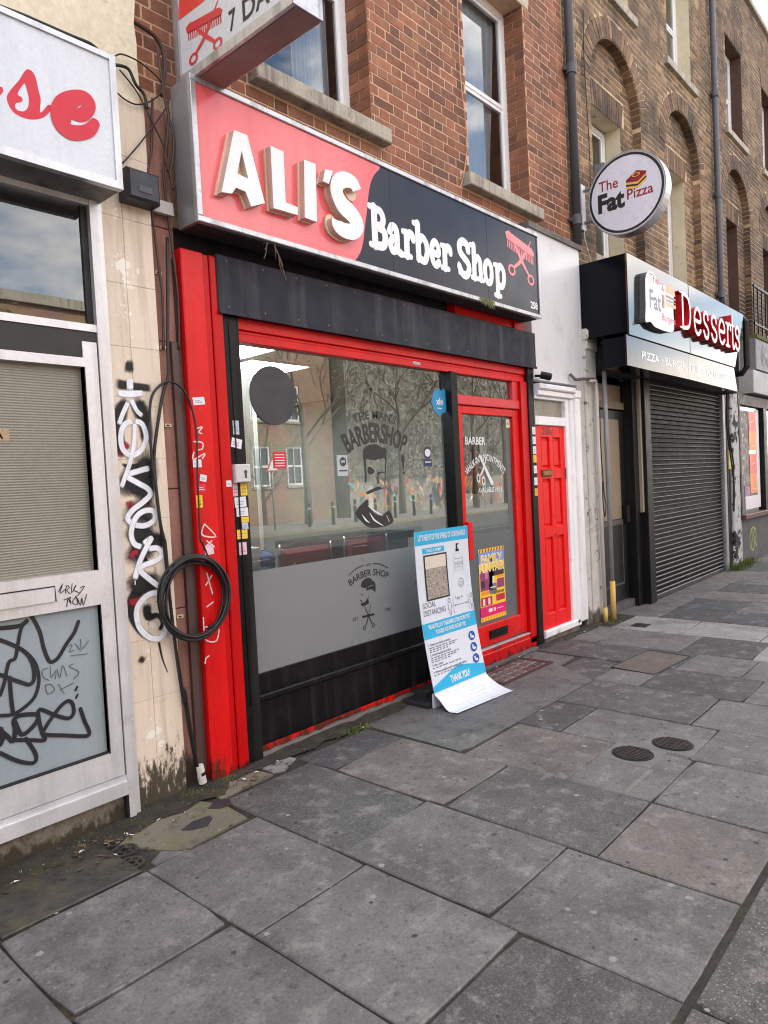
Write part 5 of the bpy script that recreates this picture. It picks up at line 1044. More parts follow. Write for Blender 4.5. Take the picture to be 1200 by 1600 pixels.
# 'Barber Shop' in soft slab letters
GL = {
 'B': ([([(.30, .02), (.30, .98)], 1), ([(.06, .03), (.40, .03)], .7), ([(.06, .97), (.40, .97)], .7), ([(.36, .95), (.68, .92), (.80, .75), (.68, .58), (.40, .53)], .9), ([(.40, .52), (.78, .47), (.88, .27), (.74, .08), (.36, .04)], 1)], 1.0),
 'a': ([([(.14, .52), (.32, .66), (.58, .64), (.66, .48), (.66, .12), (.92, .03)], .95), ([(.62, .40), (.34, .36), (.16, .20), (.28, .04), (.52, .08), (.64, .22)], .9)], .8),
 'r': ([([(.36, .03), (.36, .62)], 1), ([(.08, .03), (.66, .03)], .7), ([(.10, .64), (.34, .64)], .7), ([(.40, .46), (.60, .64), (.84, .62), (.88, .50)], .9)], .7),
 'b': ([([(.28, .05), (.28, .98)], 1), ([(.04, .97), (.26, .97)], .7), ([(.32, .52), (.56, .66), (.82, .52), (.84, .26), (.68, .05), (.40, .06), (.28, .16)], .95)], .85),
 'e': ([([(.24, .36), (.84, .36), (.80, .56), (.54, .67), (.26, .56), (.16, .34), (.28, .10), (.56, .03), (.84, .14)], .9)], .75),
 'S': ([([(.86, .76), (.78, .92), (.48, .98), (.20, .86), (.22, .66), (.50, .52), (.82, .38), (.86, .18), (.62, .02), (.30, .05), (.12, .22)], 1.05), ([(.88, .95), (.88, .70)], .5), ([(.10, .30), (.10, .03)], .5)], .9),
 'h': ([([(.26, .03), (.26, .98)], 1), ([(.02, .97), (.24, .97)], .7), ([(.06, .03), (.46, .03)], .7), ([(.30, .48), (.52, .66), (.74, .58), (.76, .30), (.76, .03)], .95), ([(.58, .03), (.96, .03)], .7)], .9),
 'o': ([([(.50, .66), (.22, .56), (.14, .34), (.24, .10), (.50, .02), (.76, .10), (.86, .34), (.78, .56), (.50, .66)], .95)], .8),
 'p': ([([(.28, -.28), (.28, .62)], 1), ([(.06, .64), (.26, .64)], .7), ([(.06, -.28), (.50, -.28)], .7), ([(.32, .50), (.56, .66), (.82, .52), (.84, .26), (.68, .05), (.40, .04), (.30, .14)], .95)], .85),
 'D': ([([(.26, .02), (.26, .98)], 1.1), ([(.04, .02), (.40, .02)], .5), ([(.04, .98), (.40, .98)], .5), ([(.32, .97), (.70, .90), (.86, .66), (.86, .34), (.70, .10), (.32, .03)], 1.0)], 1.0),
 's': ([([(.80, .52), (.62, .66), (.30, .62), (.20, .50), (.34, .38), (.66, .30), (.82, .18), (.66, .03), (.36, .03), (.16, .16)], .95)], .7),
 't': ([([(.44, .90), (.44, .14), (.60, .02), (.84, .08)], 1), ([(.14, .64), (.80, .64)], .55)], .6)}
def word(b, s, x0, z0, h, fr, wid, gap=.008, boxes=None, m=0, d=0, ms=None, wk=.225):
    x = x0
    for i, ch_ in enumerate(s):
        if ch_ == ' ': x += h*.32; continue
        st, aw = GL[ch_]; w = aw*wid
        if boxes: x, w = boxes[i][0], boxes[i][1]-boxes[i][0]
        for pts, k in st: stroke(b, [(x+u*w, z0+v*h) for u, v in pts], wk*h*k, fr, m, 5, d, ms)
        x += w+gap
xb = [p[0] for p in [(3.5055,3.2788),(3.6842,3.2783),(3.6932,3.2248),(3.8347,3.2254),(3.8417,3.2269),(3.9761,3.2336),(3.9705,3.2547),(4.1466,3.2469),(4.1543,3.2485),(4.2786,3.2605),(4.2859,3.2526),(4.4226,3.2569),(4.4982,3.2722),(4.67,3.2824),(4.6781,3.2741),(4.849,3.2776),(4.8575,3.2691),(4.9886,3.2686),(5.0081,3.2723),(5.1842,3.2686)]]
bx = [(xb[2*i], xb[2*i+1]) for i in range(10)]
for i, ch_ in enumerate('BarberShop'):
    b = B(); LAY[0] = 0; word(b, ch_, 0, 3.165, .265, wallf(SY-.0008), 1, boxes=[bx[i]]); b.ob('letter_'+ch_.lower(), lw, fs_)
b = B(); text(b, '258', wallf(SY-.001), 5.645, 3.072, .06, 0, bold=.03, w=.12); b.ob('house_number', lw, fs_)
def combscissors(b, fr, m=0):
    """comb crossed by scissors in a unit square"""
    P = [(.02, .92), (.10, .97), (.90, .80), (.98, .70), (.94, .60), (.06, .78)]; b.face([fr(u, v, 0) for u, v in P[::-1]], m)
    for i in range(16):
        u = .07+i*.056; v = .785-(u-.06)*.2; b.face([fr(u, v+.02, 0), fr(u, v-.16, 0), fr(u+.03, v-.165, 0), fr(u+.03, v+.015, 0)], m)
    stroke(b, [(.14, .98), (.50, .48), (.74, .20)], [.02, .08, .06], fr, m, 4); stroke(b, [(.88, .95), (.52, .46), (.26, .25)], [.02, .08, .06], fr, m, 4)
    ring(b, .82, .10, .07, .12, fr, m, .0012); ring(b, .18, .17, .07, .12, fr, m, .0012)
ic = M('icon_pink', (240, 128, 132), .3, var=.08)
c1 = [(5.2006,3.5995),(5.6923,3.5984),(5.6373,3.2798),(5.2357,3.2624)]
x0, x1 = c1[0][0], c1[1][0]; b = B(); LAY[0] = 0; combscissors(b, lambda u, v, w=0: wallf(SY-.001)(x0+u*(x1-x0), 3.275+v*.40, w)); b.ob('comb_and_scissors', ic, fs_)
b = B(); random.seed(3)
for k in range(4):
    x, z = 2.62, 3.0; pts = []
    for i in range(9): pts.append((x+.012*i*(1+k*.2)+random.uniform(-.01, .01), SY+.03-random.uniform(0, .03), 2.90+.14*math.sin(i*.38+k*.3)+random.uniform(-.006, .006)))
    b.tube(smooth(pts, 3), .0025, 5)
b.ob('dead_twig', M('twig', (112, 96, 80), .9, var=.3), label='dry curled twig caught under the red sign', cat='twig')
b = B()
for _ in range(70):
    x = 4.86+random.gauss(0, .05); a = random.uniform(0, 6.28); h = random.uniform(.02, .09); b.face([(x, SY-.0125, 3.02), (x+.012, SY-.014, 3.02+.01), (x+.02*math.cos(a), SY-.03, 3.03-h)])
b.ob('weed', M('weed_green', (96, 104, 58), .9, var=.3), label='small weed growing from the lower trim of the barber sign', cat='weed')

# projecting lightbox
pj = thing('projecting_sign', 'projecting lightbox sign with comb, scissors and opening days', 'sign', (2.3, 0, 3.745), group='projecting signs')
b = B(); b.box(2.225, 2.385, -.95, -.02, 3.745, 4.75); b.ob('cabinet', M('box_side', (196, 200, 206), .4, metal=.4, var=.1, streak=((140, 136, 130), .4, 8)), pj)
b = B(); b.box(2.232, 2.378, -.94, -.03, 3.739, 3.7445); b.ob('underside', M('under_brown', (150, 122, 116), .7, var=.2, vs=3, dirt=((140, 74, 66), .6, 2, .52)), pj)
b = B(); b.box(2.206, 2.225, -.953, -.02, 3.742, 3.79); b.box(2.206, 2.225, -.06, -.02, 3.79, 4.75); b.box(2.206, 2.225, -.953, -.93, 3.79, 4.75); b.box(2.385, 2.39, -.953, -.02, 3.742, 4.75); b.box(2.206, 2.39, -.955, -.95, 3.742, 4.75); b.ob('frame', trim, pj)
b = B(); f2 = sidef(2.2195); b.face([(2.22, -.06, 3.79), (2.22, -.93, 3.79), (2.22, -.93, 4.75), (2.22, -.06, 4.75)][::-1]); b.ob('panel', M('panel_grey', (206, 208, 214), .3, var=.05, vs=2), pj)
b = B(); P = [(-0.0523,4.0856),(-0.2926,4.0751),(-0.3427,4.1025),(-0.0801,4.2315)]; b.face([(2.2188, y, z) for y, z in P]); b.ob('red_band', M('sign_tomato', (214, 64, 58), .3, var=.06), pj)
b = B(); LAY[0] = 0; q = [(-0.1094,3.9912),(-0.4389,3.9899),(-0.1682,3.8093),(-0.4155,3.8283)]
# local frame from the comb's corners
yA, yB = q[0][0], q[1][0]
combscissors(b, lambda u, v, w=0: (2.2186-w, yA+u*(yB-yA), 3.80+v*.235)); b.ob('comb_and_scissors', M('icon_red', (206, 52, 58), .35), pj)
b = B(); f3 = lambda u, v, w=0: (2.2186-w, -u, v); text(b, '7', f3, .478, 3.835, .10, 0, w=.055, bold=.02, align='L'); b.ob('lettering', M('ink_black', (40, 38, 42), .4), pj); b = B(); text(b, 'DAYS', f3, .585, 3.835, .10, 0, w=.35, bold=.02, align='L'); b.ob('lettering', M('ink_black', (40, 38, 42), .4), pj)

# ================================================================ folding notice board on the pavement
ab = thing('notice_board', 'white and blue hand hygiene notice board standing on the pavement', 'notice board', (4.17, -.25, 0))
wht = M('board_white', (214, 219, 228), .3, var=.02, vs=2, fine=.01); cyan = M('board_cyan', (34, 172, 216), .35, var=.03)
XA, XB = 3.835, 4.485
def prof(t):   # t 0 top .. 1 fold : leaning, slightly bowed sheet
    z = 1.24-(1.24-.095)*t; y = -.165-.115*t+.035*math.sin(math.pi*t); return y, z
def leaf(t):   # fold to the front edge lying on the ground
    y0, z0 = prof(1); return y0-.205*t, .003+.092*(1-t)**2
b = B(); n = 18; V = []
for i in range(n+1):
    y, z = prof(i/n); V += [(XA, y, z), (XB, y, z)]
for i in range(1, 9):
    y, z = leaf(i/8); V += [(XA-.02*i/8, y, z+.01*math.sin(i)), (XB+.0*i/8, y-.03*i/8, z)]
K = len(V)//2; b.mesh(V, [(2*i, 2*i+2, 2*i+3, 2*i+1) for i in range(K-1)]); V2 = [(x, y+.004, z-.001) for x, y, z in V]; b.mesh(V2, [(2*i, 2*i+1, 2*i+3, 2*i+2) for i in range(K-1)])
b.mesh(V+V2, [(2*i, 2*K+2*i, 2*K+2*i+2, 2*i+2) for i in range(K-1)]+[(2*i+1, 2*i+3, 2*K+2*i+3, 2*K+2*i+1) for i in range(K-1)]+[(0, 1, 2*K+1, 2*K)]); b.ob('sheet', wht, ab)
def fb(u, v, w=0):      # board frame: u 0..1 across, v metres down from the top edge
    t = v/(1.24-.095); y, z = prof(t); return (XA+u*(XB-XA), y-.0012-w, z)
def strip(b, u0, u1, v0, v1, m, w=0, n=4):
    for i in range(n): a, c = v0+(v1-v0)*i/n, v0+(v1-v0)*(i+1)/n; b.face([fb(u0, c, w), fb(u1, c, w), fb(u1, a, w), fb(u0, a, w)], m)
def btext(b, s, u, v, h, m, w=None, bold=.0, align='C', wl=.001):
    text(b, s, lambda a, c, q=0: fb(a/(XB-XA), -c, wl), u*(XB-XA), -v, h, m, w=w, bold=bold, align=align)
for q in ((0, 1, 0, .10), (.12, .52, .125, .165), (0, 1, .655, .765)): b = B(); strip(b, *q, 0); b.ob('cyan_band', cyan, ab)
b = B(); b.face([fb(0, 1.13), fb(1, 1.13), fb(1, 1.06), fb(.5, 1.0), fb(0, 1.09)], 0)
b.ob('cyan_band', cyan, ab)
for q in range(1): pass
b = B(); btext(b, "LET'S HELP STOP THE SPREAD OF CORONAVIRUS", .5, .068, .042, 0, w=.58, bold=.025); b.ob('white_lettering', vw, ab); b = B(); btext(b, 'TAKE A PUMP', .32, .155, .022, 0, bold=.02); b.ob('white_lettering', vw, ab); b = B(); btext(b, 'PLEASE FOLLOW THESE SIMPLE STEPS TO PROTECT', .5, .70, .030, 0, w=.52, bold=.025); b.ob('white_lettering', vw, ab); b = B(); btext(b, 'YOURSELF AND THOSE AROUND YOU.', .5, .745, .030, 0, w=.38, bold=.025); b.ob('white_lettering', vw, ab); b = B(); btext(b, 'THANK YOU!', .5, 1.105, .05, 0, w=.24, bold=.03)
b.ob('white_lettering', vw, ab)
gi = M('ink_grey', (104, 106, 112), .5); dk = M('ink_dark', (60, 62, 70), .5)
b = B(); btext(b, 'SOCIAL', .05, .55, .042, 0, align='L', w=.15); btext(b, 'DISTANCING', .05, .605, .042, 0, align='L', w=.26); btext(b, '1m +', .73, .545, .032, 0, w=.09)
fbs = lambda a, c, q=0: fb(a, -c, .0008+q)
for u in (.53, .965):
    ring(b, u, -.535, .012, .017, lambda a, c, q=0: fb(u+(a-u)*1.5, -c, .001), 0, 0, 14); 
    for s_ in (-1, 1): strip(b, u+s_*.03-.004, u+s_*.03+.004, .555, .60, 0, .0008, 2); strip(b, u+s_*.014-.004, u+s_*.014+.004, .60, .645, 0, .0008, 2)
strip(b, .60, .605, .525, .64, 0, .0008); strip(b, .90, .905, .525, .64, 0, .0008); strip(b, .64, .87, .580, .584, 0, .0008, 1); b.face([fb(.62, .582, .0008), fb(.65, .59, .0008), fb(.65, .574, .0008)], 0); b.face([fb(.89, .582, .0008), fb(.86, .574, .0008), fb(.86, .59, .0008)], 0)
ring(b, .80, -.425, .030, .034, lambda a, c, q=0: fb(.80+(a-.80)*1.5, -c, .001), 0, 0, 24); ring(b, .80, -.43, .012, .015, lambda a, c, q=0: fb(.80+(a-.80)*1.5, -c, .001), 0, 0, 18)
for i, s in enumerate(('Wash your hands regularly', 'Avoid touching your face', 'Use a tissue', 'Where possible, avoid contact with others')):
    v = (.815, .885, .955, 1.005)[i]; btext(b, '%d. %s' % (i+1, s), .05, v, .016, 0, align='L', bold=.02)
    for j in range((3, 3, 1, 1)[i]): [strip(b, .05+q*.06, .05+q*.06+random.uniform(.03, .052), v+.010+j*.014, v+.0165+j*.014, 0, .0008, 1) for q in range((9, 8, 6)[j])]
b.ob('grey_print', gi, ab, kind='stuff')
b = B(); strip(b, .13, .56, .175, .505, 0, .0, 6); b.ob('picture_frame', M('frame_black', (32, 32, 34), .4), ab)
b = B(); strip(b, .155, .535, .187, .275, 0, .0012, 4); strip(b, .155, .535, .275, .493, 1, .0012, 4); b.ob('picture', [M('photo_cream', (216, 206, 188), .3, var=.06), M('photo_rubble', (168, 156, 144), .4, var=.5, vs=70, fine=.4, fs=120, speck=[((70, 64, 60), .60, .68, 60)])], ab)
# printed pump bottle
b = B(); strip(b, .745, .775, .125, .175, 0, .001, 2); strip(b, .765, .80, .125, .135, 0, .001, 1); strip(b, .735, .80, .165, .185, 0, .001, 1); b.ob('bottle_pump_print', black_gap, ab)
b = B(); b.face([fb(.70, .33, .001), fb(.86, .33, .001), fb(.86, .225, .001), fb(.81, .19, .001), fb(.73, .19, .001), fb(.69, .225, .001)], 0); strip(b, .70, .86, .262, .29, 1, .0015, 2); strip(b, .71, .84, .238, .242, 2, .0015, 1); strip(b, .71, .84, .302, .305, 2, .0015, 1); strip(b, .855, .862, .225, .33, 2, .0015, 2); b.ob('bottle_print', [M('bottle_pale', (214, 220, 226), .3), M('bottle_band', (182, 190, 198), .3), gi], ab)
b = B()
for i in range(3):
    v = .835+.085*i; ud = .86; b.face([fb(ud+.065*math.cos(6.283*k/22), v+.035*math.sin(6.283*k/22), .001) for k in range(22)][::-1], 0)
    b.face([fb(ud+.03*math.cos(6.283*k/12)+.01, v+.010*math.sin(6.283*k/12)+.01, .0016) for k in range(12)][::-1], 1); strip(b, ud-.03, ud-.005, v-.018, v+.012, 1, .0016, 1)
b.ob('blue_pictogram', [M('picto_blue', (28, 78, 168), .4), vw], ab)
b = B(); b.cham(3.80, 4.50, -.245, .0, 0, .035, .012, axis='z'); b.cham(3.9, 4.42, -.15, -.04, .035, .09, .02, axis='z'); b.ob('base', M('rubber_black', (32, 32, 34), .7, var=.2, bump=.3), ab)
b = B(); b.box(3.84, 4.48, -.262, -.25, .0, .10); b.ob('back_brace', wht, ab)

# poster on the glazed door
po = thing('poster', 'yellow and pink family fun fair poster on the barber door', 'poster', (5.15, GY, .4))
fp = lambda u, v, w=0: (4.94+u*.40, GY-.006-w, .375+v*.62)
b = B(); b.face([fp(0, 0), fp(1, 0), fp(1, 1), fp(0, 1)], 0); b.ob('paper', M('poster_yellow', (250, 206, 62), .4, var=.06, vs=9), po)
b = B()
def pr(u0, u1, v0, v1, m, w=.0006): b.face([fp(u0, v0, w), fp(u1, v0, w), fp(u1, v1, w), fp(u0, v1, w)], m)
pr(0, 1, .80, .95, 0); pr(.03, .5, .42, .70, 1); pr(.5, .97, .60, .72, 2); pr(.36, .66, .36, .50, 3); pr(.68, .97, .42, .55, 1); pr(.38, .56, .50, .70, 4); pr(0, 1, .06, .20, 5); pr(.03, .46, .21, .33, 6); pr(.62, .97, .24, .33, 6); pr(.3, .45, .11, .16, 4, .0012); pr(.5, .58, .11, .16, 4, .0012); pr(.64, .9, .13, .14, 4, .0012)
pr(.10, .18, .22, .31, 4, .0012); pr(.30, .38, .22, .31, 4, .0012); pr(.4, .62, .44, .455, 4, .0012); pr(.4, .62, .40, .415, 2, .0012); pr(.06, .34, .36, .41, 7); pr(.68, .95, .565, .595, 7); pr(.05, .2, .46, .56, 2, .0012); pr(.22, .34, .58, .68, 8, .0012)
for i in range(9): b.face([fp(i/9+.02, .95, .0006), fp(i/9+.07, .95, .0006), fp(i/9+.10, .995, .0006), fp(i/9+.05, .995, .0006)], 9); b.face([fp(i/9+.02, .005, .0006), fp(i/9+.07, .005, .0006), fp(i/9+.10, .055, .0006), fp(i/9+.05, .055, .0006)], 7)
pc = [(128, 150, 214), (150, 62, 110), (70, 40, 50), (120, 118, 132), (236, 226, 232), (232, 22, 112), (196, 40, 70), (246, 150, 40), (196, 120, 160), (150, 40, 40)]
b.ob('print', [M('poster_%d' % i, c_, .4, var=.08, vs=40) for i, c_ in enumerate(pc)], po)
PLM = [M('poster_gold', (250, 214, 60), .4), M('poster_edge', (250, 246, 236), .4), M('poster_olive', (110, 96, 40), .4)]
for s_, v_, w_ in (('FAMILY', .805, .80), ('FUN FAIR', .682, .94)):
    b = B(); text(b, s_, lambda u, v, w=0: fp(u, v, w+.0018), .5, v_-.004, .115, 1, w=w_+.04, bold=.055); text(b, s_, lambda u, v, w=0: fp(u, v, w+.0026), .5, v_, .105, 0, w=w_, bold=.018); b.ob('headline', PLM, po)
b = B()
for i in range(9): pr2 = .47+.055*i; b.face([fp(pr2, .345, .001), fp(pr2+.04, .345, .001), fp(pr2+.045, .385, .001), fp(pr2+.005, .385, .001)], 2)
b.ob('small_print', PLM, po, kind='stuff')

# ================================================================ white doorway with red door
wp_ = M('white_gloss', (240, 239, 240), .4, var=.06, vs=3, fine=.03, bump=.1, bs=20, chips=((150, 140, 132), .70, 12), streak=((176, 170, 166), .5, 9), dirt=((190, 184, 178), .5, 6, .56), base=((120, 112, 100), .12, .35, 9))
dw = thing('white_doorway', 'white painted doorway with moulded frame and red panelled door', 'doorway', (6.4, 0, 0))
b = B(); b.cham(5.90, 6.62, -.075, .1, 2.40, 2.455, .012); b.cham(5.90, 6.61, -.05, .1, 2.345, 2.40, .008); b.ob('cornice', wp_, dw)
b = B(); b.cham(5.88, 6.50, -.02, .1, 2.315, 2.345, .004); b.cham(5.88, 6.50, -.02, .1, 2.07, 2.155, .006); b.cham(6.47, 6.545, -.022, .1, .1, 2.345, .006); b.cham(6.545, 6.61, -.03, .1, .08, 2.345, .008); b.ob('frame', wp_, dw)
b = B(); b.cham(6.615, 6.655, -.018, .1, .05, 2.40, .006); b.cham(6.655, 6.76, -.045, .1, .09, 2.36, .012); b.cham(6.64, 6.775, -.05, .1, 2.36, 2.44, .01); b.ob('pilaster', wp_, dw)
b = B(); b.face([(5.88, .02, 2.15), (6.475, .02, 2.15), (6.475, .02, 2.32), (5.88, .02, 2.32)]); b.ob('transom_pane', M('dirty_glass', (132, 126, 112), .25, var=.25, vs=6, spec=.8), dw)
rd = M('door_red', (232, 26, 28), .34, spec=.25, var=.04, vs=3, fine=.02, bump=.05, bs=20)
b = B(); xs = (5.93, 6.01, 6.17, 6.23, 6.38, 6.475); zr = (.14, .28, 1.02, 1.10, 1.60, 1.70, 1.97, 2.07)
b.box(5.88, 6.475, .03, .1, .12, 2.07)
for (a, c) in ((5.88, 6.0), (6.165, 6.235), (6.385, 6.475)): b.cham(a, c, .005, .04, .12, 2.07, .004)
for (a, c) in ((.12, .27), (1.0, 1.10), (1.56, 1.66), (1.96, 2.07)):
    b.cham(6.0, 6.165, .0055, .04, a, c, .004); b.cham(6.235, 6.385, .0055, .04, a, c, .004)
d2 = b.ob('door', rd, dw)
for (a, c) in ((6.0, 6.165), (6.235, 6.385)):
    for (p, q) in ((.27, 1.0), (1.10, 1.56), (1.66, 1.96)):
        b = B(); b.cham(a+.018, c-.018, .017, .034, p+.02, q-.02, .012); b.ob('panel', rd, d2)
b = B(); b.cham(5.985, 6.175, -.007, .005, 1.585, 1.65, .004, 0); b.box(6.0, 6.16, -.011, -.007, 1.60, 1.636, 1); b.ob('letter_plate', [M('bronze_dark', (96, 66, 44), .4, metal=.6), M('bronze', (156, 116, 78), .35, metal=.7, var=.2)], d2)
b = B(); 
text(b, '258a', wallf(.004), 6.13, 1.985, .07, 0, bold=.012); b.ob('house_number', M('num_black', (40, 24, 22), .4), d2)
b = B(); disc(b, 6.205, 1.02, .01, wallf(.0035), 0, 0, 12); rect(b, 6.2, 6.21, .985, 1.02, wallf(.0034), 0); disc(b, 6.2, 1.19, .006, wallf(.0035), 0, 0, 10); b.ob('keyhole', black_gap, d2)
b = B(); b.box(6.46, 6.478, -.005, .015, 1.55, 1.66); b.ob('hinge', M('hinge_grey', (120, 110, 104), .5, metal=.5), d2)
b = B(); b.cham(5.90, 6.62, -.03, .1, .055, .125, .01, 0); b.ob('sill', wp_, dw)
b = B(); b.box(5.90, 6.62, -.01, .1, -.02, .055); b.ob('step', M('step_stone', (112, 104, 94), .95, var=.4, vs=10, bump=1, bs=40, dirt=((60, 52, 44), .7, 9, .5)), dw)
b = B(); b.box(5.9, 6.9, .1, .14, 0, 2.5); b.ob('backing', black_gap, dw)
# marble-pattern panel over the doorway
mpn_ = M('marble_panel', (222, 221, 222), .35, var=.07, vs=1.5, fine=.02, dirt=[((190, 190, 194), .6, 3.2, .54)])
t = thing('marble_panel', 'pale grey marble effect panel above the white doorway', 'panel', (6.42, 0, 2.5))
b = B(); b.box(5.91, 6.945, .0, .1, 2.50, 3.90, 0); b.ob('board', mpn_, t); b = B(); b.box(5.90, 7.0, -.02, .12, 3.90, 3.95); b.ob('flashing', M('flashing', (110, 104, 100), .7, var=.3, vs=9), t)
# peeling white pilaster beside the dark door
pe = M('peeling_white', (196, 192, 184), .8, var=.12, vs=5, fine=.08, bump=.8, bs=24, chips=((112, 106, 98), .60, 7), dirt=((140, 132, 120), .6, 4, .55), base=((70, 64, 52), .34, .42, 9))
t = thing('peeling_pilaster', 'peeling dirty white pilaster right of the red panelled door', 'pilaster', (7.0, 0, 0))
b = B(); b.cham(6.79, 6.93, -.01, .12, 0, 2.5, .01); b.cham(6.935, 7.20, -.03, .12, 0, 3.06, .015); b.ob('shaft', pe, t)
b = B(); b.cham(6.93, 7.22, -.07, .12, 2.98, 3.09, .02); b.cham(6.94, 7.21, -.05, .12, 2.88, 2.98, .015); b.ob('capital', pe, t)
b = B(); fr = wallf(-.0305)
for pts in ([(6.7839,1.565),(6.8191,1.5693),(6.7922,1.5283)], [(7.0, 1.18), (7.05, 1.22), (7.02, 1.12), (7.08, 1.10)], [(7.0, 1.02), (7.06, 1.05), (7.03, .98), (7.09, 1.0)], [(7.02, .9), (7.08, .94), (7.04, .84)], [(6.99, .74), (7.05, .78), (7.1, .70), (7.03, .66)]): stroke(b, pts, .006, fr, 0, 4)
b.ob('marker_scrawl', mk, t)
def conduit(label, pts, r, mat, ym=None):
    t = thing('conduit_pipe', label, 'pipe', pts[-1], group='thin pipes beside the dark door'); b = B(); b.tube(pts, r, 10); b.ob('pipe', mat, t, smooth=True)
    if ym:
        x, y, z = pts[-1]; b = B(); b.tube([(x-.002, y, z+ym), (x, y, 0)], r*1.25, 10); b.ob('yellow_sleeve', M('pipe_yellow', (214, 176, 96), .6, var=.2, vs=9, chips=((120, 100, 70), .68, 20)), t, smooth=True)
    return t
pg = M('pipe_grey', (142, 142, 144), .5, metal=.2, var=.15, vs=6, chips=((200, 198, 194), .68, 16)); pw = M('pipe_white', (196, 192, 186), .6, var=.15, chips=((120, 110, 100), .66, 16))
conduit('taller grey pipe standing before the dark side door', [(7.25, -.09, 3.05), (7.25, -.09, 1.8), (7.26, -.09, 0)], .024, pg, .42)
conduit('shorter whitish pipe against the peeling pilaster', [(6.94, -.06, 2.55), (7.07, -.07, 2.56), (7.09, -.07, 2.45), (7.08, -.07, 1.8), (7.10, -.07, 0)], .02, pw, .16)
conduit('stubby black pipe elbow above the doorway cornice', [(6.60, -.02, 2.60), (6.64, -.06, 2.54), (6.80, -.06, 2.56), (7.05, -.065, 2.575)], .016, M('pipe_dark', (92, 90, 92), .5, var=.2))
cable('cable', [(7.2, -.05, 2.3), (7.17, -.06, 1.9), (7.2, -.06, 1.4), (7.24, -.06, 1.25), (7.2, -.06, 1.12), (7.17, -.06, 1.3), (7.2, -.05, 1.5)], .006, cab, 'thin black cable looped beside the grey pipe')

# ================================================================ dessert shop
bk = M('black_satin', (18, 18, 20), .4, spec=.25, var=.2, vs=4, streak=((64, 62, 60), .3, 8))
ds = thing('dessert_shopfront', 'black dessert shop front with closed roller shutter and recessed side door', 'shopfront', (9.3, 0, 0))
b = B(); b.box(8.15, 8.32, -.02, .4, 0, 2.66); b.box(7.2, 8.15, .3, .4, 2.30, 2.40); b.ob('frame', bk, ds)
b = B(); b.box(7.2, 8.15, .10, .16, .08, 2.30); dd = b.ob('side_door', M('black_door', (30, 30, 31), .35, var=.25, vs=4, streak=((70, 68, 64), .4, 9)), ds)
b = B(); b.box(7.28, 8.0, .092, .1, 1.05, 2.20); b.ob('pane', M('boarded_glass', (138, 122, 100), .35, var=.12, vs=3, spec=.7, dirt=((110, 96, 78), .5, 4, .55)), dd)
b = B(); b.box(7.28, 8.05, .085, .1, .98, 1.04); b.box(7.28, 8.02, .092, .1, .28, .3); b.box(8.0, 8.02, .092, .1, .3, .98); b.ob('rail', M('rail_worn', (92, 88, 82), .45, metal=.3, var=.2), dd)
b = B(); b.box(8.02, 8.10, .03, .1, 1.0, 1.2); b.ob('handle', bk, dd)
b = B(); b.box(7.2, 8.15, .12, .13, 2.40, 3.0); b.ob('transom_pane', M('boarded_glass', (138, 122, 100), .35), ds); b = B(); b.box(7.2, 8.15, .08, .14, 2.32, 2.40); b.ob('transom_rail', M('transom_wood', (124, 110, 94), .6, var=.2), ds)
b = B(); b.box(7.2, 8.15, .03, .4, 0, .09); b.ob('step', M('step_dark', (84, 82, 82), .7, var=.3, vs=7), ds)
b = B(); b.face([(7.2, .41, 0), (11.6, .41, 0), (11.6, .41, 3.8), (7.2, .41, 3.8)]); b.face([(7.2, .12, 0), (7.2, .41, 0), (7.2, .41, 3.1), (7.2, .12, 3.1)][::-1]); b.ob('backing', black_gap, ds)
for q, m_ in (((8.32, 8.50, -.10, .1, 0, 2.72), bk), ((8.28, 8.318, -.06, .1, 1.1, 2.68), M('rail_tan', (160, 146, 124), .5, var=.15)), ((11.46, 11.56, -.08, .1, 0, 2.72), M('rail_silver', (172, 172, 174), .4, metal=.4, var=.2))):
    b = B(); b.cham(*q, .006); b.ob('guide_rail', m_, ds)
sm = M('shutter_lip', (78, 76, 76), .35, metal=.5, var=.15, vs=3, fine=0, streak=((84, 82, 80), .5, 4)); sk = M('shutter_recess_shade', (20, 19, 20), .5, spec=.2, var=.15)  # recess faces of the slats coloured near-black for the deep shade between lips
sh = thing('roller_shutter', 'closed dark slatted roller shutter of the dessert shop', 'shutter', (8.5, -.03, 0))
pitch = .0576; V = []
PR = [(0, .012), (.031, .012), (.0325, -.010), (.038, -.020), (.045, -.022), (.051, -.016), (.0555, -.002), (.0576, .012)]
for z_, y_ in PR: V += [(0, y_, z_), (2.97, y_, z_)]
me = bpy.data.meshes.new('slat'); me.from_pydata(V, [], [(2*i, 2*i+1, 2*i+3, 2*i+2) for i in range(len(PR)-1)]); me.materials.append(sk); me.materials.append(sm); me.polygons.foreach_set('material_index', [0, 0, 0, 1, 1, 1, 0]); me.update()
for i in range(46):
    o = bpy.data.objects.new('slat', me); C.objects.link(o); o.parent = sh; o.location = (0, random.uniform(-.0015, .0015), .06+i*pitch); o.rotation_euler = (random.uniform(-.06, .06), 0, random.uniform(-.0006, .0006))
b = B(); b.cham(8.5, 11.47, -.055, -.01, .0, .06, .006); b.ob('bottom_bar', sm, sh); b = B(); b.box(8.48, 11.48, .0, .06, .0, 2.75); b.ob('backing', black_gap, sh)
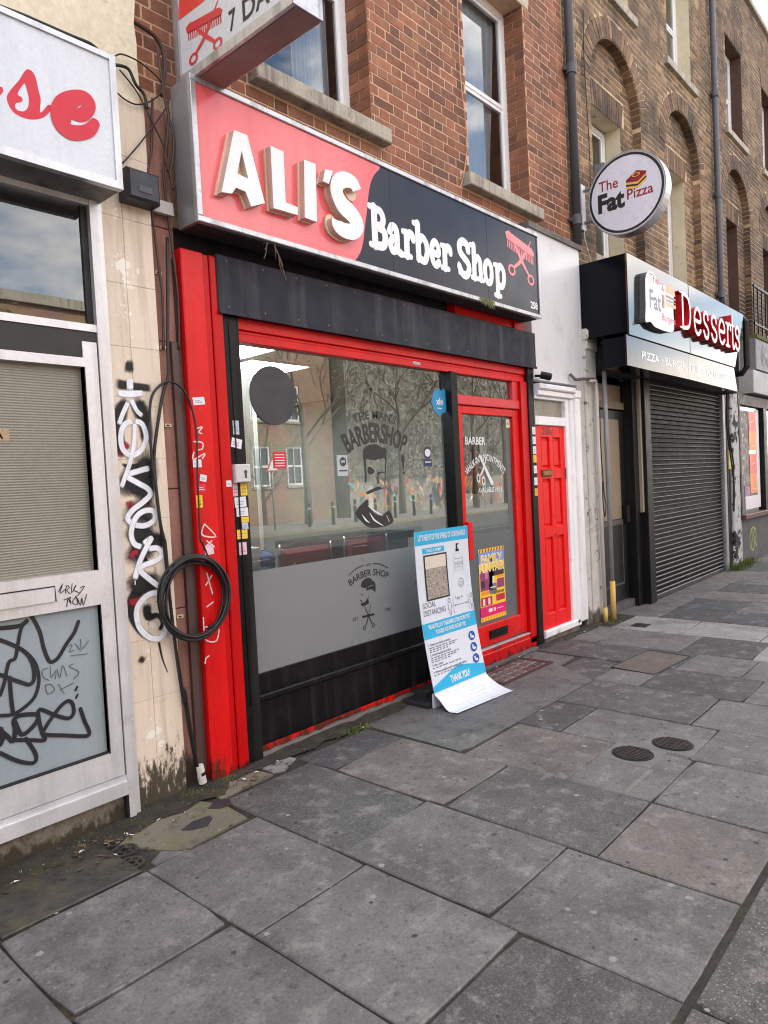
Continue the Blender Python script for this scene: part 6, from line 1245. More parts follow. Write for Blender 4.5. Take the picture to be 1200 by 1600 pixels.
# fascia
df = thing('fascia_sign', 'mirror silver dessert shop fascia with raised red lettering', 'sign', (9, -.3, 2.65), group='fascia signs')
FY = -.50; X0 = 6.955
mir = M('mirror_silver', (120, 116, 110), .10, metal=.92, var=.03, vs=1.2, fine=.0, bump=.02, bs=2)
gbk = M('gloss_black', (10, 12, 20), .15, var=0, fine=0, spec=.12)
b = B(); b.box(X0, X0+.30, FY+.02, .1, 2.985, 3.755); b.box(X0+.3, 11.05, -.35, .1, 3.0, 3.74); b.box(7.0, 10.7, -.45, -.2, 2.66, 2.955); b.ob('cabinet', gbk, df)
b = B()
for pts in (([(X0, 2.955), (8.75, 2.955), (8.75, 3.757), (X0, 3.757)], 0), ([(8.755, 2.955), (10.58, 2.955), (11.08, 3.74), (8.755, 3.757)], 0)):
    fill(b, [pts[0]], wallf(FY+.02), 0, .02, 0)
b.ob('front_panel', mir, df)
b = B()
for pts in ([(6.90, 2.645), (8.70, 2.645), (8.70, 2.948), (6.90, 2.948)], [(8.705, 2.645), (10.7, 2.63), (10.56, 2.948), (8.705, 2.948)]): fill(b, [pts], wallf(FY+.03), 0, .02, 0)
b.ob('lower_panel', M('mirror_dull', (88, 86, 84), .14, metal=.92, var=.05, vs=1.2, fine=0, bump=.02, bs=2), df)
b = B()
for z in (2.952,): b.box(X0, 10.6, FY-.003, FY+.02, z-.004, z+.002)
b.box(8.748, 8.756, FY-.002, FY+.02, 2.955, 3.757); b.ob('panel_joint', black_gap, df)
lgp = smooth([(7.2853,3.5899),(7.4329,3.6453),(7.5625,3.6084),(7.6008,3.537),(7.7412,3.5617),(7.8834,3.5643),(8.0293,3.5635),(8.0829,3.5027),(8.047,3.3396),(8.0533,3.2005),(8.0242,3.1057),(7.7887,3.0791),(7.6026,3.0806),(7.4681,3.0879),(7.3615,3.1228),(7.231,3.1049),(7.2492,3.2528),(7.2561,3.4152)], 3, True)
b = B(); fill(b, [lgp], wallf(FY-.0), 0, .06, 1); b.ob('logo_plate', [lw, M('plate_side', (78, 80, 84), .5)], df)
f6 = wallf(FY-.061); inkr = M('ink_rose', (206, 92, 100), .4); inkg = M('ink_slate', (122, 124, 134), .4); inko = M('ink_orange', (228, 176, 128), .4); inkb = M('ink_brown', (150, 108, 96), .4)
b = B(); text(b, 'The', f6, 7.50, 3.545, .085, 0, w=.26, bold=.01); text(b, 'Fat', f6, 7.52, 3.27, .20, 1, w=.32, bold=.02); text(b, 'Burgers', f6, 7.90, 3.185, .08, 0, w=.40, bold=.008)
fill(b, [smooth([(7.82, 3.50), (7.87, 3.58), (7.98, 3.61), (8.08, 3.58), (8.13, 3.50)], 3)], f6, 2); rect(b, 7.82, 8.13, 3.45, 3.475, f6, 3); rect(b, 7.82, 8.13, 3.36, 3.40, f6, 2); stroke(b, [(7.83, 3.425), (7.88, 3.415), (7.93, 3.43), (7.98, 3.415), (8.03, 3.43), (8.12, 3.418)], .012, f6, 3, 4)
fill(b, [[(7.70, 3.46), (7.79, 3.46), (7.78, 3.32), (7.715, 3.32)]], f6, 3); fill(b, [[(7.70, 3.50), (7.74, 3.58), (7.79, 3.50)]], f6, 0)
b.ob('logo_print', [inkr, inkg, inko, inkb], df)
dred = M('dessert_red', (204, 22, 30), .3, var=.06)
xd = [p[0] for p in [(8.1889,3.3214),(8.592,3.3067),(8.6295,3.2381),(8.9511,3.2427),(8.9751,3.2458),(9.2416,3.2413),(9.2668,3.2445),(9.574,3.243),(9.574,3.243),(9.8979,3.2415),(9.8979,3.2415),(10.1515,3.2296),(10.1268,3.2688),(10.3296,3.2503),(10.2996,3.2468),(10.5703,3.2346)]]
for i, ch_ in enumerate('Desserts'):
    b = B(); LAY[0] = 0
    hh = .41 if ch_ in 'D' else .47; word(b, ch_, 0, 3.155 if i else 3.17, hh, wallf(FY-.002), 1, boxes=[(xd[2*i], xd[2*i+1])], m=0, d=.078, ms=1, wk=.105); b.ob('letter_'+ch_.lower(), [lw, dred], df)
for s_, x_, w_ in (('PIZZA', 7.52, .48), ('BURGER', 8.28, .66), ('BUBBLE TEA LOUNGE', 9.52, 1.42)):
    b = B(); text(b, s_, wallf(FY+.0085), x_, 2.745, .085, 0, w=w_, bold=.012); b.ob('white_lettering', lw, df)
for x_ in (7.85, 8.71): b = B(); disc(b, x_, 2.787, .016, wallf(FY+.0085), 0, 0, 12); b.ob('white_dot', lw, df)
b = B(); text(b, '256', wallf(FY-.001), 7.06, 3.055, .03, 0); b.ob('house_number', vb, df)
b = B(); b.box(7.2, 11.5, -.3, .1, 2.70, 2.95); b.box(7.2, 11.5, -.28, .35, 2.68, 2.70); b.ob('soffit', black_gap, df)
# black frame sign at the fascia's right end
t = thing('projecting_sign', 'empty black framed projecting sign at the end of the dessert fascia', 'sign', (11.3, -.3, 2.9), group='projecting signs')
b = B(); P = [(-.10, 3.74), (-.44, 3.74), (-.50, 3.66), (-.50, 3.02), (-.44, 2.93), (-.10, 2.93)]
b.tube([(11.18, y, z) for y, z in P], .045, 8); b.ob('frame', bk, t)
b = B(); b.box(11.16, 11.2, -.40, -.30, 2.98, 3.70); b.ob('panel', M('dark_plastic', (44, 44, 46), .5, var=.2), t)
for i in range(2): cable('cable', [(11.3+i*.07, -.2, 2.95), (11.35+i*.06, -.16, 2.2), (11.5+i*.1, -.16, 1.7), (11.62, -.16, 1.3+i*.2), (11.6, -.15, .9)], .012, cab, ('thin dark cable down the far pillar', 'second dark cable down the far pillar')[i])

# round projecting sign
rs = thing('projecting_sign', 'round white pizza sign with black ring on a bracket', 'sign', (7.3, -.38, 4.05), group='projecting signs')
RX, cy, cz, R = 7.27, -.385, 4.46, .415
alu_r = M('alu_rim', (190, 190, 196), .3, metal=.6, var=.1); n = 48
circ = lambda x, r: [(x, cy+r*math.cos(6.283*i/n), cz+r*math.sin(6.283*i/n)) for i in range(n)]
b = B(); b.mesh(circ(RX, R)+circ(RX+.15, R), [(i, (i+1) % n, n+(i+1) % n, n+i) for i in range(n)]); b.face(circ(RX+.15, R)[::-1]); b.mesh(circ(RX, R)+circ(RX, R-.012), [(i, n+i, n+(i+1) % n, (i+1) % n) for i in range(n)]); b.ob('drum', alu_r, rs, smooth=False)
b = B(); b.face(circ(RX+.004, R-.012)); b.ob('face', M('sign_lilac_white', (226, 226, 238), .3, var=.03), rs)
fs3 = lambda u, v, w=0: (RX+.002-w, cy-u, cz+v)
b = B(); ring(b, 0, 0, R-.045, R-.020, fs3, 0, .0, 48); b.ob('ring', vb, rs)
LM = [M('maroon', (150, 28, 34), .4), vb, M('cake_yellow', (240, 190, 90), .4)]
for a_ in (('The', fs3, -.18, .085, .11, 0, .21, .008), ('Fat', fs3, -.155, -.125, .185, 1, .29, .045), ('Pizza', fs3, .15, -.075, .105, 0, .27, .012)): b = B(); text(b, *a_); b.ob('lettering', LM, rs)
b = B()
Q = [(.01, .12), (.13, .10), (.22, .155), (.12, .19)]; fill(b, [Q], fs3, 0)
for k, (m_, z0) in enumerate(((0, .10), (2, .075), (1, .055), (2, .035))): fill(b, [[(.01, z0+.02-.0), (.13, z0-.002), (.22, z0+.055), (.22, z0+.035), (.13, z0-.024), (.01, z0-.002)][::-1]], lambda u, v, w=0: fs3(u, v, .0004*(k+1)), m_)
ring(b, .115, .148, .018, .026, lambda u, v, w=0: fs3(.115+(u-.115)*1.6, v, .002), 2, 0, 18, .8)
b.ob('cake_emblem', LM, rs)
b = B(); b.box(7.27, 7.36, .095, .115, 4.22, 4.70); b.ob('wall_plate', wp_, rs)
for z in (4.30, 4.64): b = B(); b.tube([(7.33, .1, z), (7.34, -.05, z)], .018, 8); b.ob('arm', pg, rs)
cable('cable', [(7.3, .09, 4.22), (7.26, .07, 4.1), (7.33, .06, 3.95), (7.36, .05, 3.85)], .006, M('cable_white', (210, 204, 196), .6), 'thin white cable below the round sign bracket')
cable('cable', wpt(.1, [(5.0743,5.6797),(5.0699,5.3383),(5.073,4.9461),(5.1167,4.6184),(5.1256,4.435),(5.0728,4.2192),(5.0283,4.1002),(4.9756,4.0196)]), .005, M('cable_pink', (200, 150, 130), .6), 'thin pale wire hanging over the red brickwork')
cable('cable', wpt(.1, [(7.5042,6.6358),(7.4791,6.1319),(7.505,5.5434),(7.5267,5.12),(7.5139,4.7528)]), .006, cab, 'thin black wire down the brown brickwork')
t = thing('vent_box', 'grey louvred vent box under the arched window', 'vent', (7.75, .1, 4.85)); b = B(); b.box(7.66, 7.9, .0, .12, 4.83, 5.02); b.ob('case', M('vent_grey', (120, 122, 126), .5, var=.1), t)
for i in range(5): b = B(); b.box(7.67, 7.89, -.01, .0, 4.85+i*.033, 4.868+i*.033); b.ob('louvre', M('vent_grey', (120, 122, 126), .5), t)

# ================================================================ peeling pillar and the next shop
t = thing('peeling_pillar', 'flaking black and white pillar between shutter and poster window', 'pillar', (11.85, -.05, 0))
fk = M('flaking_paint', (186, 186, 184), .8, var=.15, vs=6, bump=.8, bs=16, chips=((28, 27, 28), .53, 3.6), dirt=((120, 114, 108), .5, 6, .55))
b = B(); b.cham(11.58, 11.75, -.08, .1, 0, 2.9, .01, 1); b.cham(11.75, 12.10, -.12, .1, 0, 2.95, .02, 0); b.cham(12.1, 12.25, -.09, .1, 0, 2.9, .01, 0); b.ob('shaft', [fk, bk], t)
b = B(); b.box(11.62, 11.74, -.10, -.08, 1.55, 1.85); b.ob('yellow_box', M('yellow_tape', (222, 210, 130), .6, var=.2), t)
ns = thing('corner_shopfront', 'farthest grey shop front with pink posters in its window', 'shopfront', (14, -.1, 0))
NY = -.1
b = B(); b.box(12.25, 16.5, NY+.02, .2, 0, .72); b.ob('stall_riser', M('riser_grey', (88, 88, 90), .7, var=.2, vs=3), ns)
b = B(); b.cham(12.25, 16.5, NY-.06, .1, .72, .80, .01); b.ob('sill', M('sill_maroon', (92, 60, 58), .5, var=.2), ns)
b = B(); b.face([(12.25, NY+.06, .80), (16.5, NY+.06, .80), (16.5, NY+.06, 2.62), (12.25, NY+.06, 2.62)]); b.ob('window_pane', glass_shop, ns)
b = B(); b.box(12.2, 16.5, NY, .1, 2.58, 2.75, 0); b.box(13.75, 13.95, NY, .1, .8, 2.58, 1); b.box(12.22, 12.30, NY, .1, .8, 2.58, 0); b.ob('frame', [M('frame_maroon', (48, 30, 30), .5), bk], ns)
b = B(); b.cham(12.75, 16.5, NY-.10, .1, 2.78, 3.16, .01); b.ob('shutter_box', M('grey_box', (160, 160, 162), .5, var=.1), ns)
b = B(); b.face([(12.2, .9, 0), (16.5, .9, 0), (16.5, .9, 2.8), (12.2, .9, 2.8)]); b.ob('room', M('room_dim', (110, 104, 100), .9, var=.3, vs=3), ns)
b = B(); fr = wallf(NY+.0195); LAY[0] = 0
for pts in ([(12.75, .2), (12.72, .4), (12.82, .52), (12.86, .38), (12.80, .22), (12.9, .18), (12.98, .3), (12.92, .48)], [(13.0, .5), (13.1, .42), (13.02, .32), (13.12, .22)], [(12.8, .52), (12.95, .55), (13.1, .5)]): stroke(b, pts, .03, fr, 0, 5)
b.ob('green_graffiti', M('spray_green', (150, 176, 70), .6, var=.2), ns)
pm = M('poster_salmon', (240, 106, 96), .4, var=.12, vs=2); pm2 = M('poster_orange', (240, 150, 86), .4, var=.12, vs=2); pm3 = M('poster_white', (228, 222, 228), .45, var=.05)
for i, (z0, z1, lab) in enumerate(((1.85, 2.50, 'upper salmon poster in the farthest shop window'), (1.12, 1.78, 'lower salmon poster in the farthest shop window'))):
    t = thing('poster', lab, 'poster', (13.2, NY+.05, z0), group='posters in the farthest window'); b = B(); rect(b, 12.98, 13.42, (z0+z1)/2, z1, wallf(NY+.052), 0); rect(b, 12.98, 13.42, z0, (z0+z1)/2, wallf(NY+.052), 1); b.ob('paper', [pm, pm2], t)
    b = B(); stroke(b, [(13.08, z1-.18), (13.3, z1-.14), (13.32, z1-.3), (13.2, z1-.34), (13.34, z1-.5)], .02, wallf(NY+.050), 0, 1); rect(b, 13.1, 13.34, z0+.06, z0+.08, wallf(NY+.050), 0); b.ob('print', M('poster_cream', (246, 196, 160), .4), t)
b = B(); rect(b, 12.66, 13.62, .86, 1.08, wallf(NY+.054), 0); rect(b, 13.43, 13.62, 1.08, 2.55, wallf(NY+.055), 0); rect(b, 12.66, 12.97, 1.085, 1.25, wallf(NY+.055), 1); b.ob('paper_backing', [pm3, M('poster_violet', (170, 130, 170), .45, var=.5, vs=14)], ns)
b = B(); rect(b, 12.36, 12.96, 1.26, 2.5, wallf(NY+.056), 0); b.ob('bill_sheet', M('old_bills', (150, 142, 138), .7, var=.4, vs=9, dirt=((84, 74, 70), .7, 12, .52), speck=[((226, 222, 220), .6, .64, 14)]), ns)
nf = thing('fascia_sign', 'grey shop sign with dark script lettering at the right edge', 'sign', (14.5, -.15, 3.2), group='fascia signs')
b = B(); b.cham(12.95, 16.5, -.2, .1, 3.18, 3.70, .01); b.ob('board', M('sign_grey', (116, 118, 122), .5, var=.15, vs=3, streak=((110, 108, 108), .5, 5)), nf)
b = B(); fr = wallf(-.201); stroke(b, [(13.34, 3.30), (13.28, 3.45), (13.38, 3.62), (13.5, 3.56), (13.42, 3.44), (13.34, 3.32), (13.36, 3.56)], [.02, .03, .03, .03, .02, .04, .03], fr, 0, 5); stroke(b, [(13.42, 3.46), (13.56, 3.40), (13.52, 3.30), (13.38, 3.28)], .035, fr, 0, 5); stroke(b, [(13.66, 3.42), (13.62, 3.33), (13.72, 3.30), (13.76, 3.42), (13.76, 3.28)], .03, fr, 0, 4); stroke(b, [(13.9, 3.42), (13.88, 3.3), (13.98, 3.4), (14.05, 3.36), (14.06, 3.28)], .03, fr, 0, 4); b.ob('script_lettering', vb, nf)
b = B(); b.box(12.95, 16.5, -.22, .1, 3.70, 3.76); b.ob('coping', moss, nf)
rl = thing('balcony_rail', 'black metal railing above the farthest shop sign', 'railing', (14.5, -.1, 3.8))
b = B(); b.box(13.3, 17, -.12, -.09, 4.62, 4.66); b.box(13.3, 17, -.12, -.09, 3.98, 4.01); b.ob('rail', bk, rl)
for i in range(14): b = B(); b.box(13.3+i*.26, 13.32+i*.26, -.115, -.095, 3.76, 4.62); b.ob('bar', bk, rl)
b = B(); b.box(16.5, 25, -.05, .12, 0, 3.3); b.ob('shop_row', M('far_front', (96, 92, 90), .7, var=.3, vs=1), label='plain far shop fronts beyond the grey sign', cat='shopfront')

# ================================================================ inside the barber shop
inn = thing('shop_interior', None, None, (4, 2, 0), kind='structure')
wm = M('shop_wall', (150, 148, 142), .8, var=.1); flm = M('shop_floor', (92, 84, 76), .4, var=.15); clm = M('shop_ceiling', (190, 188, 184), .8, var=.05)
b = B(); b.box(2.1, 6.0, .12, 5.4, -.03, .02, 1); b.face([(2.3, .12, 2.62), (2.3, 5.4, 2.62), (5.85, 5.4, 2.62), (5.85, .12, 2.62)], 2); b.face([(2.3, .12, 0), (2.3, 5.4, 0), (2.3, 5.4, 2.62), (2.3, .12, 2.62)][::-1], 0); b.face([(5.85, .12, 0), (5.85, 5.4, 0), (5.85, 5.4, 2.62), (5.85, .12, 2.62)], 0); b.face([(2.3, 5.4, 0), (5.85, 5.4, 0), (5.85, 5.4, 2.62), (2.3, 5.4, 2.62)], 0); b.ob('room_shell', [wm, flm, clm], inn)
lm = M('light_panel', (226, 240, 240), .5, var=0, fine=0, emit=9)
for i, (x, y) in enumerate(((3.05, .75), (3.75, 1.35), (4.6, 3.2))):
    t = thing('ceiling_light', ('nearest lit square ceiling panel inside the barber shop', 'second lit square ceiling panel inside the barber shop', 'deepest lit square ceiling panel inside the barber shop')[i], 'ceiling light', (x, y, 2.61), group='ceiling lights in the barber shop')
    b = B(); b.box(x-.3, x+.3, y-.3, y+.3, 2.60, 2.612); b.ob('diffuser', lm, t); b = B(); b.box(x-.32, x+.32, y-.32, y-.3, 2.595, 2.618); b.box(x-.32, x+.32, y+.3, y+.32, 2.595, 2.618); b.box(x-.32, x-.3, y-.3, y+.3, 2.595, 2.618); b.box(x+.3, x+.32, y-.3, y+.3, 2.595, 2.618); b.ob('frame', white_up, t)
t = thing('partition', 'pale partition panel behind the dark round board', 'partition', (3.0, 1.0, 0)); b = B(); b.box(2.5, 3.35, .95, 1.0, .02, 2.5); b.ob('panel', M('partition_grey', (128, 126, 122), .6, var=.08), t); b = B(); b.box(3.35, 3.38, .94, 1.01, .02, 2.5); b.ob('edge', white_up, t)
# things on the sill behind the frosted film
b = B(); b.cham(2.60, 2.74, .18, .4, .95, 1.24, .006); b.box(2.665, 2.675, .178, .18, .95, 1.24, 1); b.ob('white_carton', [M('carton', (226, 226, 224), .6, var=.05), M('carton_tape', (190, 190, 186), .5)], label='white carton just inside the barber window', cat='box')
b = B(); random.seed(11)
for k in range(16):
    cx_, cy_, cz_ = 2.95+random.gauss(0, .10), .40+random.gauss(0, .05), 1.02+random.uniform(0, .13); r = random.uniform(.05, .09); n = 7; V = []
    for i in range(n):
        for j in range(5):
            a = 6.283*i/n; p = -1.4+2.8*j/4; q = r*random.uniform(.8, 1.2); V.append((cx_+q*math.cos(a)*math.cos(p), cy_+q*math.sin(a)*math.cos(p), cz_+q*.6*math.sin(p)))
    b.mesh(V, [(i*5+j, ((i+1) % n)*5+j, ((i+1) % n)*5+j+1, i*5+j+1) for i in range(n) for j in range(4)], k % 3)
b.box(2.62, 3.3, .2, .6, .88, .93, 3); b.ob('towel_heap', [M('towel_blue', (70, 84, 130), .95, var=.3, vs=30), M('towel_grey', (176, 184, 190), .95, var=.2, vs=30), M('towel_navy', (46, 54, 82), .95, var=.3), wm], smooth=True, label='heap of blue and grey towels inside the barber window', cat='towels')
def chair(x, y, label):
    t = thing('waiting_chair', label, 'chair', (x, y, 0), group='chairs in the barber shop'); mr = M('chair_maroon', (150, 36, 48), .5, var=.1); cr = M('chrome', (190, 190, 194), .15, metal=1, var=0)
    b = B(); b.cham(x-.23, x+.23, y-.03, y+.02, .80, 1.16, .03); b.ob('backrest', mr, t); b = B(); b.cham(x-.24, x+.24, y, y+.45, .42, .50, .02, axis='z'); b.ob('seat', mr, t)
    b = B(); b.tube(smooth([(x-.25, y, .4), (x-.25, y, 1.1), (x-.2, y, 1.19), (x+.2, y, 1.19), (x+.25, y, 1.1), (x+.25, y, .4)], 5), .012, 8); b.ob('back_frame', cr, t, smooth=True)
    for sx in (-.24, .24):
        for yy in (y+.02, y+.43): b = B(); b.tube([(x+sx, yy, 0), (x+sx, yy, .42)], .011, 8); b.ob('leg', cr, t, smooth=True)
chair(3.45, .55, 'maroon chair with chrome frame nearest the barber window'); chair(4.15, .60, 'maroon chair beside the black bench in the barber shop')
t = thing('styling_unit', 'black styling bench with dark red front inside the barber shop', 'bench', (4.9, 1.6, 0)); b = B(); b.box(4.2, 5.4, 1.2, 1.7, .02, 1.05); b.ob('cabinet', M('unit_red', (74, 30, 34), .4, var=.1), t); b = B(); b.box(4.15, 5.45, 1.15, 1.75, 1.05, 1.12); b.ob('worktop', blk_m, t)
t = thing('styling_unit', 'long low black counter at the back of the barber shop', 'counter', (4, 4, 0)); b = B(); b.box(2.4, 5.6, 4.6, 5.2, .02, .95); b.ob('cabinet', bk, t); b = B(); b.box(2.35, 5.65, 4.55, 5.25, .95, 1.0); b.ob('worktop', blk_m, t)
b = B(); b.box(5.10, 5.50, .36, .38, 1.46, 1.98, 0); b.box(5.10, 5.50, .355, .36, 1.60, 1.76, 1); b.ob('price_board', [blk_m, M('board_red', (190, 20, 30), .5)], label='black board with a red band just inside the glazed barber door', cat='board')
for x in (3.0, 4.2, 5.2):
    t = thing('wall_mirror', 'tall mirror %s on the back wall of the barber shop' % {3.0: 'at the left', 4.2: 'in the middle', 5.2: 'at the right'}[x], 'mirror', (x, 5.3, 1.2), group='mirrors in the barber shop'); b = B(); b.box(x-.35, x+.35, 5.33, 5.36, 1.1, 2.2); b.ob('frame', bk, t); b = B(); b.face([(x-.32, 5.325, 1.13), (x+.32, 5.325, 1.13), (x+.32, 5.325, 2.17), (x-.32, 5.325, 2.17)]); b.ob('glass', M('mirror', (220, 224, 224), .03, metal=1, var=0, fine=0), t)

# ================================================================ across the road (seen in the glass)
FYO = -22.0
def brick_tex(name, c1, c2, mo):
    m = bpy.data.materials.new(name); m.use_nodes = True; t = m.node_tree; bs0 = t.nodes['Principled BSDF']; n = t.nodes.new; l = t.links.new
    g = n('ShaderNodeNewGeometry'); mp_ = n('ShaderNodeMapping'); mp_.inputs['Rotation'].default_value = (rad(90), 0, 0); br = n('ShaderNodeTexBrick'); br.inputs['Scale'].default_value = 1; br.inputs['Brick Width'].default_value = .225; br.inputs['Row Height'].default_value = .075; br.inputs['Mortar Size'].default_value = .006
    br.inputs['Color1'].default_value = (*lin(c1), 1); br.inputs['Color2'].default_value = (*lin(c2), 1); br.inputs['Mortar'].default_value = (*lin(mo), 1); nz_ = n('ShaderNodeTexNoise'); nz_.inputs['Scale'].default_value = .8; nz_.inputs['Detail'].default_value = 6; mx_ = n('ShaderNodeMix'); mx_.data_type = 'RGBA'; mx_.blend_type = 'MULTIPLY'; mx_.inputs['Factor'].default_value = .6
    l(g.outputs['Position'], mp_.inputs[0]); l(mp_.outputs[0], br.inputs['Vector']); l(g.outputs['Position'], nz_.inputs['Vector']); l(br.outputs['Color'], mx_.inputs['A']); l(nz_.outputs['Color'], mx_.inputs['B']); l(mx_.outputs['Result'], bs0.inputs['Base Color']); bs0.inputs['Roughness'].default_value = .9; return m
def opp_wall(b, x0, x1, z0, z1, y, ops):
    n0 = len(b.f); sheet(b, x0, x1, z0, z1, y, [(*o, -.18) for o in ops])
oh = thing('brick_block', 'brick block with white sash windows across the road, mirrored in the glass', 'building', (10, FYO, 0))
ow = []
for i in range(17):
    x = -10.1+i*2.0; ow += [(x, x+1.0, 1.75, 3.6), (x, x+1.0, 4.8, 6.5)]
b = B(); opp_wall(b, -14, 25.0, 0, 8.6, FYO, ow); b.face([(-14, FYO, 8.6), (25, FYO, 8.6), (25, FYO-8, 8.6), (-14, FYO-8, 8.6)]); b.face([(25, FYO, 0), (25, FYO-8, 0), (25, FYO-8, 8.6), (25, FYO, 8.6)]); b.ob('wall', brick_tex('brick_far', (176, 140, 112), (146, 110, 86), (196, 184, 166)), oh)
b = B(); b.box(-14, 25, FYO, FYO+.15, 8.45, 8.8); b.ob('parapet', stone, oh)
og = M('far_glass', (60, 66, 74), .1, var=.2, spec=.8)
for (xa, xb, za, zb) in ow:
    y = FYO-.12; b = B(); f = .09
    b.box(xa, xa+f, y, y+.07, za, zb); b.box(xb-f, xb, y, y+.07, za, zb); b.box(xa+f, xb-f, y, y+.07, zb-f, zb); b.box(xa+f, xb-f, y, y+.07, za, za+f); zm = (za+zb)/2; b.box(xa+f, xb-f, y, y+.07, zm-.05, zm+.05); b.box((xa+xb)/2-.02, (xa+xb)/2+.02, y+.01, y+.05, za+f, zb-f)
    w = b.ob('window', white_up, oh); b = B(); b.box(xa, xb, y-.05, y-.01, za, zb); b.ob('pane', og, w); b = B(); b.box(xa-.08, xb+.08, FYO, FYO+.07, za-.12, za-.01); b.ob('sill', stone, w)
gw_ = thing('gable_wall', 'tall rough gable wall with graffiti along its foot across the road', 'wall', (35, FYO+.5, 0))
b = B(); b.box(25.2, 43, FYO-3, FYO+.8, 0, 12.5); b.ob('wall', M('gable_render', (156, 151, 142), .95, var=.35, vs=.7, fine=.2, fs=9, bump=1, bs=4, dirt=[((90, 88, 74), .7, 1.1, .50), ((172, 160, 142), .6, 2.4, .56)]), gw_)
cols = [(120, 176, 176), (214, 130, 66), (196, 196, 190), (90, 110, 120), (214, 160, 110), (70, 70, 74), (200, 90, 90)]
random.seed(21)
fo = lambda u, v, w=0: (u, FYO+.81+w, v)
for k in range(26):
    b = B(); cx_ = 25.6+k*.66+random.uniform(-.1, .1); h = random.uniform(.8, 1.7); z0 = .25 if k % 3 else 1.2
    for q in range(3): stroke(b, [(cx_+random.uniform(-.35, .35), z0+random.uniform(0, h)) for _ in range(5)], random.uniform(.09, .22), fo, q, 5)
    b.ob('graffiti', [M('far_spray_%d' % ((k+q) % 7), cols[(k+q) % 7], .7) for q in range(3)], gw_)
# bare climbers on the gable wall
b = B()
for _ in range(15000):
    x = random.uniform(25.2, 43); z = 2.0+(random.random()**1.3)*10; s_ = random.uniform(.03, .10); a = random.uniform(0, 6.28); y = FYO+.82+random.uniform(.0, .25)
    b.face([(x+s_*math.cos(a), y, z+s_*math.sin(a)), (x+s_*math.cos(a+2.2), y+.05, z+s_*math.sin(a+2.2)), (x+s_*math.cos(a+4.2), y+.02, z+s_*math.sin(a+4.2))])
b.ob('creeper', M('creeper', (120, 112, 92), .9, var=.4, vs=2, isl=True, ramp=[(74, 73, 66), (156, 152, 140), (104, 101, 90), (176, 171, 158), (124, 120, 108)]), gw_, kind='stuff')
def tree(x, y, h, label, seed):
    random.seed(seed); t = thing('street_tree', label, 'tree', (x, y, 0), group='street trees across the road'); bark = M('bark', (120, 110, 96), .95, var=.3, vs=6, bump=.8, bs=20)
    b = B(); tips = []
    b.tube([(x, y, 0), (x+.05, y, h*.2), (x-.05, y+.05, h*.4), (x, y, h*.55)], [.19, .15, .12, .10], 10); b.ob('trunk', bark, t, smooth=True)
    b = B()
    def grow(p, d, l_, r, lv):
        q = p+d*l_; mid = p+d*l_*.5+Vector((random.uniform(-1, 1), random.uniform(-1, 1), random.uniform(-.5, .5)))*l_*.08; b.tube([p, mid, q], [r, r*.8, r*.6], 5 if lv < 3 else 3, caps=False)
        if lv >= 6: tips.append(q); return
        for _ in range(3 if lv < 3 else 2):
            nd = (d+Vector((random.uniform(-1, 1), random.uniform(-1, 1), random.uniform(-.25, .7)))*.62).normalized(); grow(q, nd, l_*random.uniform(.62, .82), r*.58, lv+1)
    for k in range(5): a = 6.283*k/5; grow(Vector((x, y, h*(.34+.05*k))), Vector((math.cos(a)*.8, math.sin(a)*.8, .8)).normalized(), h*.17, .065, 1)
    b.ob('branches', bark, t)
    b = B()
    for p in tips:
        for _ in range(3):
            q = p+Vector((random.gauss(0, .3), random.gauss(0, .3), random.gauss(0, .25))); s_ = random.uniform(.03, .08); a = Vector((random.uniform(-1, 1), random.uniform(-1, 1), random.uniform(-1, 1))).normalized(); c = a.orthogonal().normalized()
            b.face([q+a*s_, q+c*s_*.6, q-a*s_, q-c*s_*.6])
    b.ob('crown', M('spring_leaf', (112, 116, 62), .8, var=.3, isl=True, ramp=[(96, 104, 50), (130, 128, 70), (150, 140, 90)]), t, kind='stuff')
tree(28.3, -20.4, 10.5, 'first bare street tree against the graffiti wall across the road', 31); tree(38.2, -20.2, 11, 'last bare street tree against the graffiti wall across the road', 33); tree(20.9, -19.6, 9.5, 'street tree before the brick block across the road', 5); tree(33.5, -19.3, 10.5, 'second bare street tree against the graffiti wall across the road', 6); tree(46, -20.5, 11, 'street tree past the end of the graffiti wall', 8); tree(52, -19.5, 11, 'farthest street tree across the road', 9); tree(6, -19.6, 9, 'street tree opposite the left shop front across the road', 14)
for i in range(9):
    x = 19.5+i*1.35; t = thing('bollard', ('black bollard number %s along the far kerb counted from the brick block' % ('one two three four five six seven eight nine'.split()[i])), 'bollard', (x, -18.0, 0), group='bollards along the far kerb'); b = B(); b.tube([(x, -18, 0), (x, -18, .85), (x, -18, .9), (x, -18, 1.0)], [.075, .06, .08, .03], 10); b.ob('post', bk, t, smooth=True); b = B(); b.tube([(x, -18, .72), (x, -18, .76)], .068, 10); b.ob('band', white_up, t)
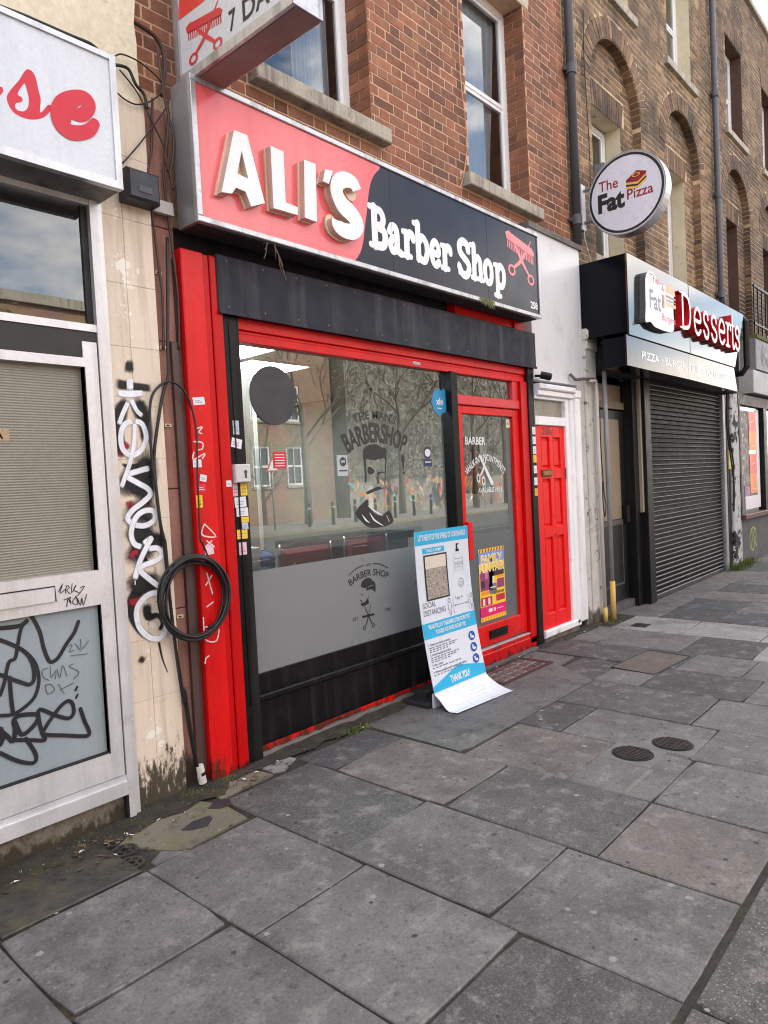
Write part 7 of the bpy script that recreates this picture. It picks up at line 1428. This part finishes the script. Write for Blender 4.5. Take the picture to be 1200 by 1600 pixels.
def bike(x, y, ang, label):
    t = thing('bicycle', label, 'bicycle', (x, y, 0), group='bicycles parked across the road'); ca, sa = math.cos(ang), math.sin(ang); P = lambda u, v, w=0: (x+u*ca-w*sa, y+u*sa+w*ca, v); cr = M('bike_frame', (150, 150, 156), .3, metal=.5, var=.1)
    for u in (-.52, .52):
        b = B(); b.tube([P(u+.33*math.cos(6.283*i/24), .34+.33*math.sin(6.283*i/24)) for i in range(24)], .02, 6, close=True); b.ob('wheel', M('tyre', (150, 148, 146), .6), t, smooth=True)
    b = B()
    for p, q in (((-.52, .34), (-.15, .32)), ((-.52, .34), (-.22, .82)), ((-.15, .32), (-.22, .85)), ((-.15, .32), (.36, .78)), ((-.22, .80), (.36, .82)), ((.36, .95), (.52, .34))): b.tube([P(*p), P(*q)], .018, 6)
    b.ob('frame', cr, t); b = B(); b.box(*sorted((P(-.34, .9)[0], P(-.1, .9)[0])), y-.06, y+.06, .86, .91); b.ob('saddle', bk, t); b = B(); b.tube([P(.36, .98, -.25), P(.36, 1.0, 0), P(.36, .98, .25)], .014, 6); b.ob('handlebar', bk, t)
bike(34.6, -20.4, .1, 'bicycle leaning nearest the graffiti wall tree across the road'); bike(37.0, -20.6, -.15, 'bicycle farther along the graffiti wall across the road')
t = thing('road_sign', 'triangular warning sign on a pole across the road', 'road sign', (17.9, -18.3, 0)); b = B(); b.tube([(17.9, -18.3, 0), (17.9, -18.3, 3.0)], .04, 10); b.ob('pole', pg, t, smooth=True); b = B(); fr = lambda u, v, w=0: (17.9-u, -18.25+w, 2.3+v); b.face([fr(-.35, 0), fr(.35, 0), fr(0, .62)]); b.ob('plate', M('sign_plate_red', (200, 40, 40), .5), t); b = B(); b.face([fr(-.24, .06, .004), fr(.24, .06, .004), fr(0, .48, .004)]); b.ob('symbol_field', white_up, t)
# rest of the far skyline
b = B(); b.box(44.5, 80, FYO-10, FYO-1, 0, 9); b.ob('terrace_block', brick_tex('brick_far2', (134, 100, 78), (110, 80, 62), (160, 150, 130)), label='plain brick block beyond the trees across the road', cat='building')
b = B(); b.box(-50, -14.5, FYO-9, FYO, 0, 9.5); b.ob('terrace_block', brick_tex('brick_far3', (140, 104, 80), (116, 84, 66), (160, 150, 130)), label='plain brick block left of the sash windows across the road', cat='building')
